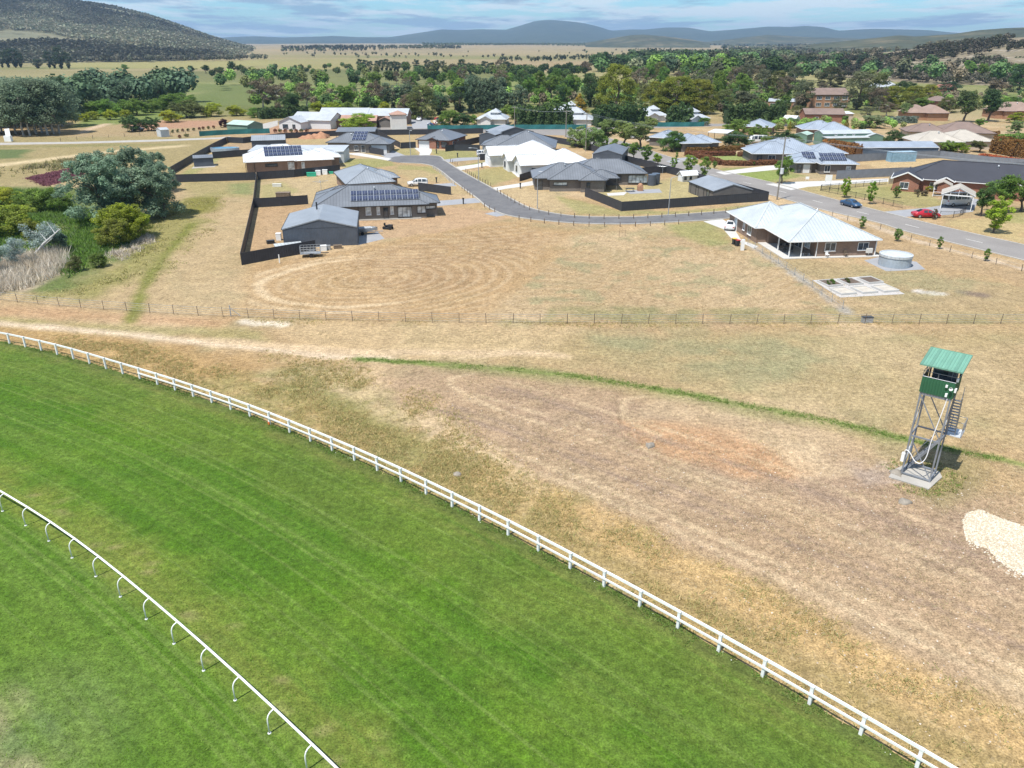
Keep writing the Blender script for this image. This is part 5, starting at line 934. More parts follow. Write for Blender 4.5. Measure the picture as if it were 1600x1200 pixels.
mb.face(q[::-1]); [mb.face([q[i], q[(i+1) % 4], q[(i+1) % 4]+uz*.10, q[i]+uz*.10]) for i in range(4)]; mb.build('roof_trim', grf, rf_)
ld = MB().box((1.5, 1.55, 3.3), (1.05, 1.5, .06)).build('landing', plain('pale_steel', (.60, .62, .64), .5, .3), tw); mb = MB()
for (x, y) in ((2.0, .82), (2.0, 1.55), (2.0, 2.28), (1.05, 2.28)): mb.tube([(x, y, 3.3), (x, y, 4.35)], .025, 6)
for z in (3.85, 4.35): mb.tube([(2.0, .82, z), (2.0, 2.28, z), (1.05, 2.28, z)], .025, 6)
mb.build('railing', G, ld)
def flight(P0, P1, wdir, n, name):
    P0, P1, wdir = Vector(P0), Vector(P1), Vector(wdir); f = MB(); f.bar(P0-wdir, P1-wdir, .05, .16); f.bar(P0+wdir, P1+wdir, .05, .16); o = f.build(name, G, tw)
    for k in range(1, n): p = P0+(P1-P0)*(k/n); MB().bar(p-wdir*.94, p+wdir*.94, .2, .035).build('tread', G, o)
    h = MB(); h.tube([P0+wdir+uz*.9, P1+wdir+uz*.9], .022, 6); [h.tube([P0+(P1-P0)*t+wdir, P0+(P1-P0)*t+wdir+uz*.9], .02, 6) for t in (.05, .5, .95)]; h.build('handrail', G, o)
flight((1.32, 1.0, 3.35), (1.32, -.35, 6.8), (.26, 0, 0), 13, 'upper_stair'); flight((-.85, .45, .05), (1.05, 1.0, 3.25), (0, .28, 0), 12, 'lower_stair')
cw_ = plain('white_conduit', (.80, .80, .80), .4); cp_ = [(.75, -1.02, 6.8), (.72, -1.06, 6.2), (.55, -1.08, 4.4), (.45, -1.1, 3.2), (.42, -1.12, 2.2), (.30, -1.14, 1.65), (.05, -1.15, 1.35), (-.3, -1.15, 1.45), (-.65, -1.14, 1.9), (-.9, -1.12, 2.1), (-1.05, -1.1, 2.05), (-1.1, -1.08, 1.7)]
MB().tube(catmull(cp_, 4), .035, 7).build('conduit', cw_, tw, smooth=True); MB().box((-1.12, -1.02, 1.42), (.22, .3, .62)).box((-1.12, -1.02, 1.75), (.24, .32, .05)).build('meter_box', M['white'], tw); MB().box((-.98, .35, 1.5), (.2, .4, .5)).build('switch_box', plain('grey_box', (.5, .52, .54), .5), tw)
t = MB(); t.lathe([(.03, 0), (.05, .12), (.13, .24)], (0, 0, 0), 10); o = t.build('loudspeaker', M['white'], tw, (e-.25, -e-.06, dk+.9)); o.rotation_euler = (R(80), 0, .3)
for (x, y, z, s) in ((e+.05, -e+.12, dk+1.55, .2), (e+.06, -e+.15, dk+.75, .24), (e-.4, -e-.08, dk+.35, .2), (e-.5, -e-.08, dk+1.0, .14)): MB().box((x, y, z), (.14, s, s*1.2)).build('equipment_box', M['white'], tw)
sl_ = MB(); q = [Vector((28.35, 49.95, 0)), Vector((30.5, 48.2, 0)), Vector((32.35, 49.9, 0)), Vector((32.55, 50.7, 0)), Vector((31.0, 52.1, 0)), Vector((29.2, 51.0, 0))]; zt = Vector((0, 0, .10))
sl_.face([p+zt for p in q]); [sl_.face([q[i], q[(i+1) % 6], q[(i+1) % 6]+zt, q[i]+zt]) for i in range(6)]; o = sl_.build('tower_footing', M['conc']); tag(o, 'rough concrete footing slab under the steel tower', 'slab')
for p in tw.children: p.location.z += .10
G = M['galv']
# ------------------------------------------------------------------ pale gravel heap and loose stones
rng = np.random.default_rng(5)
def np_mesh(name, V, F, mat, attr=None, aname='col', smooth_=False):
    me = bpy.data.meshes.new(name); V = np.asarray(V, float); F = np.asarray(F); k = F.shape[1]
    me.vertices.add(len(V)); me.vertices.foreach_set('co', V.ravel()); me.loops.add(F.size); me.loops.foreach_set('vertex_index', F.ravel()); me.polygons.add(len(F)); me.polygons.foreach_set('loop_start', np.arange(0, F.size, k)); me.polygons.foreach_set('loop_total', np.full(len(F), k))
    if attr is not None:
        if attr.ndim == 2: a = me.color_attributes.new(aname, 'FLOAT_COLOR', 'POINT'); a.data.foreach_set('color', np.concatenate([attr, np.ones((len(attr), 1))], 1).ravel())
        else: a = me.attributes.new(aname, 'FLOAT', 'POINT'); a.data.foreach_set('value', attr.astype(float))
    me.update(); 
    if mat is not None: me.materials.append(mat)
    return me
gp = PL([(1503, 815), (1512, 800), (1530, 796), (1560, 808), (1600, 822), (1700, 850), (1700, 960), (1600, 900), (1570, 885), (1545, 860), (1510, 845)])
def scatter_in(poly, n, seed):
    r = np.random.default_rng(seed); w = [tuple(p[:2]) for p in poly]; x0, x1 = min(p[0] for p in w), max(p[0] for p in w); y0, y1 = min(p[1] for p in w), max(p[1] for p in w); out = np.zeros((0, 2))
    while len(out) < n:
        c = np.stack([r.uniform(x0, x1, n), r.uniform(y0, y1, n)], 1); out = np.concatenate([out, c[inside(c[:, 0], c[:, 1], w)]])
    return out[:n]
def attr_mat(name, aname, rough=.9, tr=0.0):
    m, nt, n, b = newmat(name); setb(b, rough, 0, .12); a = n.new('ShaderNodeAttribute'); a.attribute_name = aname; nt.links.new(a.outputs['Color'], b.inputs['Base Color'])
    if tr:
        t = n.new('ShaderNodeBsdfTranslucent'); nt.links.new(a.outputs['Color'], t.inputs['Color']); mx = n.new('ShaderNodeMixShader'); mx.inputs[0].default_value = tr
        nt.links.new(b.outputs[0], mx.inputs[1]); nt.links.new(t.outputs[0], mx.inputs[2]); nt.links.new(mx.outputs[0], n['Material Output'].inputs['Surface'])
    return m
stone_m = attr_mat('stone_chips', 'col'); grass_m = attr_mat('grass_blades', 'col', .9, .25)
def stones(name, pos, smin, smax, cols, label=None, z=0.0):
    n = len(pos); base = np.array([[1, 0, 0], [0, 1, 0], [-1, 0, 0], [0, -1, 0], [0, 0, .8]]); F0 = np.array([[0, 1, 4], [1, 2, 4], [2, 3, 4], [3, 0, 4]])
    s = rng.uniform(smin, smax, n); a = rng.uniform(0, 6.28, n); V = np.repeat(base[None], n, 0)*s[:, None, None]*rng.uniform(.7, 1.3, (n, 5, 3)); ca, sa = np.cos(a)[:, None], np.sin(a)[:, None]
    x = V[..., 0]*ca-V[..., 1]*sa; y_ = V[..., 0]*sa+V[..., 1]*ca; zz_ = pos[:, 2][:, None] if pos.shape[1] > 2 else z
    V = np.stack([x+pos[:, 0][:, None], y_+pos[:, 1][:, None], V[..., 2]*.8+zz_], -1).reshape(-1, 3); F = (F0[None]+5*np.arange(n)[:, None, None]).reshape(-1, 3)
    cc = np.array(cols)[rng.integers(0, len(cols), n)]*rng.uniform(.8, 1.15, (n, 1)); return np_mesh(name, V, F, stone_m, np.repeat(np.clip(cc, 0, 1), 5, 0))
gw_ = [tuple(p[:2]) for p in gp]
def gheight(x, y):
    dd = segdist(x, y, gw_+[gw_[0]]); dd = np.where(inside(x, y, gw_), dd, -dd); return np.clip(smooth(-.1, 1.6, dd)*.30*(.45+fbm(x, y, .9, 3, 6))+(fbm(x, y, 3.0, 2, 7)-.5)*.06, 0, 1)*(dd > -.15), dd
gxs, gys = np.meshgrid(np.arange(min(p[0] for p in gw_)-.3, max(p[0] for p in gw_)+.3, .14), np.arange(min(p[1] for p in gw_)-.3, max(p[1] for p in gw_)+.3, .14)); gz, gd_ = gheight(gxs.ravel(), gys.ravel()); ii = np.arange(gxs.size).reshape(gxs.shape); q = np.stack([ii[:-1, :-1], ii[:-1, 1:], ii[1:, 1:], ii[1:, :-1]], -1).reshape(-1, 4); q = q[(gd_[q] > .02).all(1)]
struct(link('gravel_mound', np_mesh('gravel_mound', np.stack([gxs.ravel(), gys.ravel(), gz+.004], 1), q, plain('cream_gravel', (.45, .39, .29), .95, var=.2, scale=5)), None))
ps = scatter_in(gp, 9000, 3); ps2 = scatter_in([p+Vector((random.uniform(-1, .4), random.uniform(-1, .4), 0)) for p in gp], 1500, 4)
o = stuff(link('gravel', stones('gravel', (lambda p: np.concatenate([p, gheight(p[:, 0], p[:, 1])[0][:, None]+.004], 1))(np.concatenate([ps, ps2])), .03, .085, [(.56, .50, .39), (.50, .43, .32), (.44, .36, .25), (.62, .57, .48)], z=.008), None)); tag(o, 'spread of cream crushed gravel on the bare paddock edge', 'gravel')
for (px, py, s, lab) in ((1401, 741, .55, 'grey flat rock lying against the meter box side of the tower footing'), (1015, 697, .5, 'grey boulder half sunk in the bare brown soil'), (1413, 785, .5, 'grey lump of clay beside the tower weeds'), (715, 742, .4, 'small pale boulder in the dry grass near running rail')):
    mb = MB(); mb.lathe([(s, 0), (s*.95, s*.25), (s*.55, s*.5), (0, s*.58)], n=9); me = mb.data('rock', True)
    for v in me.vertices: v.co.x *= 1+.3*math.sin(v.co.y*7+px); v.co.y *= .7+.2*math.cos(v.co.x*9); v.co.z *= 1+.3*math.sin(v.co.x*11+px)
    tag(link('rock', me, plain('field_rock', (.27, .24, .2), .95, var=.3, scale=3), None, U(px, py), px*.1), lab, 'rock')
# ------------------------------------------------------------------ vehicles
tyre = plain('tyre_rubber', (.02, .02, .022), .85); rim = plain('alloy_rim', (.45, .46, .48), .35, .7); lampm = plain('lamp_lens', (.75, .76, .75), .2); redl = plain('tail_lens', (.45, .02, .02), .25)
def paint(name, col):
    m, nt, n, b = newmat(name); setb(b, .28, 0, .5); b.inputs['Coat Weight'].default_value = .6; f = nnoise(nt, 2.0, 3); nt.links.new(nmix(nt, nrange(nt, f, .3, .7, 0, .4), col, tuple(c*.85 for c in col)), b.inputs['Base Color']); return m
PAINT = dict(white=paint('white_car_paint', (.74, .75, .76)), blue=paint('blue_car_paint', (.028, .075, .155)), red=paint('red_car_paint', (.42, .01, .025)), silver=paint('silver_car_paint', (.42, .44, .46)), grey=paint('grey_car_paint', (.12, .125, .13)))
# stations: x, z bottom, z belt, z top, half width bottom, belt, top
SH = dict(
 sedan=([(-2.35, .38, .70, .72, .70, .74, .66), (-2.2, .28, .88, .95, .84, .86, .74), (-1.65, .26, .93, 1.04, .88, .91, .76), (-.85, .26, .93, 1.40, .89, .92, .62), (-.1, .26, .92, 1.46, .89, .92, .64), (.65, .26, .91, 1.30, .89, .92, .64), (1.25, .26, .88, .96, .88, .91, .78), (1.95, .27, .78, .82, .84, .88, .72), (2.3, .34, .62, .64, .70, .74, .6)], 3, 6, .32, (-1.4, 1.38)),
 wagon=([(-2.3, .42, .85, 1.0, .78, .82, .70), (-2.2, .34, 1.0, 1.45, .86, .90, .70), (-1.95, .32, 1.02, 1.66, .90, .93, .70), (-.9, .32, 1.02, 1.74, .91, .94, .72), (0, .32, 1.02, 1.72, .91, .94, .72), (.6, .32, 1.02, 1.55, .91, .94, .72), (1.2, .32, 1.02, 1.10, .91, .94, .82), (1.95, .34, .95, 1.0, .88, .90, .78), (2.35, .42, .75, .78, .76, .78, .66)], 1, 6, .37, (-1.4, 1.42)),
 van=([(-2.95, .42, 1.2, 2.30, .92, .96, .82), (-2.9, .36, 1.3, 2.55, .96, .99, .84), (-1.5, .34, 1.3, 2.62, .97, 1.0, .85), (0, .34, 1.3, 2.62, .97, 1.0, .85), (1.3, .34, 1.3, 2.60, .97, 1.0, .85), (1.9, .34, 1.25, 2.30, .97, 1.0, .82), (2.5, .36, 1.15, 1.25, .95, .97, .84), (2.95, .45, .9, .92, .84, .86, .74)], 0, 5, .36, (-1.7, 1.95)))
def car(kind, col, P, rz, label, name='parked_car', cat='car', scale=1.0, group=None):
    st, g0, g1, wr, wx = SH[kind]; t = thing(name, label, cat, P, rz, group); t.scale = (scale,)*3; mb = MB(); rings = []
    for (x, z0, zb, zt_, w0, wb, wt) in st: rings.append([Vector((x, -w0, z0)), Vector((x, -wb, (z0+zb)/2)), Vector((x, -wb*.98, zb)), Vector((x, -wt, zt_-.03)), Vector((x, -wt*.8, zt_)), Vector((x, wt*.8, zt_)), Vector((x, wt, zt_-.03)), Vector((x, wb*.98, zb)), Vector((x, wb, (z0+zb)/2)), Vector((x, w0, z0))])
    for a, b2 in zip(rings, rings[1:]):
        for i in range(10): j = (i+1) % 10; mb.face([a[i], a[j], b2[j], b2[i]][::-1])
    mb.face(rings[0]); mb.face(rings[-1][::-1]); body = mb.build('body', PAINT[col], t, smooth=True)
    for s in (2, 6):                              # side glass between belt line and roof
        for i in range(g0, g1):
            a, b2 = rings[i], rings[i+1]; q = [a[s], b2[s], b2[s+1], a[s+1]]; c = sum(q, Vector())/4; c2 = Vector((c.x, 0, c.z)); off = (c-c2).normalized()*.018
            if (q[3]-q[0]).length < .12 and (q[2]-q[1]).length < .12: continue
            q = [c+(v-c)*.86+off for v in q]; b3 = MB(); b3.face(q if s == 6 else q[::-1]); b3.face((q if s == 2 else q[::-1])); b3.build('side_window', M['glass'], t)
    for (i, j, nm) in ((g1, g1-1, 'windscreen'), (g0-1 if g0 > 0 else 0, g0 if g0 > 0 else 0, 'rear_window')):
        if i == j:
            r_ = rings[0]; q = [Vector((r_[0].x-.02, -.7, 1.35)), Vector((r_[0].x-.02, .7, 1.35)), Vector((r_[0].x-.01, .62, 2.1)), Vector((r_[0].x-.01, -.62, 2.1))]
        else:
            a, b2 = rings[i], rings[j]; q = [a[4], a[5], b2[5], b2[4]]; c = sum(q, Vector())/4; nrm = (q[1]-q[0]).cross(q[2]-q[0]).normalized(); nrm = nrm if nrm.z > 0 else -nrm; q = [c+(v-c)*.93+nrm*.02 for v in q]
        b3 = MB(); b3.face(q); b3.face(q[::-1]); b3.build(nm, M['glass'], t)
    hw_ = st[len(st)//2][4]
    for x in wx:
        for s in (-1, 1):
            w_ = MB().tube([(0, -.11, 0), (0, .11, 0)], wr, 18).build('wheel', tyre, t, (x, s*(hw_-.08), wr)); MB().tube([(0, -.115, 0), (0, .115, 0)], wr*.62, 14).build('rim', rim, w_)
    xf, xb = st[-1][0], st[0][0]; zf, zr = st[-2][2]-.06, st[1][2]-.05
    for s in (-1, 1): MB().box((xf-.12, s*st[-1][5]*.86, zf-.05), (.22, .3, .13)).build('headlight', lampm, t); MB().box((xb+.06, s*st[0][5]*.9, zr-.08), (.16, .26, .16)).build('tail_light', redl, t)
    MB().box((xf-.02, 0, st[-1][1]+.12), (.1, 1.1, .14)).build('grille', M['darkmetal'], t)
    for s in (-1, 1): MB().box((st[g1][0]-.25, s*(st[g1][5]+.1), st[g1][2]+.06), (.1, .18, .13)).build('mirror', PAINT[col], t)
    return t
def ang(a, b2): return math.atan2(b2.y-a.y, b2.x-a.x)
sb = ang(bbm[50], bbm[56])
car('wagon', 'white', U(653, 290.5), R(187), 'white four wheel drive wagon parked on the solar house driveway'); car('wagon', 'white', U(598, 235), R(-75), 'white wagon facing out of the white garage door driveway'); car('sedan', 'white', U(1141, 357), R(70), 'white hatchback parked beside the pale blue roofed brick house')
car('sedan', 'blue', U(1329, 322.5), sb, 'dark blue sedan parked on the worn cross street'); car('sedan', 'red', U(1446, 339.5), R(-3), 'bright red sedan parked on the verge by navy roofed house', scale=1.05); car('van', 'white', U(1494, 321), R(14), 'white high roofed minibus standing under the carport', 'parked_minibus', 'minibus')
car('wagon', 'white', U(757, 244), R(8), 'white utility wagon parked before the dark slate roofed house'); car('wagon', 'white', U(1020, 222), R(10), 'white wagon parked behind the street trees near pale blue roof'); car('sedan', 'silver', U(985, 217), R(5), 'silver car parked under the loose crowned street trees'); car('sedan', 'white', U(1066, 216), R(170), 'white car parked beside wide pale blue roofed house')
car('van', 'white', U(1182, 224), R(180), 'white box caravan van parked under round trees behind hedge', 'parked_van', 'van'); car('wagon', 'grey', U(215, 204.5), R(0), 'old grey wagon parked by the two dark round trees'); car('sedan', 'white', U(655, 188.5), R(90), 'white car parked on the homestead car park under brown cypresses')
# trailers and yard things beside the charcoal shed
tr = thing('cage_trailer', 'galvanised cage trailer parked against the charcoal steel fence', 'trailer', U(486, 400.5), R(11)); mb = MB(); L_, Wt = 3.0, 1.6
for z in (.55, .9, 1.25, 1.6):
    for (a, b2) in (((-L_/2, -Wt/2), (L_/2, -Wt/2)), ((-L_/2, Wt/2), (L_/2, Wt/2)), ((-L_/2, -Wt/2), (-L_/2, Wt/2)), ((L_/2, -Wt/2), (L_/2, Wt/2))): mb.bar((a[0], a[1], z), (b2[0], b2[1], z), .04, .05)
for k in range(7):
    for s in (-1, 1): mb.box((-L_/2+L_*k/6, s*Wt/2, 1.07), (.04, .04, 1.1))
mb.build('cage', M['galv'], tr); MB().box((0, 0, .55), (L_, Wt, .08)).build('tray', M['galv'], tr); MB().bar((L_/2, 0, .5), (L_/2+1.2, 0, .45), .1, .1).build('drawbar', M['darkmetal'], tr)
for s in (-1, 1): MB().tube([(.1, s*.88-.1, .32), (.1, s*.88+.1, .32)], .32, 16).build('wheel', tyre, tr); MB().box((.1, s*.88, .7), (.9, .24, .04)).build('mudguard', M['galv'], tr)
bt_ = thing('boat_trailer', 'small aluminium boat on its trailer beside the charcoal shed', 'boat', U(571, 366), R(12)); mb = MB(); xs_ = (-2.0, -1.2, 0, 1.0, 1.7, 2.1); wd = (.75, .8, .82, .7, .4, .03)
for i in range(5):
    for s in (-1, 1):
        a, b2 = xs_[i], xs_[i+1]; k0, k1 = wd[i]*s, wd[i+1]*s; mb.face([(a, k0, 1.15), (b2, k1, 1.2), (b2, k1*.55, .6+.1*(i > 2)), (a, k0*.55, .6)]); mb.face([(a, k0*.55, .6), (b2, k1*.55, .6+.1*(i > 2)), (b2, 0, .52+.12*(i > 2)), (a, 0, .52)])
mb.face([(-2.0, -.75, 1.15), (-2, -.4, .6), (-2, .4, .6), (-2, .75, 1.15)]); mb.build('hull', M['galv'], bt_); MB().box((-2.15, 0, 1.1), (.3, .3, .7)).build('outboard_motor', M['darkmetal'], bt_); MB().box((.2, 0, 1.0), (.35, 1.3, .06)).box((-.9, 0, 1.0), (.35, 1.4, .06)).build('thwart', M['galv'], bt_); MB().bar((-1.8, 0, .42), (3.0, 0, .42), .1, .1).build('trailer_frame', M['galv'], bt_)
for s in (-1, 1): MB().tube([(-.5, s*.85-.09, .3), (-.5, s*.85+.09, .3)], .3, 14).build('wheel', tyre, bt_)
mw = thing('ride_on_mower', 'dark ride-on mower parked on bare ground before solar roofed house', 'mower', U(606, 358), R(-20)); MB().box((.5, 0, .62), (.8, .6, .4)).build('bonnet', M['darkmetal'], mw); MB().box((-.35, 0, .62), (.5, .5, .1)).box((-.58, 0, .85), (.1, .5, .4)).build('seat', M['darkmetal'], mw); MB().box((0, 0, .28), (1.2, 1.1, .16)).build('cutter_deck', M['darkmetal'], mw)
for (x, rr_) in ((.65, .2), (-.5, .28)):
    for s in (-1, 1): MB().tube([(x, s*.45-.09, rr_), (x, s*.45+.09, rr_)], rr_, 12).build('wheel', tyre, mw)
def crate(px, py, size, m, lab, rz=.2, nm='box', cat='box'):
    t = thing(nm, lab, cat, U(px, py), rz); MB().box((0, 0, size[2]/2), size).build('body', m, t); MB().box((0, 0, size[2]+.02), (size[0]*1.05, size[1]*1.05, .05)).build('lid', m, t); return t
crate(487, 275.5, (2.2, .9, .9), gnm, 'green plastic bin box against the charcoal fence', .12); crate(497.5, 273.5, (1.2, 1.0, 1.1), M['white'], 'white cube container on fence side next to green box', .1); crate(508, 272.5, (1.2, 1.0, 1.1), M['white'], 'white cube container between another cube and the low green tub', .1); crate(517.5, 271.5, (1.0, .6, .5), gnm, 'low green tub beside the white cube container', .1)
crate(506, 391.5, (.9, .7, .8), M['white'], 'white drum box beside the cage trailer', .3); crate(513, 389.5, (.7, .6, .6), M['galv'], 'grey tool box beside the cage trailer and shed', .1); crate(528, 388, (1.3, .7, .5), M['timber'], 'brown timber pile beside charcoal shed front', .2, 'timber_stack', 'timber'); crate(436, 375, (.8, .8, 1.1), M['white'], 'white appliance standing behind the charcoal shed', .1); crate(423, 380.5, (1.2, .7, .5), M['darkmetal'], 'dark bundle of scrap on the dry yard floor', .5); crate(443, 307.5, (2.8, 1.8, .9), M['timber'], 'weathered timber pallet enclosure on the dry lawn', .1, 'timber_pen', 'pen'); crate(433, 291.5, (1.9, .7, .6), M['offwhite'], 'pale garden bench seat on the dry lawn', .1, 'bench', 'bench')
t = thing('marker_post', 'short white marker post standing before the meadow corner fence', 'post', U(437, 411)); MB().box((0, 0, .6), (.12, .12, 1.2)).build('shaft', M['white'], t); MB().box((0, 0, 1.22), (.16, .16, .06)).build('cap', M['white'], t)
# oval pool
pl_ = thing('swimming_pool', 'oval above ground pool with blue water in the fenced yard', 'pool', U(352, 237), .1); mb = MB(); mw_ = MB(); n_ = 28; rx_, ry_ = 4.2, 2.3
for k in range(n_):
    a0, a1 = k*2*math.pi/n_, (k+1)*2*math.pi/n_; p0, p1 = Vector((rx_*math.cos(a0), ry_*math.sin(a0), 0)), Vector((rx_*math.cos(a1), ry_*math.sin(a1), 0)); z = uz*1.2
    mb.face([p0, p1, p1+z, p0+z]); mb.face([p0+z, p1+z, p1*.95+z, p0*.95+z]); mb.face([p0*.95+z, p1*.95+z, p1*.95+uz*.9, p0*.95+uz*.9]); mw_.face([p0*.95+uz*1.05, p1*.95+uz*1.05, uz*1.05])
mb.build('pool_wall', plain('pool_wall', (.30, .36, .42), .5), pl_); mw_.build('water', plain('pool_water', (.10, .30, .45), .08), pl_)
def clothesline(px, py, lab):
    t = thing('clothes_hoist', lab, 'clothesline', U(px, py), .4); MB().tube([(0, 0, 0), (0, 0, 2.0)], .04, 8).build('mast', G, t)
    for k in range(4): a = k*math.pi/2; MB().tube([(0, 0, 1.7), (math.cos(a)*1.7, math.sin(a)*1.7, 2.05)], .03, 6).build('arm', G, t)
    for f in (.5, .75, 1.0): q = [(math.cos(k*math.pi/2)*1.7*f, math.sin(k*math.pi/2)*1.7*f, 1.7+.35*f) for k in range(5)]; MB().tube(q, .012, 4).build('line', G, t)
clothesline(502, 297.5, 'rotary clothes hoist on the lawn behind pale slate roof'); clothesline(1035, 272, 'rotary clothes hoist beside fence of the grey brick house yard')
def dirt(px, py, rx_, h, lab):
    me = MB().lathe([(rx_, -.05), (rx_*.8, h*.35), (rx_*.45, h*.8), (rx_*.15, h), (0, h*1.02)], n=18).data('dirt_pile', True)
    for v in me.vertices: k = 1+.22*math.sin(v.co.x*2.1+px)+.15*math.cos(v.co.y*3.3); v.co.x *= k; v.co.z *= .85+.25*math.sin(v.co.x*1.7+v.co.y)
    tag(link('dirt_pile', me, plain('red_earth', (.36, .19, .11), .95, var=.25), None, U(px, py)), lab, 'earth mound')
dirt(481, 216, 3.2, 1.3, 'low reddish heap of soil behind the dark farm shed'); dirt(500, 215, 3.8, 1.9, 'tall reddish heap of soil beside house with blue solar panels')
oven = thing('pizza_oven', 'orange brick garden oven on the grey brick house patio', 'oven', U(1000, 298)); MB().box((0, 0, .5), (1.2, 1.1, 1.0)).build('plinth', M['brick_or'], oven); MB().lathe([(.6, 1.0), (.5, 1.4), (.2, 1.65), (0, 1.68)], n=12).build('dome', M['brick_or'], oven); MB().tube([(0, 0, 1.6), (0, 0, 2.2)], .1, 8).build('chimney', M['darkmetal'], oven)
tb = thing('outdoor_table', 'dark outdoor table standing on the grey patio beyond fence', 'table', U(984, 299.5), .1); MB().box((0, 0, .72), (1.9, 1.0, .06)).build('table_top', M['darkmetal'], tb)
for sx_ in (-.8, .8):
    for sy_ in (-.4, .4): MB().box((sx_, sy_, .35), (.07, .07, .69)).build('leg', M['darkmetal'], tb)
gf = thing('goal_frame', 'small bare steel frame standing alone in the vacant dry lot', 'frame', U(972, 369), .1); MB().tube([(-.5, 0, 0), (-.5, 0, 1.0), (.5, 0, 1.0), (.5, 0, 0)], .03, 6).build('hoop', M['timber'], gf); MB().tube([(-.5, 0, .55), (.5, 0, .55)], .02, 6).build('cross_bar', M['timber'], gf)
# letterboxes at the driveways
for (px, py, lab) in ((724, 319, 'black pillar letterbox at the solar house driveway'), (682, 285.5, 'black letterbox on lawn edge near the white wagon'), (753, 262.5, 'dark letterbox beside the white house driveway'), (813, 294.5, 'dark letterbox beside drive of the grey brick house'), (682, 240, 'dark letterbox on lawn of the small brick house'), (715, 246, 'dark letterbox on lawn before slate roofed house')):
    t = thing('letterbox', lab, 'letterbox', U(px, py)); MB().box((0, 0, .5), (.25, .25, 1.0)).build('pillar', M['darkmetal'], t); MB().box((0, -.02, 1.12), (.4, .42, .26)).build('mailbox', M['darkmetal'], t)
sg = thing('sign_board', 'blank white sign board on posts beside the pale driveway', 'sign', U(1293, 290), -.1); MB().box((0, 0, 1.75), (1.5, .06, 1.3)).build('board', M['white'], sg); [MB().box((x, .06, 1.2), (.09, .09, 2.4)).build('post', M['white'], sg) for x in (-.6, .6)]
sg = thing('sign_board', 'small white sign on the green lawn by the power pole', 'sign', U(1261, 282), -.1); MB().box((0, 0, .6), (.8, .05, .6)).build('board', M['white'], sg); [MB().box((x, .05, .4), (.06, .06, .8)).build('post', M['white'], sg) for x in (-.3, .3)]
ps_ = thing('pump_stand', 'white pump cabinet with tilted panel beside the gravel road', 'cabinet', U(14, 221)); MB().box((0, 0, .9), (2.2, 1.2, 1.8)).build('cabinet', M['white'], ps_); b9 = MB().box((0, 0, 0), (1.6, .1, 2.4)).build('panel', M['white'], ps_, (.2, .1, 2.8)); b9.rotation_euler = (R(-15), R(-8), 0)
jk = thing('junk_heap', 'heap of white red and blue sheets beside the homestead car park', 'junk', U(684, 196)); jr = random.Random(4); jc = [M['white'], rdm, PAINT['blue'], M['offwhite'], M['galv']]
for k in range(26):
    a = jr.uniform(0, 6.28); d_ = jr.uniform(0, 4.2); o = MB().box((0, 0, 0), (jr.uniform(1, 2.2), jr.uniform(.5, 1.4), jr.uniform(.2, .6))).build('sheet', jc[k % 5], jk, (math.cos(a)*d_, math.sin(a)*d_*.6, .35+(4.2-d_)*jr.uniform(.2, .65))); o.rotation_euler = (jr.uniform(-.5, .5), jr.uniform(-.5, .5), jr.uniform(0, 3))
# ------------------------------------------------------------------ poles, street lights, wires
def pole(px, py, pyt, lab, arm=0.0, xf=False):
    h = hgt(px, py, pyt); t = thing('power_pole', lab, 'power pole', U(px, py), arm); MB().tube([(0, 0, 0), (0, 0, h)], [.17, .12], 10).build('shaft', M['pole'], t); MB().box((0, .14, h-.5), (2.2, .1, .12)).build('crossarm', M['timber'], t)
    for x in (-.95, -.35, .35, .95): MB().tube([(x, .14, h-.44), (x, .14, h-.22)], .05, 6).build('insulator', M['white'], t)
    if xf: MB().tube([(.0, -.42, h*.42), (.0, -.42, h*.42+1.1)], .36, 12).build('transformer', plain('pale_grey_paint', (.55, .57, .58), .5), t)
    return t, h
poles = [pole(1214, 312, 213, 'tall timber power pole with grey transformer at street corner', .2, True), pole(915, 236, 176, 'timber power pole amid the loose street trees', .3), pole(884, 214, 172, 'timber power pole in front of the long dark hedge', .1), pole(804, 209, 166, 'timber power pole by the green mesh fence and hedge', .1)]
def wire(a, b2, sag, lab, n=14):
    pts = [a+(b2-a)*(k/n)-uz*sag*4*(k/n)*(1-k/n) for k in range(n+1)]; o = MB().tube(pts, .022, 4).build('overhead_wire', M['galv'], None); me = o.data
    o.location = pts[0]; 
    for v in me.vertices: v.co -= pts[0]
    tag(o, lab, 'wire')
def top(i, x): t, h = poles[i]; return t.location+Vector((x*math.cos(t.rotation_euler.z), x*math.sin(t.rotation_euler.z), h-.25))
far_ = Vector((128, 132, 9.2))
for k, x in enumerate((-.95, .35, .95)): wire(top(0, x), far_+Vector((0, x, 0)), 1.3, ('left', 'middle', 'right')[k] and ('overhead wire over navy roof on outer crossarm end', 'overhead wire over navy roof on the middle insulator', 'overhead wire over navy roof on inner crossarm end')[k])
for k, x in enumerate((-.95, .95)): wire(top(1, x), top(0, x), 1.2, ('overhead wire above street trees from near crossarm end', 'overhead wire above street trees from far crossarm end')[k])
for (i, j, n1_, n2_) in ((3, 2, 'long hedge', 'mesh fence'), (2, 1, 'cottage gables', 'street trees')): wire(top(i, -.9), top(j, -.9), .8, 'front overhead wire crossing the '+n1_+' beside '+n2_); wire(top(i, .9), top(j, .9), .8, 'rear overhead wire crossing the '+n1_+' beside '+n2_)
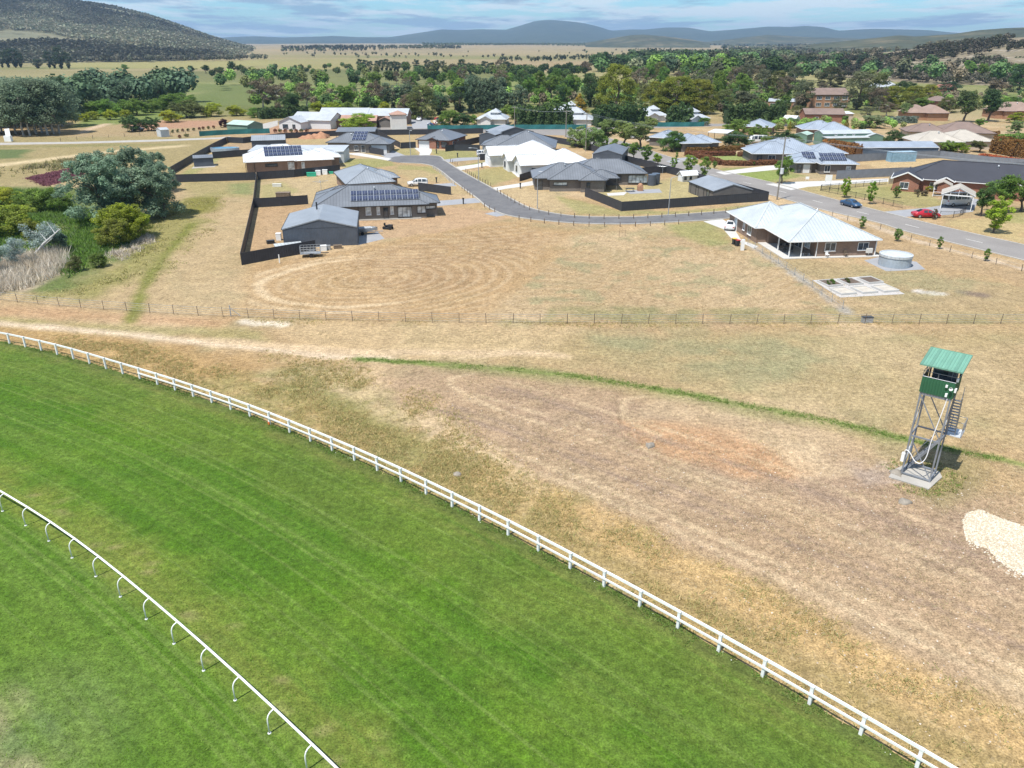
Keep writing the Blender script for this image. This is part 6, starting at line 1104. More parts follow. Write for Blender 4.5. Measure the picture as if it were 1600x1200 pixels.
def street_light(px, py, pyt, side, lab):
    h = hgt(px, py, pyt); t = thing('street_light', lab, 'street light', U(px, py)); MB().tube([(0, 0, 0), (0, 0, h-.4), (side*.3, 0, h-.1), (side*1.6, 0, h)], [.085, .06, .05, .045], 8).build('pole', G, t); MB().box((side*1.85, 0, h), (.65, .22, .1)).build('lamp_head', plain('lamp_grey', (.6, .62, .63), .4), t); MB().tube([(0, 0, 0), (0, 0, .3)], .12, 8).build('base', G, t)
street_light(641.5, 242, 204, .2, 'grey street light at the head of the cul-de-sac'); street_light(748, 284, 231, -1, 'grey street light beside lawn of the white gabled house'); street_light(839.5, 326, 268, .3, 'grey street light before the grey brick house'); street_light(1044, 336, 276, 1, 'grey street light by the long charcoal street fence')
# ------------------------------------------------------------------ trees: unit-height prototypes, copied and scaled
m, nt, n, b = newmat('foliage'); setb(b, .62, 0, .18)
oi = n.new('ShaderNodeObjectInfo'); a = n.new('ShaderNodeAttribute'); a.attribute_name = 'tone'
cb = n.new('ShaderNodeCombineColor'); [nt.links.new(a.outputs['Fac'], cb.inputs[i]) for i in range(3)]
cc = nmix(nt, 1.0, oi.outputs['Color'], cb.outputs[0], 'MULTIPLY'); hv = n.new('ShaderNodeHueSaturation'); nt.links.new(cc, hv.inputs['Color']); nt.links.new(nrange(nt, oi.outputs['Random'], 0, 1, .482, .512), hv.inputs['Hue']); nt.links.new(nrange(nt, a.outputs['Fac'], .5, 1.5, .95, 1.1), hv.inputs['Saturation'])
nt.links.new(hv.outputs[0], b.inputs['Base Color']); tl = n.new('ShaderNodeBsdfTranslucent'); nt.links.new(hv.outputs[0], tl.inputs['Color']); mx = n.new('ShaderNodeMixShader'); mx.inputs[0].default_value = .42
nt.links.new(b.outputs[0], mx.inputs[1]); nt.links.new(tl.outputs[0], mx.inputs[2]); nt.links.new(mx.outputs[0], n['Material Output'].inputs['Surface']); M['leaf'] = m
M['bark'] = plain('bark', (.13, .105, .085), .95, var=.3, scale=6); M['bark_pale'] = plain('pale_bark', (.42, .40, .36), .9, var=.25, scale=6); M['bark_silver'] = plain('silver_bark', (.55, .54, .52), .9, var=.2, scale=6)
def crown_mesh(kind, seed, nl, ls):
    r = np.random.default_rng(seed); CL = []                       # clumps: x, y, z, radius xy, radius z
    def ell(nc, cz, rx, rz, cr, shell=.55, zmin=-1):
        for _ in range(nc):
            while 1:
                v = r.normal(size=3); v /= np.linalg.norm(v)
                if v[2] > zmin: break
            k = r.uniform(shell, 1.0); q = r.uniform(.7, 1.3)*cr; CL.append((v[0]*rx*k, v[1]*rx*k, cz+v[2]*rz*k, q, q*.75))
    def lobes(nl_, nc, cz, rx, rz, lr, cr, zmin=-.6):
        for i_ in range(nl_):
            while 1:
                v = r.normal(size=3); v /= np.linalg.norm(v)
                if v[2] > zmin: break
            k = r.uniform(.45, .85); L0 = np.array([v[0]*rx*k, v[1]*rx*k, cz+v[2]*rz*k]); rr0 = lr*r.uniform(.7, 1.35)
            for _ in range(nc):
                w_ = r.normal(size=3); w_ /= np.linalg.norm(w_); w_[2] = abs(w_[2])*.9-.25; p_ = L0+w_*rr0*r.uniform(.6, 1.05); q = cr*r.uniform(.6, 1.3); CL.append((p_[0], p_[1], p_[2], q, q*.7))
    if kind == 'round': lobes(10, 12, .55, .32, .36, .17, .06); ell(14, .5, .2, .25, .10)
    elif kind == 'willow': lobes(13, 13, .52, .38, .38, .17, .055); ell(16, .42, .25, .25, .10); ell(20, .2, .38, .14, .08, .7)
    elif kind == 'bush': lobes(13, 10, .40, .36, .44, .18, .07, -.5); ell(26, .3, .36, .3, .10, .7, -.9)
    elif kind == 'round': ell(70, .55, .36, .36, .11, .5)
    elif kind == 'willow': ell(85, .52, .40, .38, .10, .5); ell(26, .22, .42, .16, .10, .8)
    elif kind == 'grove':
        for _ in range(60): z = r.uniform(.26, .97); w = .20*math.sin(min(1, (1.05-z)*1.9)*1.4)+.05; th = r.uniform(0, 6.28); CL.append((w*math.cos(th), w*math.sin(th), z, .10, .085))
    elif kind == 'euc':
        for _ in range(38): z = r.uniform(.30, .93); w = .34*math.sqrt(max(.05, 1-((z-.60)/.40)**2))*r.uniform(.3, 1); th = r.uniform(0, 6.28); CL.append((w*math.cos(th), w*math.sin(th), z, .10, .065))
    elif kind == 'conifer':
        for _ in range(110): z = r.uniform(.03, .98); w = .30*(1-z)**.8*r.uniform(.5, 1)+.015; th = r.uniform(0, 6.28); CL.append((w*math.cos(th), w*math.sin(th), z, .075*(1.15-z)+.02, .05))
    elif kind == 'macro':
        for _ in range(150): z = r.uniform(.03, .97); w = .40*math.sqrt(max(.02, 1-((z-.36)/.64)**2))*r.uniform(.65, 1); th = r.uniform(0, 6.28); CL.append((w*math.cos(th), w*math.sin(th), z, .095, .05))
    elif kind == 'pine':
        for _ in range(75): z = r.uniform(.08, .97); w = .33*math.sin(math.pi*min(1, (1.04-z)/.9)**.8)*r.uniform(.4, 1)+.02; th = r.uniform(0, 6.28); CL.append((w*math.cos(th), w*math.sin(th), z, .10, .06))
    elif kind == 'column':
        for _ in range(70): z = r.uniform(.03, .97); w = .085*math.sin(math.pi*min(1, (1.03-z)/.98)**.7)+.01; th = r.uniform(0, 6.28); CL.append((w*math.cos(th), w*math.sin(th), z, .05, .06))
    elif kind == 'young':
        for _ in range(60): z = r.uniform(.16, .97); w = .25*math.sin(math.pi*min(1, (1.02-z)/.92)**.75)*r.uniform(.3, 1)+.02; th = r.uniform(0, 6.28); CL.append((w*math.cos(th), w*math.sin(th), z, .07, .06))
    elif kind == 'bush': ell(90, .36, .38, .50, .12, .6, -.8)
    elif kind == 'silver': ell(26, .5, .40, .36, .13, .3)
    CL = np.array(CL); ct = r.uniform(.72, 1.28, len(CL)); w = CL[:, 3]**2; ci = r.choice(len(CL), nl, p=w/w.sum()); c = CL[ci]
    v = r.normal(size=(nl, 3)); v /= np.linalg.norm(v, axis=1)[:, None]; k = r.uniform(.25, 1, nl)**.5; P = c[:, :3]+v*k[:, None]*np.stack([c[:, 3], c[:, 3], c[:, 4]], 1)
    if kind == 'willow': P[:, 2] -= .10*np.maximum(0, np.hypot(P[:, 0], P[:, 1])-.2)
    P[:, 2] = np.maximum(P[:, 2], .012)
    nrm = v*.9+r.normal(size=(nl, 3))*.55+np.array([0, 0, .45]); nrm /= np.linalg.norm(nrm, axis=1)[:, None]
    t = np.cross(nrm, r.normal(size=(nl, 3))); t /= np.linalg.norm(t, axis=1)[:, None]+1e-9; bt2 = np.cross(nrm, t); s = ls*r.uniform(.6, 1.35, nl)[:, None]
    V = np.stack([P-t*s, P+bt2*s*.55, P+t*s, P-bt2*s*.55], 1).reshape(-1, 3); F = np.arange(nl*4).reshape(-1, 4); tone = np.repeat(ct[ci]*r.uniform(.75, 1.25, nl), 4)
    return np_mesh('crown', V, F, M['leaf'], tone, 'tone')
def trunk_mesh(kind, seed):
    r = random.Random(seed); mb = MB(); h = dict(round=.6, willow=.5, grove=.9, euc=.75, conifer=.9, macro=.8, pine=.9, column=.8, young=.7, bush=.35, silver=.5)[kind]; r0 = dict(young=.02, bush=.03, grove=.018, column=.02, euc=.028).get(kind, .035); n_ = 5
    pts = [Vector((r.uniform(-.02, .02)*k, r.uniform(-.02, .02)*k, h*k/n_)) for k in range(n_+1)]; mb.tube(pts, [r0*(1-.75*k/n_) for k in range(n_+1)], 6)
    for k in range(dict(conifer=0, column=0, bush=4, euc=6, willow=6, silver=6).get(kind, 4)):
        a = k*2.4+r.random(); p = pts[2+k % 3]; l = .26 if kind not in ('grove', 'young') else .13; mb.tube([p, p+Vector((math.cos(a)*l*.5, math.sin(a)*l*.5, .10)), p+Vector((math.cos(a)*l, math.sin(a)*l, .17))], [r0*.5, r0*.33, r0*.12], 5)
    return mb.data('trunk')
KN = dict(round=(9000, .0175), willow=(22000, .0125), grove=(4200, .019), euc=(3200, .020), conifer=(5500, .018), macro=(18000, .0145), pine=(5500, .019), column=(3600, .016), young=(5200, .020), bush=(12000, .016), silver=(3500, .018))
PROTO = {}
def proto(kind, v):
    if (kind, v) not in PROTO: 
        bk = dict(grove='bark_pale', silver='bark_silver', euc='bark_pale').get(kind, 'bark'); tmz = trunk_mesh(kind, v*7+3); tmz.materials.append(M[bk]); PROTO[(kind, v)] = (crown_mesh(kind, v*13+5, *KN[kind]), tmz)
    return PROTO[(kind, v)]
WIDE = dict(round=.92, willow=1.02, grove=.50, euc=.78, conifer=.62, macro=.92, pine=.72, column=.26, young=.56, bush=1.02, silver=.98)
tr_r = random.Random(11)
LK = 1.9
def tree_at(kind, P, h, wd, col, label, group=None, name=None, cat='tree'):
    cm, tmz = proto(kind, tr_r.randrange(2 if kind not in ('round', 'euc', 'bush', 'willow', 'macro', 'young') else 3)); nm = name or dict(bush='shrub').get(kind, 'tree'); t = thing(nm, label, 'shrub' if kind == 'bush' and cat == 'tree' and nm == 'shrub' else cat, P, tr_r.uniform(0, 6.28), group)
    s = wd/WIDE[kind]; t.scale = (s, s, h); c = link('crown', cm, None, t); k = LK*tr_r.uniform(.88, 1.12); c.color = (col[0]*k, col[1]*k, col[2]*k, 1); link('trunk', tmz, None, t); return t
def T(kind, px, pyb, pyt, wpx, col, label, group=None, **kw): return tree_at(kind, U(px, pyb), max(.8, hgt(px, pyb, pyt)), wpx*mpp(px, (pyb+pyt)/2 if pyb > 130 else pyb), col, label, group, **kw)
BLU = (.105, .148, .100); YG = (.165, .195, .028); MG = (.085, .138, .032); DG = (.044, .075, .028); DC = (.030, .047, .026); MA = (.12, .13, .026); EU = (.080, .088, .050); BR = (.105, .088, .058); LG = (.105, .165, .040); OL = (.085, .095, .035); SV = (.17, .21, .19); PU = (.035, .014, .020); RD = (.125, .058, .034); PO = (.092, .125, .080)
# wetland on the west side
T('willow', 166, 350, 228, 112, BLU, 'broad blue green willow on the purple field side of wetland clump'); T('willow', 212, 340, 219, 116, BLU, 'tallest blue green willow in the large wetland clump'); T('willow', 257, 340, 234, 78, BLU, 'blue green willow at the meadow edge of the large wetland clump'); T('willow', 240, 300, 224, 60, BLU, 'blue green willow standing behind the large wetland clump')
T('bush', 196, 376, 294, 76, YG, 'tall yellow green shrub in front of the large willows'); T('bush', 178, 385, 330, 60, (.12, .14, .03), 'olive green shrub at the foot of the tall yellow green one'); T('bush', 214, 370, 314, 58, YG, 'yellow green shrub leaning towards the mown meadow')
T('bush', 18, 366, 309, 96, (.14, .17, .03), 'large bright yellow green shrub at the far edge of the wetland'); T('bush', 92, 330, 284, 52, MG, 'dark green shrub next to the purple field'); T('bush', 52, 330, 285, 64, MG, 'mid green shrub between purple field and bright shrub'); T('bush', 6, 325, 279, 70, YG, 'yellow green shrub beside the straw bank'); T('bush', 52, 372, 334, 40, (.135, .145, .03), 'small golden green shrub above the silver willow')
T('silver', 72, 398, 330, 58, SV, 'silver leaved willow leaning with bare white branches'); T('silver', 26, 415, 362, 50, SV, 'silver leaved shrub beside the pale reeds'); T('silver', -8, 430, 368, 50, (.11, .15, .12), 'grey green willow shrub at the wet reed edge'); T('bush', 92, 392, 350, 34, (.10, .14, .10), 'grey green shrub between leaning silver willow and large willows')
T('bush', 118, 424, 394, 27, OL, 'small rounded olive shrub by the pale reeds', None); T('bush', 155, 417, 387, 33, (.07, .10, .025), 'rounded dark green shrub on the reed bank')
lean = thing('fallen_branch', 'bare white leaning trunk in the silver willow', 'branch', U(52, 402)); pA = Vector((0, 0, .1)); pB = U(98, 372, 3.2)-U(52, 402); pB.z = 4.6; MB().tube([pA, pA+(pB-pA)*.4+uz*.3, pB], [.2, .15, .05], 7).build('stem', M['bark_silver'], lean)
for k in range(4): q = pA+(pB-pA)*(.4+.14*k); MB().tube([q, q+Vector((1.2*(-1)**k, .6, 1.0+.2*k))], [.07, .02], 5).build('twig', M['bark_silver'], lean)
# tall poplar wood beyond the gravel road
g = 'poplar wood beyond the gravel road'
for k, px in enumerate((-60, -42, -25, -10, 3, 14, 25, 37, 47, 57, 66, 75, 84, 93)): T('grove', px, 211+tr_r.uniform(-4, 2), 128+tr_r.uniform(-6, 8), 34, PO, 'tall pale trunked poplar at the gravel road edge of wood', g)
for k in range(14): px = tr_r.uniform(-40, 100); T('grove', px, tr_r.uniform(188, 203), tr_r.uniform(120, 132), 38, PO, 'tall poplar inside the wood behind the pale trunked edge trees', g)
for k in range(20): px = tr_r.uniform(90, 290); T('willow' if k % 3 else 'grove', px, 180-(px-90)*.12+tr_r.uniform(-8, 6), 128-(px-90)*.03+tr_r.uniform(-8, 14)+max(0, px-240)*.2, tr_r.uniform(24, 36), (.065, .10, .06), 'grey green poplar in the dense wood above the willows', 'grey green wood')
for (px, yb, yt, w) in ((150, 181, 153, 30), (172, 182, 148, 34), (195, 178, 150, 30), (214, 180, 146, 36), (235, 176, 150, 30), (255, 172, 146, 34), (276, 172, 140, 40), (290, 170, 138, 36)): T('bush', px, yb, yt, w*1.15, MG, 'mid green willow along the creek below the grey green wood', 'creek willows', name='tree')
for (px, yb, yt, w) in ((122, 188, 171, 22), (146, 187, 168, 24), (173, 187, 166, 26), (198, 185, 165, 22), (133, 190, 172, 18)): T('bush', px, yb, yt, w, YG, 'yellow green rounded shrub on the bank below the creek willows', 'bank shrubs')
T('bush', 206, 206, 172, 34, DG, 'very dark dense round tree beside the old grey wagon', name='tree', cat='tree'); T('bush', 237, 204, 176, 34, DG, 'very dark dense round tree, broader one near tiny shed', name='tree', cat='tree'); T('bush', 268, 191, 167, 36, YG, 'bright yellow green shrub behind the dark round trees'); T('bush', 292, 184, 148, 56, OL, 'broad olive tree among the creek willows', name='tree', cat='tree'); T('bush', 331, 182, 155, 40, YG, 'bright yellow green round tree near the green shed', name='tree', cat='tree'); T('bush', 370, 181, 160, 34, YG, 'yellow green round tree behind the green shed', name='tree', cat='tree'); T('bush', 398, 184, 164, 26, LG, 'light green round tree beside farmhouse drive', name='tree', cat='tree'); T('bush', 350, 199, 182, 18, PU, 'dark purple leaved shrub beside the green shed'); T('bush', 249, 211, 200, 9, RD, 'small red leaved shrub next to the tiny shed')
for k, px in enumerate((270, 278, 286, 294, 303, 312, 318, 326, 334)): T('bush', px, 208-k*.9, 201-k*.9, 6, RD if k in (2, 5, 6, 8) else OL, 'small red garden shrub in the row on earth bank' if k in (2, 5, 6, 8) else 'small green garden shrub in the row on earth bank', 'garden shrub row')
for k, px in enumerate((430, 438, 446, 455, 463, 471, 480)): T('bush', px, 207, 199, 8, OL if k % 2 else RD, 'small olive rose bush along the homestead fence' if k % 2 else 'small reddish rose bush along the homestead fence', 'rose bushes')
T('bush', 281, 216, 209, 7, RD, 'little red shrub outside green mesh fence'); T('bush', 292, 214, 207, 10, OL, 'little olive shrub outside green mesh fence')
# dark conifers far left, single paddock trees
for (px, yb, yt, w) in ((4, 106, 80, 12), (14, 106, 78, 16), (25, 106, 76, 22), (33, 106, 82, 14)): T('pine', px, yb, yt, w, DC, 'dark pine in the smaller knot below the bush hill', 'smaller pine knot below hill')
for (px, yb, yt, w) in ((78, 107, 80, 14), (96, 108, 71, 20), (108, 108, 82, 14), (86, 107, 88, 14), (60, 107, 92, 18)): T('pine', px, yb, yt, w, DC, 'tall dark pine in the knot standing on the straw paddock', 'straw paddock pine knot')
T('round', 196, 112, 100, 16, MG, 'lone round tree in the straw paddock'); 
for (px, yb, yt, w) in ((283, 113, 103, 14), (300, 114, 102, 18), (322, 115, 99, 15), (346, 116, 104, 16), (365, 116, 92, 18), (378, 117, 100, 12), (398, 119, 104, 22), (412, 119, 106, 20)): T('round', px, yb, yt, w, DG, 'dark round tree in the hedgerow across the green flats', 'green flats hedgerow')
# trees behind the homestead and along the river flat
for (px, yb, yt, w, kd, c, lab) in (
 (412, 170, 121, 34, 'euc', BR, 'tall brown bare-limbed gum above the dark scrub hedge'), (437, 168, 128, 30, 'euc', BR, 'smaller brown gum beside the dense green tree'), (480, 168, 127, 28, 'euc', BR, 'brown gum between the dense green tree and yellow green trees'), (459, 181, 140, 36, 'round', DG, 'dense dark green tree behind the farmhouse'),
 (498, 180, 154, 30, 'round', YG, 'yellow green round tree behind the farmhouse gables'), (520, 180, 156, 28, 'round', YG, 'yellow green round tree beside the homestead ridge'), (548, 172, 127, 44, 'round', LG, 'large light green tree behind homestead ridge'), (545, 182, 158, 26, 'round', LG, 'low light green tree behind the homestead roof'), (570, 180, 146, 24, 'round', DG, 'narrow dark green tree behind the homestead roof'), (587, 172, 127, 24, 'pine', BR, 'brown conifer behind the homestead roof'),
 (527, 165, 138, 36, 'round', DG, 'broad dark tree between brown gum and light green tree'), (600, 182, 158, 24, 'round', YG, 'small yellow green tree behind the white block house'), (560, 203, 170, 62, 'bush', (.13, .20, .03), 'bright lime green tree in front of the rusty stable'),
 (640, 184, 146, 34, 'macro', BR, 'brown green cypress beside the homestead car park'), (660, 186, 132, 40, 'macro', OL, 'tall olive cypress behind the junk heap'), (688, 180, 148, 30, 'pine', DC, 'dark pine between olive cypress and bright tree'), (712, 172, 118, 46, 'round', LG, 'large bright green tree before the row of poplars'), (720, 178, 135, 30, 'pine', DC, 'dark pine in front of the row of poplars'), (702, 198, 160, 40, 'bush', MG, 'round bright shrub tree behind the green mesh fence'), (722, 198, 172, 40, 'bush', DG, 'dark spreading shrub tree behind the green mesh fence'), (741, 195, 175, 18, 'bush', LG, 'light green shrub beside the timber gabled cottage'), (805, 195, 165, 34, 'round', MG, 'round green tree between timber gabled cottage and long hedge'), (765, 180, 168, 18, 'bush', YG, 'yellow green shrub above the cottage ridge')):
    T(kd, px, yb, yt, w, c, lab)
for k in range(13): px = 734+k*4.3+tr_r.uniform(-1, 1); T('column', px, 176, 117+tr_r.uniform(0, 14), 11, PO, 'slender grey green poplar in the dense row behind cottages', 'poplar row')
for k in range(5): px = 604+k*11; T('column', px, 170, 130+tr_r.uniform(-4, 8), 14, PO, 'slender poplar behind the homestead and brown conifer', 'homestead poplars')
for k in range(5): T('column', 786+k*8, 178, 134+tr_r.uniform(-3, 10), 13, PO, 'grey green poplar between poplar row and broad leaved trees', 'poplars by hedge')
for k, px in enumerate((563, 571, 579, 590, 597, 604, 611, 617, 622, 632, 651, 668, 676, 683, 692)): T('pine', px, 111+tr_r.uniform(-1, 2), 93+tr_r.uniform(-1, 4), 12, DC, 'dark pine in the windbreak row across the river flats', 'windbreak pines')
for k, px in enumerate((708, 722, 735, 745, 757, 768, 780, 790, 798)): T('pine' if k % 3 else 'euc', px, 116+tr_r.uniform(-2, 2), 94+tr_r.uniform(-2, 6), 16, DC if k % 3 else BR, 'dark pine in the ragged belt beyond the poplar row' if k % 3 else 'brown gum in the ragged belt beyond the poplar row', 'ragged belt')
BANDQ = []
def sband(poly, n, cols, hr, label, seed): BANDQ.append((poly, n, cols, hr, label, seed))
def band(poly, n, kinds, cols, hr, wr_, labels, group, seed):
    r = random.Random(seed); pts = scatter_in(PL(poly), n, seed)
    pts = pts[np.argsort(-pts[:, 1])]
    for p in pts:
        i = r.randrange(len(kinds)); h = r.uniform(*hr); tree_at(kinds[i], Vector((p[0], p[1], 0)), h, h*r.uniform(*wr_)*WIDE[kinds[i]], cols[i], labels[i], group)
LBF = ['dark round tree in the scrub belt on river flats', 'mid green willow in the scrub belt on river flats', 'dense dark shrub in the scrub belt on river flats']
sband([(300, 128), (560, 118), (690, 114), (830, 120), (830, 136), (690, 138), (520, 146), (380, 146), (310, 140)], 100, [DG, MG, DG, OL, (.06, .09, .03)], (6, 13), 'dark scrubby belt of trees along the river flats', 21)
band([(560, 136), (700, 130), (830, 138), (830, 146), (700, 150), (560, 152)], 14, ['round', 'euc', 'willow'], [MG, BR, LG], (9, 15), (.8, 1.1), ['green round tree behind the homestead poplars', 'thin brown gum behind the homestead poplars', 'light green willow behind the homestead poplars'], 'trees behind homestead', 22)
sband([(790, 116), (915, 110), (915, 122), (790, 127)], 60, [DG, MG, DG], (6, 11), 'creek line of dark trees before the tan paddock', 23)
band([(810, 150), (900, 146), (960, 150), (940, 172), (830, 176)], 22, ['round', 'round', 'pine'], [MG, LG, DG], (10, 16), (.8, 1.0), ['mid green tree behind the long dark hedge', 'light green tree behind the long dark hedge', 'dark pine behind the long dark hedge'], 'trees behind hedge', 24)
sband([(925, 112), (1000, 96), (1220, 104), (1250, 136), (1000, 130), (940, 126)], 190, [DC, DG, EU, MG, DG], (12, 22), 'tall mixed wood between the town and tan plain', 25)
band([(985, 132), (1060, 128), (1240, 132), (1250, 160), (1120, 172), (1090, 165), (1000, 155)], 40, ['euc', 'round', 'macro', 'euc'], [EU, MG, OL, BR], (10, 18), (.8, 1.1), ['grey gum in the mixed garden trees by the cypresses', 'green tree in the mixed garden trees by cypresses', 'olive cypress in the mixed garden trees', 'brown gum in the mixed garden trees'], 'mixed garden trees', 26)
sband([(1200, 102), (1420, 98), (1600, 102), (1720, 100), (1720, 138), (1440, 134), (1250, 132)], 260, [DC, DG, EU, DG, BR], (11, 20), 'dark mixed wood below the rocky hill', 27)
band([(1250, 150), (1300, 158), (1420, 165), (1440, 172), (1340, 182), (1330, 172), (1250, 172)], 20, ['euc', 'euc', 'bush'], [EU, BR, OL], (6, 11), (.9, 1.2), ['grey gum on the dry school ground', 'brown gum on the dry school ground', 'olive shrub on the dry school ground'], 'school ground trees', 28)
band([(1500, 118), (1700, 112), (1700, 165), (1580, 158), (1510, 135)], 22, ['round', 'round', 'macro'], [MG, LG, DG], (12, 20), (.9, 1.15), ['large green tree at the end of the school wood', 'large light green tree at the end of school wood', 'dark cypress at the end of school wood'], 'end of school wood', 29)
for (px, yb, yt, w, kd, c, lab) in (
 (905, 177, 146, 25, 'conifer', (.22, .16, .03), 'golden conifer beside the small white cottage'), (962, 184, 100, 44, 'macro', MA, 'very tall yellow green cypress with bare lower trunk'), (1025, 176, 127, 40, 'macro', MA, 'yellow green cypress in great dense group next to palm like gum'), (1055, 178, 118, 56, 'macro', MA, 'tallest yellow green cypress in the great dense group'), (1088, 178, 123, 50, 'macro', MA, 'yellow green cypress in great dense group next to garden gums'),
 (940, 112, 80, 46, 'round', DG, 'huge dark plantation tree beside the brown tree'), (968, 113, 82, 40, 'round', DG, 'huge dark plantation tree away from the brown tree'), (915, 118, 95, 26, 'round', BR, 'brown tree beside the huge dark plantation trees'), (1003, 172, 128, 20, 'euc', OL, 'thin palm like gum between the yellow green cypresses'), (1195, 130, 92, 26, 'pine', DC, 'tall black pine above the low brick school wing'), (1140, 135, 103, 34, 'round', LG, 'broad light green tree in the town wood'),
 (1130, 172, 140, 30, 'macro', OL, 'olive cypress between great dense group and grey green tree'), (1165, 170, 137, 44, 'round', EU, 'wide grey green tree above the long hedge'), (1255, 170, 124, 26, 'pine', EU, 'grey conifer beside the low brick school wing'), (1297, 136, 104, 34, 'macro', (.05, .05, .025), 'dark brown cypress behind the brick school'), (1338, 172, 112, 34, 'pine', EU, 'tall grey conifer between the brick school and olive conifer'), (1362, 166, 110, 36, 'pine', OL, 'tall olive conifer beside the grey one'),
 (1394, 170, 134, 40, 'macro', MA, 'yellow green cypress hedge tree behind the school lawn'), (1425, 168, 134, 34, 'macro', MA, 'yellow green cypress beside the dark tiled roof'), (1450, 162, 132, 30, 'macro', MA, 'yellow green cypress close beside the red tiled roof'), (1505, 191, 140, 42, 'round', (.05, .075, .03), 'spreading dark tree beside the tan tiled double hipped house'), (1543, 190, 137, 40, 'round', (.04, .07, .028), 'spreading dark tree beside the tan tiled house with white yard'), (1548, 112, 85, 28, 'pine', DC, 'dark pine on the foot of rocky hill'), (1560, 150, 122, 46, 'round', BR, 'brown purple tree behind the two spreading trees'),
 (1365, 200, 175, 44, 'willow', (.13, .16, .085), 'pale grey green willow beside the beige lean-to'), (1413, 186, 160, 24, 'round', (.11, .15, .06), 'pale green tree before the tan tiled house'), (1465, 187, 172, 22, 'bush', DG, 'dark shrub beneath the tan tiled house'), (1445, 187, 176, 26, 'bush', DG, 'dark low shrub before the tan tiled house'), (1588, 192, 174, 34, 'willow', YG, 'yellow green tree beside the white yard'), (1585, 208, 186, 26, 'willow', (.12, .16, .07), 'pale willow by the pool fence'),
 (1150, 232, 199, 52, 'bush', DG, 'dense dark round tree in front of the parked van'), (1184, 222, 186, 40, 'bush', MG, 'dense mid green round tree behind the parked van'), (1148, 212, 180, 46, 'bush', MG, 'green round tree next to white roofed pavilion'), (1223, 230, 196, 44, 'bush', DG, 'dense dark tree beside the small green shed'), (1200, 226, 206, 26, 'bush', LG, 'bright green shrub under the dense dark tree'), (1247, 226, 212, 20, 'bush', MG, 'green shrub in front of small green shed'), (1216, 204, 187, 22, 'bush', LG, 'light green shrub beside white shed roof'), (1238, 200, 180, 24, 'willow', (.10, .15, .07), 'pale willow before the red brick hall'), (1233, 205, 189, 8, 'conifer', (.18, .17, .03), 'thin golden conifer by white shed roof'),
 (1396, 226, 199, 40, 'bush', DG, 'dark round tree behind the long slate blue shed'), (1378, 222, 211, 14, 'bush', LG, 'bright shrub at the end of green barn'), (1420, 222, 208, 28, 'bush', LG, 'bright green shrub beside dark round tree behind the slate blue shed'), (1448, 222, 212, 22, 'bush', LG, 'small bright green shrub in row above yard fence'), (1480, 236, 214, 30, 'bush', LG, 'large bright green shrub in row above yard fence'), (1502, 238, 219, 28, 'bush', (.10, .16, .02), 'round bright shrub beside large one above yard fence'), (1530, 238, 217, 38, 'round', OL, 'olive spreading shrub tree above yard fence', ), (1485, 236, 226, 20, 'bush', YG, 'low yellow green shrub above yard fence'), (1347, 205, 188, 14, 'bush', DG, 'dark shrub behind pale blue roofed house'),
 (1322, 200, 186, 10, 'conifer', (.16, .15, .03), 'small golden conifer beyond pale blue roof')):
    T(kd, px, yb, yt, w, c, lab, cat='tree' if (kd != 'bush' or 'tree' in lab) else 'shrub', name='tree' if 'tree' in lab else None)
for (px, yb, yt, w, kd, c, lab) in ((1440, 172, 148, 36, 'round', MG, 'green tree screening the gable end of the tan tiled house'), (1478, 176, 152, 30, 'macro', OL, 'olive cypress beside the dark tiled roof'), (1570, 178, 150, 44, 'round', MG, 'green tree rising beside the tan tiled brick house chimney'), (1412, 152, 126, 40, 'round', DG, 'dark tree in front of the pale iron roofed house'), (1480, 152, 128, 34, 'pine', DC, 'dark pine in front of the red tiled roof'), (1310, 176, 150, 26, 'euc', EU, 'grey gum between the brick school and hall'), (1245, 186, 164, 24, 'euc', OL, 'olive gum before the low brick wing'), (1100, 196, 178, 22, 'bush', MG, 'green shrub at clerestory cottage corner facing dry ground'), (1352, 190, 166, 24, 'euc', EU, 'grey gum behind the beige lean-to'), (1530, 200, 182, 22, 'round', LG, 'light green tree behind brown tiled solar roof'),
 (1385, 182, 158, 26, 'euc', BR, 'brown gum on the slope below yellow green cypresses'), (852, 186, 158, 30, 'round', MG, 'green tree at cottage corner next to the tall long hedge'), (930, 188, 164, 24, 'round', DG, 'dark tree at cottage corner next to the very tall cypress'), (1066, 186, 168, 22, 'round', DG, 'dark tree squeezed between clerestory cottages'), (790, 186, 160, 26, 'round', LG, 'light green tree between cottage clerestory and slender poplars')):
    T(kd, px, yb, yt, w, c, lab)
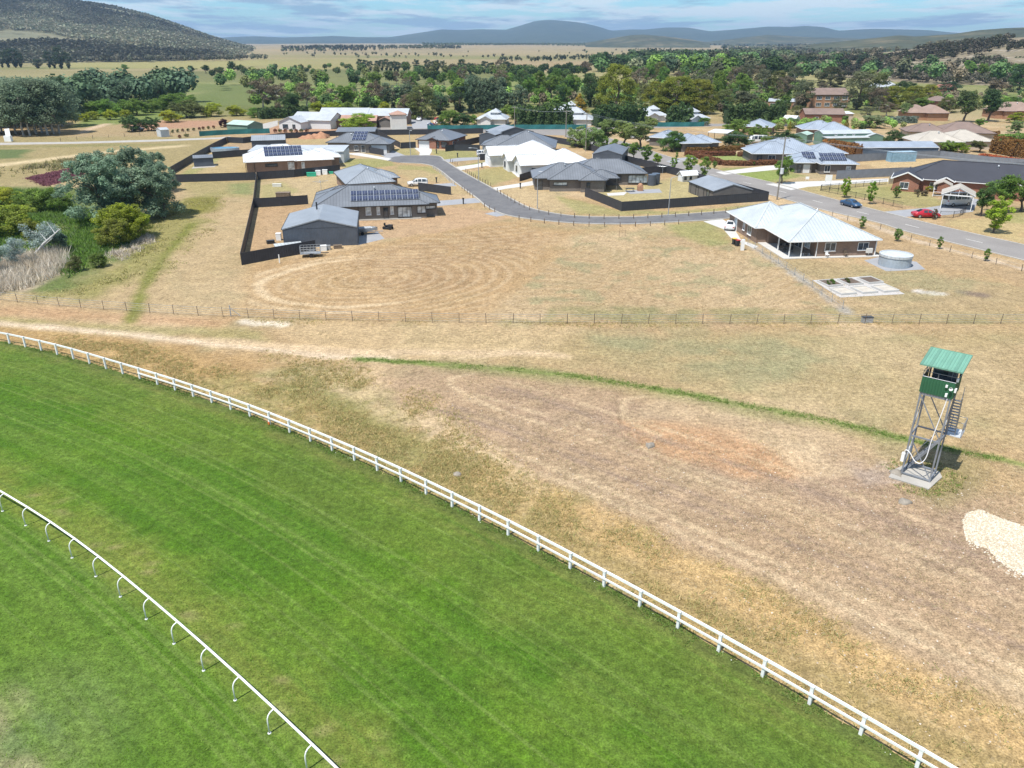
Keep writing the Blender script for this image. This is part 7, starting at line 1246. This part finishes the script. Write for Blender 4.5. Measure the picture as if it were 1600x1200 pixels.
# street trees
for (px, yb, yt, w, kd, c, lab) in (
 (903, 230, 187, 42, 'bush', (.12, .165, .06), 'pale leafed street tree at the corner of main road and cross street'), (926, 234, 190, 42, 'bush', (.12, .165, .06), 'pale leafed street tree beside the tank shed'), (948, 228, 184, 38, 'round', (.12, .155, .055), 'loose crowned pale tree behind the tank shed'), (975, 228, 181, 46, 'round', (.125, .16, .05), 'loose crowned tallest pale street tree'), (1000, 232, 184, 46, 'round', (.12, .155, .055), 'loose crowned pale tree next to timber pole'), (1014, 208, 178, 36, 'round', (.11, .15, .05), 'loose crowned pale tree behind timber pole'),
 (943, 234, 212, 16, 'young', LG, 'narrow street tree behind the ridge of tank shed'), (958, 239, 213, 20, 'round', LG, 'rounded street tree above the tank shed gable'), (974, 247, 223, 16, 'young', LG, 'slim bright street tree at shed corner'), (990, 249, 221, 24, 'round', LG, 'round bright street tree by the fence lined street'), (1010, 253, 226, 18, 'young', MG, 'upright mid green street tree by fence lined street'), (1027, 259, 236, 20, 'round', (.12, .19, .03), 'compact vivid green street tree'), (1049, 236, 197, 44, 'bush', (.055, .10, .03), 'dense dark round street tree beside the pale blue house'),
 (1052, 264, 246, 12, 'young', LG, 'small young street tree beside red hedge'), (1076, 269, 242, 22, 'young', LG, 'young spreading street tree opposite red hedge'), (1100, 278, 245, 18, 'young', LG, 'tall young street tree opposite pale driveway'), (1057, 250, 237, 5, 'young', LG, 'thin sapling near the driveway pillar'), (1116, 263, 251, 8, 'young', LG, 'thin sapling in front of red hedge'), (1177, 259, 252, 6, 'young', LG, 'tiny sapling at the end of red hedge'),
 (1221, 287, 236, 36, 'round', (.09, .15, .035), 'leafy street tree wrapped round power pole'), (1319, 309, 277, 15, 'young', (.12, .19, .03), 'bright young street tree at the sign board end of black front fence'), (1359, 319, 284, 15, 'young', (.11, .18, .03), 'bright young street tree at the driveway end of black front fence'), (1400, 309, 290, 12, 'young', MG, 'sparse sapling on the navy house lawn'), (1552, 364, 308, 36, 'young', (.14, .215, .03), 'vivid green young tree standing on the dry verge'),
 (1532, 338, 276, 36, 'round', (.055, .095, .03), 'dark leafy tree beside the carport'), (1565, 332, 262, 54, 'round', MG, 'tall leafy tree behind the vivid green young tree'), (1595, 330, 272, 50, 'round', MG, 'wide leafy tree at the cream fence'), (1625, 330, 265, 60, 'round', MG, 'wide leafy tree beyond the cream fence'), (1413, 294, 272, 24, 'bush', MG, 'rounded green shrub at the brick gable corner'), (1436, 296, 283, 16, 'bush', YG, 'clipped yellow green shrub under navy roof beside the brick gable'), (1452, 299, 286, 16, 'bush', YG, 'clipped yellow green shrub next to white porch'), (1432, 303, 293, 12, 'bush', BR, 'low brown shrub on the garden bed edge'), (1444, 306, 294, 14, 'bush', BR, 'low brown purple shrub on garden bed edge'), (1560, 281, 263, 18, 'bush', OL, 'olive shrub behind the navy roof'),
 (1346, 357, 338, 12, 'young', LG, 'sapling behind the pale blue roof beside the road'), (1401, 377, 357, 13, 'young', MG, 'sapling by the roadside near the round tank'), (1467, 389, 370, 10, 'young', MG, 'slim sapling on the road verge opposite the red car'), (1540, 408, 389, 11, 'young', MG, 'slim sapling on the road verge opposite the vivid green tree'), (1434, 308, 303, 5, 'young', BR, 'bare sapling on the navy house lawn'), (1459, 343, 326, 9, 'young', BR, 'bare twiggy sapling beside the red car'), (1400, 372, 362, 4, 'bush', MG, 'tiny bush at the roadside wire fence')):
    T(kd, px, yb, yt, w, c, lab, cat='tree' if (kd != 'bush' or 'tree' in lab) else 'shrub', name='tree' if 'tree' in lab else None)
for k, (P, i) in enumerate(BEDS):
    if i in (0, 1): 
        for j in range(5 if i == 0 else 3): tree_at('bush', P+Vector((tr_r.uniform(-.8, .8), tr_r.uniform(-.9, .9), .2)), tr_r.uniform(.3, .55), tr_r.uniform(.4, .8), MG if i == 0 else OL, 'small leafy vegetable plant in the green raised bed' if i == 0 else 'tuft of weeds in the grassy raised bed', 'raised bed plants', 'vegetable_plant' if i == 0 else 'weed', 'plant')
# ------------------------------------------------------------------ hedges: leaf-built walls
def hedge(label, pts, h, w, col, ls=.22, dens=26, world=False, cat='hedge', bump=.25):
    P = pts if world else PL(pts); r = np.random.default_rng(int(abs(P[0].x*7+P[0].y*3))+1); Vs = []; tones = []
    for a, b2 in zip(P, P[1:]):
        dd = b2-a; l = dd.length; t = np.array(dd.normalized()); s = np.array([-t[1], t[0], 0]); k = int(l*(h*2+w)*2.6/(1.2*ls*ls))+30
        u = r.uniform(0, l, k); fc = r.random(k); f = h/(2*h+w); th = np.where(fc < f, -1, np.where(fc > 1-f, 1, 0)); lat = np.where(th == 0, r.uniform(-.5, .5, k), th*.5)*w; z = np.where(th == 0, h, r.uniform(.05, 1, k)*h)
        bm = 1+bump*(fbm(u*.8+a.x, z*.5+th*7, .9, 3, 3)-.5)*2; C0 = np.array(a)[None]+u[:, None]*t+(lat*bm+r.normal(0, .08, k))[:, None]*s+np.stack([0*u, 0*u, z*bm], 1)
        nrm = th[:, None]*s*1.0+np.array([0, 0, .6])[None]+r.normal(0, .5, (k, 3)); nrm /= np.linalg.norm(nrm, axis=1)[:, None]; tg = np.cross(nrm, r.normal(size=(k, 3))); tg /= np.linalg.norm(tg, axis=1)[:, None]; bt3 = np.cross(nrm, tg); sz = (ls*r.uniform(.6, 1.3, k))[:, None]
        Vs.append(np.stack([C0-tg*sz, C0+bt3*sz*.6, C0+tg*sz, C0-bt3*sz*.6], 1).reshape(-1, 3)); tones.append(np.repeat(r.uniform(.7, 1.3, k)*(.75+.5*fbm(u+a.x, z, .6, 2, 9)), 4))
    V = np.concatenate(Vs); V[:, 2] = np.maximum(V[:, 2], .02); o0 = np.array(P[0]); t = thing('hedge', label, cat, P[0]); c = link('foliage', np_mesh('foliage', V-o0, np.arange(len(V)).reshape(-1, 4), M['leaf'], np.concatenate(tones), 'tone'), None, t); c.color = tuple(x*LK for x in col)+(1,)
    mb = MB()
    for a, b2 in zip(P, P[1:]): mb.bar(a-P[0]+uz*h*.42, b2-P[0]+uz*h*.42, w*.7, h*.72)
    mb.build('inner_twigs', plain('twig_mass_%d' % len(_plain), tuple(x*.8 for x in col), .95), t); return t
hedge('tall long dark conifer hedge behind timber power pole and mesh fence', [(808, 200), (850, 199.5), (893, 198.5)], 7.0, 4, DG, .5, 26, bump=.5); hedge('dark conifer hedge between the middle cottages under cypress', [(930, 199), (965, 197), (1004, 194)], 6.5, 4, DG, .5, 26, bump=.5); hedge('dark dense shrub hedge between two clerestory cottages', [(1042, 195), (1080, 195)], 6.5, 4, DG, .5, 26, bump=.5); hedge('long dark conifer hedge between clerestory cottages and brick hall', [(1132, 193), (1180, 192), (1224, 192)], 6.5, 4.5, DG, .5, 26, bump=.5)
hedge('red tipped photinia hedge behind the small square lawn', [(1071, 238), (1120, 236), (1172, 234)], 1.3, 2.0, (.13, .085, .03)); hedge('red tipped photinia hedge bordering the square lawn roadside', [(1073, 243), (1100, 249), (1128, 258), (1160, 259), (1212, 257)], 1.2, 1.6, RD); hedge('red tipped photinia hedge at the back of square lawn', [(1082, 243), (1120, 243.5), (1148, 243)], 1.2, 1.4, RD); hedge('red tipped photinia hedge running beside pale blue house to gate', [(1152, 244), (1185, 246)], 1.2, 1.4, RD)
hedge('rust coloured photinia hedge behind pale blue roofs', [(1285, 236), (1310, 238), (1340, 247)], 3.2, 2.2, (.17, .085, .035), .3); hedge('long rust coloured photinia hedge above the grey yard fence', [(1552, 238), (1590, 245), (1660, 252)], 4.2, 3.0, (.15, .085, .03), .3); hedge('clipped green hedge behind the rust coloured hedge', [(1560, 228), (1600, 226), (1650, 226)], 3, 3, LG, .3); hedge('rust brown hedge before the brown tiled roof', [(1515, 215), (1560, 217)], 2.2, 2, (.13, .075, .03), .3); hedge('low reddish flowers along the top of grey yard fence', [(1530, 248), (1570, 254), (1610, 259)], 1.4, 1.2, (.24, .07, .035), .2)
hedge('silvery lavender bank along the dry school ground', [(1380, 193), (1430, 192)], 2.2, 3, (.12, .15, .12), .3); hedge('green shrub bank in front of the red brick hall', [(1270, 191), (1300, 190), (1322, 192)], 2.4, 2.5, MG, .3); hedge('olive shrub strip in front of the green barn', [(1312, 221), (1350, 219)], 1.5, 1.4, OL, .22); hedge('dark scrub hedge below the homestead garden', [(405, 186), (450, 184), (480, 182)], 4, 4, DG, .4, bump=.5)
# ------------------------------------------------------------------ grass, reeds, weeds: uncountable, one mesh each
def fade(pos, poly, soft, sc, seed, keep=.55):
    w = [tuple(p[:2]) for p in poly]; r = np.random.default_rng(seed+99); dd = segdist(pos[:, 0], pos[:, 1], w+[w[0]])
    k = np.clip(dd/soft, 0, 1)*np.clip((fbm(pos[:, 0], pos[:, 1], sc, 3, seed)-.5)*4+keep, .04, 1); return pos[r.random(len(pos)) < k]
def blades(name, pos, hmin, hmax, wd, cols, label, nb=5, spread=.12, lean=.35, cat='grass', seed=1):
    r = np.random.default_rng(seed); n_ = len(pos); k = n_*nb; base = np.repeat(pos, nb, 0)+r.normal(0, spread, (k, 2)); h = np.repeat(r.uniform(hmin, hmax, n_), nb)*r.uniform(.6, 1.1, k); a = r.uniform(0, 6.28, k); w = wd*r.uniform(.6, 1.3, k); d2 = np.stack([np.cos(a), np.sin(a)], 1)*w[:, None]; ln = r.normal(0, lean, (k, 2))*h[:, None]
    V = np.zeros((k, 3, 3)); V[:, 0, :2] = base-d2; V[:, 1, :2] = base+d2; V[:, 2, :2] = base+ln; V[:, 2, 2] = h; V[:, :2, 2] = .0; fl_ = np.cross(V[:, 1]-V[:, 0], V[:, 2]-V[:, 0])[:, 2] < 0; V[fl_] = V[fl_][:, [1, 0, 2]]
    cc = np.repeat(np.array(cols)[r.integers(0, len(cols), n_)], nb, 0)*r.uniform(.8, 1.2, (k, 1)); o = stuff(link(name, np_mesh(name, V.reshape(-1, 3), np.arange(k*3).reshape(-1, 3), grass_m, np.repeat(np.clip(cc, 0, 1), 3, 0)), None)); return tag(o, label, cat)
def rail_band(o0, o1, i0, i1, n, seed, soft=1.2, keep=.5, sc=.35):
    pl = [Vector((x, y_, 0)) for x, y_ in rail_off(o0, o1, i0, i1)]; return fade(scatter_in(pl, n, seed), pl, soft, sc, seed, keep)
def patch(px, n, seed, soft=3.0, keep=.5, sc=.2): pl = PL(px); return fade(scatter_in(pl, n, seed), pl, soft, sc, seed, keep)
STR = [(.56, .43, .22), (.50, .38, .17), (.44, .34, .15), (.40, .33, .15)]; OLV = [(.32, .30, .12), (.38, .33, .14), (.27, .275, .10)]; GRN = [(.13, .22, .04), (.16, .25, .055), (.10, .18, .035)]
blades('dry_grass', rail_band(-.2, 7.5, 4, 42, 40000, 1, 2.2, .5), .08, .24, .024, STR+OLV, 'straw and olive grass growing along the outside of running rail', 4, .10, .9)
blades('weed_fringe', rail_band(-.6, .45, 0, 42, 9000, 2, .45, .5, .5), .05, .18, .03, GRN+[(.14, .20, .055), (.20, .25, .08)], 'dark clover fringe growing under the outer running rail', 5, .10, .9)
lp = [U(a, b2) for a, b2 in [(560, 561), (640, 566), (700, 570), (800, 577), (900, 588), (1000, 603), (1100, 621), (1200, 640), (1300, 658), (1400, 682), (1500, 705), (1600, 726), (1700, 748)]]; gl = resample(lp, .03); gr_ = np.random.default_rng(3); gpos = np.array([p[:2] for p in gl])+gr_.normal(0, .36, (len(gl), 2)); gpos = gpos[fbm(gpos[:, 0], gpos[:, 1], .5, 3, 8) > .42]; blades('green_grass', gpos, .06, .18, .03, GRN+[(.20, .25, .07)], 'narrow strip of lush green grass crossing the dry paddock', 4, .08, .9)
blades('rough_grass', patch([(400, 545), (560, 560), (700, 620), (880, 770), (760, 790), (560, 710), (400, 610)], 11000, 5, 3.5, .5, .25), .10, .28, .026, STR+OLV, 'rough olive and straw tussock between vehicle track and rail', 5, .12, .8)
blades('paddock_stubble', patch([(430, 510), (1620, 512), (1620, 1200), (1450, 1180), (1000, 880), (600, 560)], 42000, 6, 1.0, .5, .3), .05, .13, .02, [(.50, .40, .24), (.40, .31, .19), (.32, .28, .14), (.56, .47, .31)], 'thin dry stubble scattered over the bare paddock', 3, .10, .9)
blades('lot_stubble', patch([(380, 420), (560, 385), (800, 345), (1150, 380), (1330, 420), (1600, 430), (1600, 495), (380, 490)], 12000, 18, 1.5, .45, .25), .06, .16, .035, [(.44, .33, .19), (.36, .27, .15), (.30, .25, .12), (.52, .42, .26)], 'dry mown stubble over the vacant lots behind the wire fence', 3, .15, .9)
blades('meadow_grass', patch([(225, 325), (360, 295), (345, 360), (260, 450), (30, 472), (150, 415)], 11000, 7, 7, .45, .12), .15, .42, .06, OLV+[(.36, .34, .11), (.46, .40, .20)], 'long yellow green meadow grass beside the wetland', 4, .25, .8)
blades('reeds', patch([(-80, 408), (0, 404), (60, 393), (112, 388), (114, 420), (60, 448), (0, 462), (-80, 466)], 6500, 8, 3, .75, .3), .7, 1.7, .06, [(.66, .58, .47), (.58, .50, .39), (.72, .66, .56), (.48, .43, .33)], 'dense stand of pale dead reeds at the wetland edge', 5, .25, .38, 'reeds')
blades('dead_grass', patch([(160, 400), (236, 360), (246, 378), (190, 412)], 1600, 9, 2, .6, .4), .4, .8, .06, [(.58, .52, .44), (.50, .44, .37)], 'pale dead grass patch beside the olive shrubs', 4, .2, .6, 'grass')
blades('wet_grass', patch([(-120, 296), (60, 296), (160, 335), (235, 345), (178, 402), (105, 438), (40, 402), (-80, 408)], 22000, 10, 3, .7, .2), .25, .8, .08, GRN+[(.15, .28, .045), (.15, .21, .09)], 'lush green sedge in the wet hollow between shrubs', 4, .25, .6)
blades('fence_grass', patch([(380, 494), (900, 499), (1600, 497), (1600, 514), (900, 515), (380, 509)], 4200, 12, 1.6, .35, .25), .08, .26, .03, STR+OLV, 'dry weedy grass caught along the boundary wire fence', 4, .15, .8)
blades('purple_crop', patch([(34, 279), (130, 258), (134, 276), (70, 293)], 5500, 16, 3.0, .9, .2), .15, .4, .12, [(.20, .08, .10), (.16, .065, .085), (.24, .11, .12)], 'field of low purple leaved crop beside the yellow green shrubs', 4, .3, .9, 'crop')
blades('bank_scrub', patch([(-60, 268), (40, 258), (110, 249), (190, 240), (190, 252), (110, 264), (40, 276), (-60, 288)], 3000, 17, 3, .4, .1), .5, 1.3, .16, [(.26, .24, .10), (.20, .20, .08), (.38, .33, .19), (.32, .27, .17)], 'scrubby weeds scattered along the straw coloured bank', 5, .4, .7)
ta = scatter_in([Vector((28, 48, 0)), Vector((31, 46.8, 0)), Vector((34.5, 49.5, 0)), Vector((33.5, 53, 0)), Vector((29, 53, 0))], 1500, 13); ta = ta[~inside(ta[:, 0], ta[:, 1], [(28.3, 49.9), (30.5, 48.1), (32.4, 49.9), (32.6, 50.8), (31, 52.2), (29.1, 51.1)])]; blades('tower_weeds', fade(ta, [Vector(p+(0,)) for p in ((27.5, 47.5), (31, 46.3), (35, 49.5), (34, 53.5), (28.5, 53.5))], 1.8, .6, 4, .5), .06, .2, .03, GRN[:2]+OLV+STR[:1], 'weeds growing round the tower footing', 5, .1, .9)
fl = rail_band(-.5, .3, 22, 42, 500, 14); stuff(tag(link('clover_flowers', stones('clover_flowers', np.concatenate([fl, np.full((len(fl), 1), .16)], 1), .018, .035, [(.75, .75, .68)]), None), 'tiny white clover flowers under the running rail', 'flowers'))
sc_ = np.concatenate([scatter_in(PL([(640, 600), (1600, 760), (1600, 1180), (1450, 1150), (900, 800)]), 1300, 15)]); stuff(tag(link('stone_litter', stones('stone_litter', sc_, .02, .07, [(.42, .35, .28), (.34, .27, .2), (.50, .44, .37)]), None), 'small pale stones littering the bare brown ground', 'stones'))
# ------------------------------------------------------------------ far bushland, one mesh per wood
far_m = attr_mat('far_foliage', 'col', .95, .2)
def far_wood(name, P, hr, cols, label, seed, nq=14, sm=1.0):
    r = np.random.default_rng(seed); n_ = len(P); h = r.uniform(*hr, n_); base = r.normal(size=(nq, 3)); base /= np.linalg.norm(base, axis=1)[:, None]; V = []
    cen = base[None]*np.array([.36, .36, .32])*r.uniform(.5, 1.05, (n_, nq, 1))+np.array([0, 0, .62]); cen[:, 0] = (0, 0, .3); nr = base[None]+r.normal(0, .5, (n_, nq, 3))+np.array([0, 0, .5]); nr /= np.linalg.norm(nr, axis=2)[..., None]; tg = np.cross(nr, r.normal(size=(n_, nq, 3))); tg /= np.linalg.norm(tg, axis=2)[..., None]; b3 = np.cross(nr, tg); s = r.uniform(.14, .26, (n_, nq, 1))*sm
    q = np.stack([cen-tg*s, cen+b3*s*.8, cen+tg*s, cen-b3*s*.8], 2)*h[:, None, None, None]; q += np.asarray(P)[:, None, None, :]; c = np.array(cols)[r.integers(0, len(cols), n_)]; c = c[:, None, :]*(.45+1.15*smooth(.3, .7, fbm(np.asarray(P)[:, 0], np.asarray(P)[:, 1], .0035, 3, seed+2)))[:, None, None]*r.uniform(.85, 1.15, (n_, 1, 1))*r.uniform(.8, 1.2, (n_, nq, 1))
    V = q.reshape(-1, 3); return stuff(tag(link(name, np_mesh(name, V, np.arange(len(V)).reshape(-1, 4), far_m, np.repeat(np.clip(c, 0, 1).reshape(-1, 3), 4, 0)), None), label, 'woodland'))
def on_sheet(Vg, n_, seed, thr=.45, sc=.006, jlo=0.0, jhi=1.0, f=None):
    r = np.random.default_rng(seed); nv_, nu_ = Vg.shape[:2]; j = r.uniform(jlo*(nv_*.66), jhi*(nv_*.68), n_*4); i = r.uniform(0, nu_-1.01, n_*4); j0, i0 = j.astype(int), i.astype(int); fj, fi = (j-j0)[:, None], (i-i0)[:, None]
    j1 = np.minimum(j0+1, nv_-1); p = (Vg[j0, i0]*(1-fi)+Vg[j0, i0+1]*fi)*(1-fj)+(Vg[j1, i0]*(1-fi)+Vg[j1, i0+1]*fi)*fj
    k = fbm(p[:, 0], p[:, 1], sc, 3, seed) > thr; k &= p[:, 2] > 0; return p[k][:n_]
EUF = [(.125, .13, .085), (.15, .145, .10), (.10, .11, .07), (.165, .15, .11)]
far_wood('hill_bushland', on_sheet(HV_L, 34000, 3, .36, .003), (7, 14), [(.19, .20, .14), (.215, .21, .15), (.16, .175, .12), (.225, .21, .155)], 'grey green bushland covering the big hill', 4, 8); far_wood('hill_scrub', on_sheet(HV_R, 2600, 5, .50, .02), (4, 8), EUF+[(.24, .21, .16), (.10, .11, .06)], 'scattered gums on the rocky hillside', 6, 40, .62)
def flat_wood(poly, n_, hr, cols, label, seed, thr=.0, sc=.004):
    p = scatter_in(PL(poly), n_, seed)
    if thr: p = p[fbm(p[:, 0], p[:, 1], sc, 3, seed) > thr]
    far_wood('far_trees', np.stack([p[:, 0], p[:, 1], ground_z(p[:, 0], p[:, 1])], 1), hr, cols, label, seed, 24, .75)
DK = [(.05, .075, .035), (.07, .095, .045), (.09, .105, .06)]
flat_wood([(440, 80), (600, 79), (720, 77.5), (720, 80), (600, 82), (440, 84)], 420, (9, 15), DK+EUF, 'thin far belt of trees crossing the tan plain', 31); flat_wood([(660, 73.5), (800, 72.5), (930, 72.5), (930, 74.5), (800, 75), (660, 76)], 900, (9, 15), DK, 'far tree belt on the plain below the mountain', 32); flat_wood([(900, 71), (1150, 70.5), (1280, 71), (1280, 75), (1100, 74.5), (920, 74)], 1500, (10, 16), EUF+DK, 'dark far wood at the foot of the small ridge', 33, .42, .002)
flat_wood([(1120, 78), (1240, 76), (1420, 78), (1450, 96), (1330, 98), (1200, 100), (1190, 88)], 1500, (9, 16), DK+EUF, 'mixed wood spreading between the plain and rocky hill', 34, .42, .006); flat_wood([(780, 95), (930, 91), (930, 96), (780, 99)], 70, (6, 10), DK, 'row of small round trees across the tan paddock', 35); flat_wood([(400, 86), (560, 84), (800, 84), (1180, 80), (1180, 92), (800, 92), (500, 94)], 260, (5, 10), EUF+DK, 'lone paddock trees dotted over the plain', 36, .45)
flat_wood([(-200, 92), (100, 94), (330, 92), (420, 92), (420, 96), (200, 98), (-200, 108)], 900, (8, 14), EUF, 'grey gum woodland at the foot of big hill', 37, .40, .01); flat_wood([(980, 92), (1230, 90), (1240, 101), (1000, 101)], 420, (12, 20), DK, 'dark timber belt behind the town wood', 38); flat_wood([(1400, 88), (1700, 84), (1700, 100), (1420, 102)], 500, (9, 15), DK+EUF, 'dark wood at the foot of the rocky hill', 39)
sband([(815, 146), (960, 140), (1250, 136), (1250, 176), (1120, 184), (1000, 172), (940, 180), (820, 182)], 300, [MG, DG, OL, LG, BR], (3, 8), 'garden undergrowth filling the gaps below the town trees', 41)
sband([(395, 150), (480, 142), (640, 150), (800, 150), (800, 172), (640, 176), (480, 178), (395, 176)], 160, [MG, DG, OL, LG, BR], (3, 9), 'undergrowth filling the gaps behind the homestead', 42)
sband([(1250, 160), (1420, 150), (1600, 150), (1600, 166), (1500, 176), (1330, 172)], 110, [OL, DG, BR, MG], (2.5, 6), 'low shrubs scattered over the school ground', 43)
sband([(1205, 196), (1260, 192), (1400, 198), (1420, 205), (1300, 206), (1215, 208)], 60, [MG, LG, OL], (2, 4), 'low garden shrubs between the pale blue roofs', 44)
sband([(300, 112), (560, 106), (560, 118), (420, 126), (300, 124)], 40, [DG, OL, MG], (4, 9), 'loose hedgerow trees over the green flats', 45)
for (poly, n_, cols, hr, lab, sd) in BANDQ: p_ = scatter_in(PL(poly), n_, sd); far_wood('mixed_wood', np.stack([p_[:, 0], p_[:, 1], 0*p_[:, 0]], 1), hr, [tuple(x*LK for x in c) for c in cols], lab, sd, 300, .32)
p_ = scatter_in(PL([(60, 178), (150, 160), (290, 150), (300, 160), (150, 182), (70, 196)]), 40, 71); far_wood('mixed_wood', np.stack([p_[:, 0], p_[:, 1], 0*p_[:, 0]], 1), (12, 19), [(.10, .155, .095), (.09, .14, .075)], 'grey green thicket filling the wood above the willows', 71, 320, .30)
tp = flat[(best > .5) & (best < 46)]; tr2 = np.random.default_rng(77); tp = tp[tr2.integers(0, len(tp), 70000)]+tr2.uniform(-.3, .3, (70000, 2)); zc = tp[:, 1]*CT+HC*ST; keepv = (np.abs(tp[:, 0]/zc) < .72) & (tp[:, 1] > 20); tp = tp[keepv]
blades('turf_blades', tp, .03, .075, .03, [(.10, .205, .018), (.13, .24, .028), (.08, .17, .013), (.17, .26, .048)], 'short mown grass blades of the racecourse turf', 3, .12, .9)
# ------------------------------------------------------------------ air: even pale haze round the whole scene, sky outside
m = bpy.data.materials.new('haze_air'); m.use_nodes = True; n = m.node_tree.nodes; n.clear(); ou = n.new('ShaderNodeOutputMaterial'); pv = n.new('ShaderNodeVolumePrincipled')
pv.inputs['Color'].default_value = (.50, .72, 1.0, 1); pv.inputs['Density'].default_value = HAZE; pv.inputs['Anisotropy'].default_value = .2; m.node_tree.links.new(pv.outputs[0], ou.inputs['Volume'])
mb = MB(); mb.box((0, 7900, 162), (50000, 17000, 346)); stuff(mb.build('haze', m))
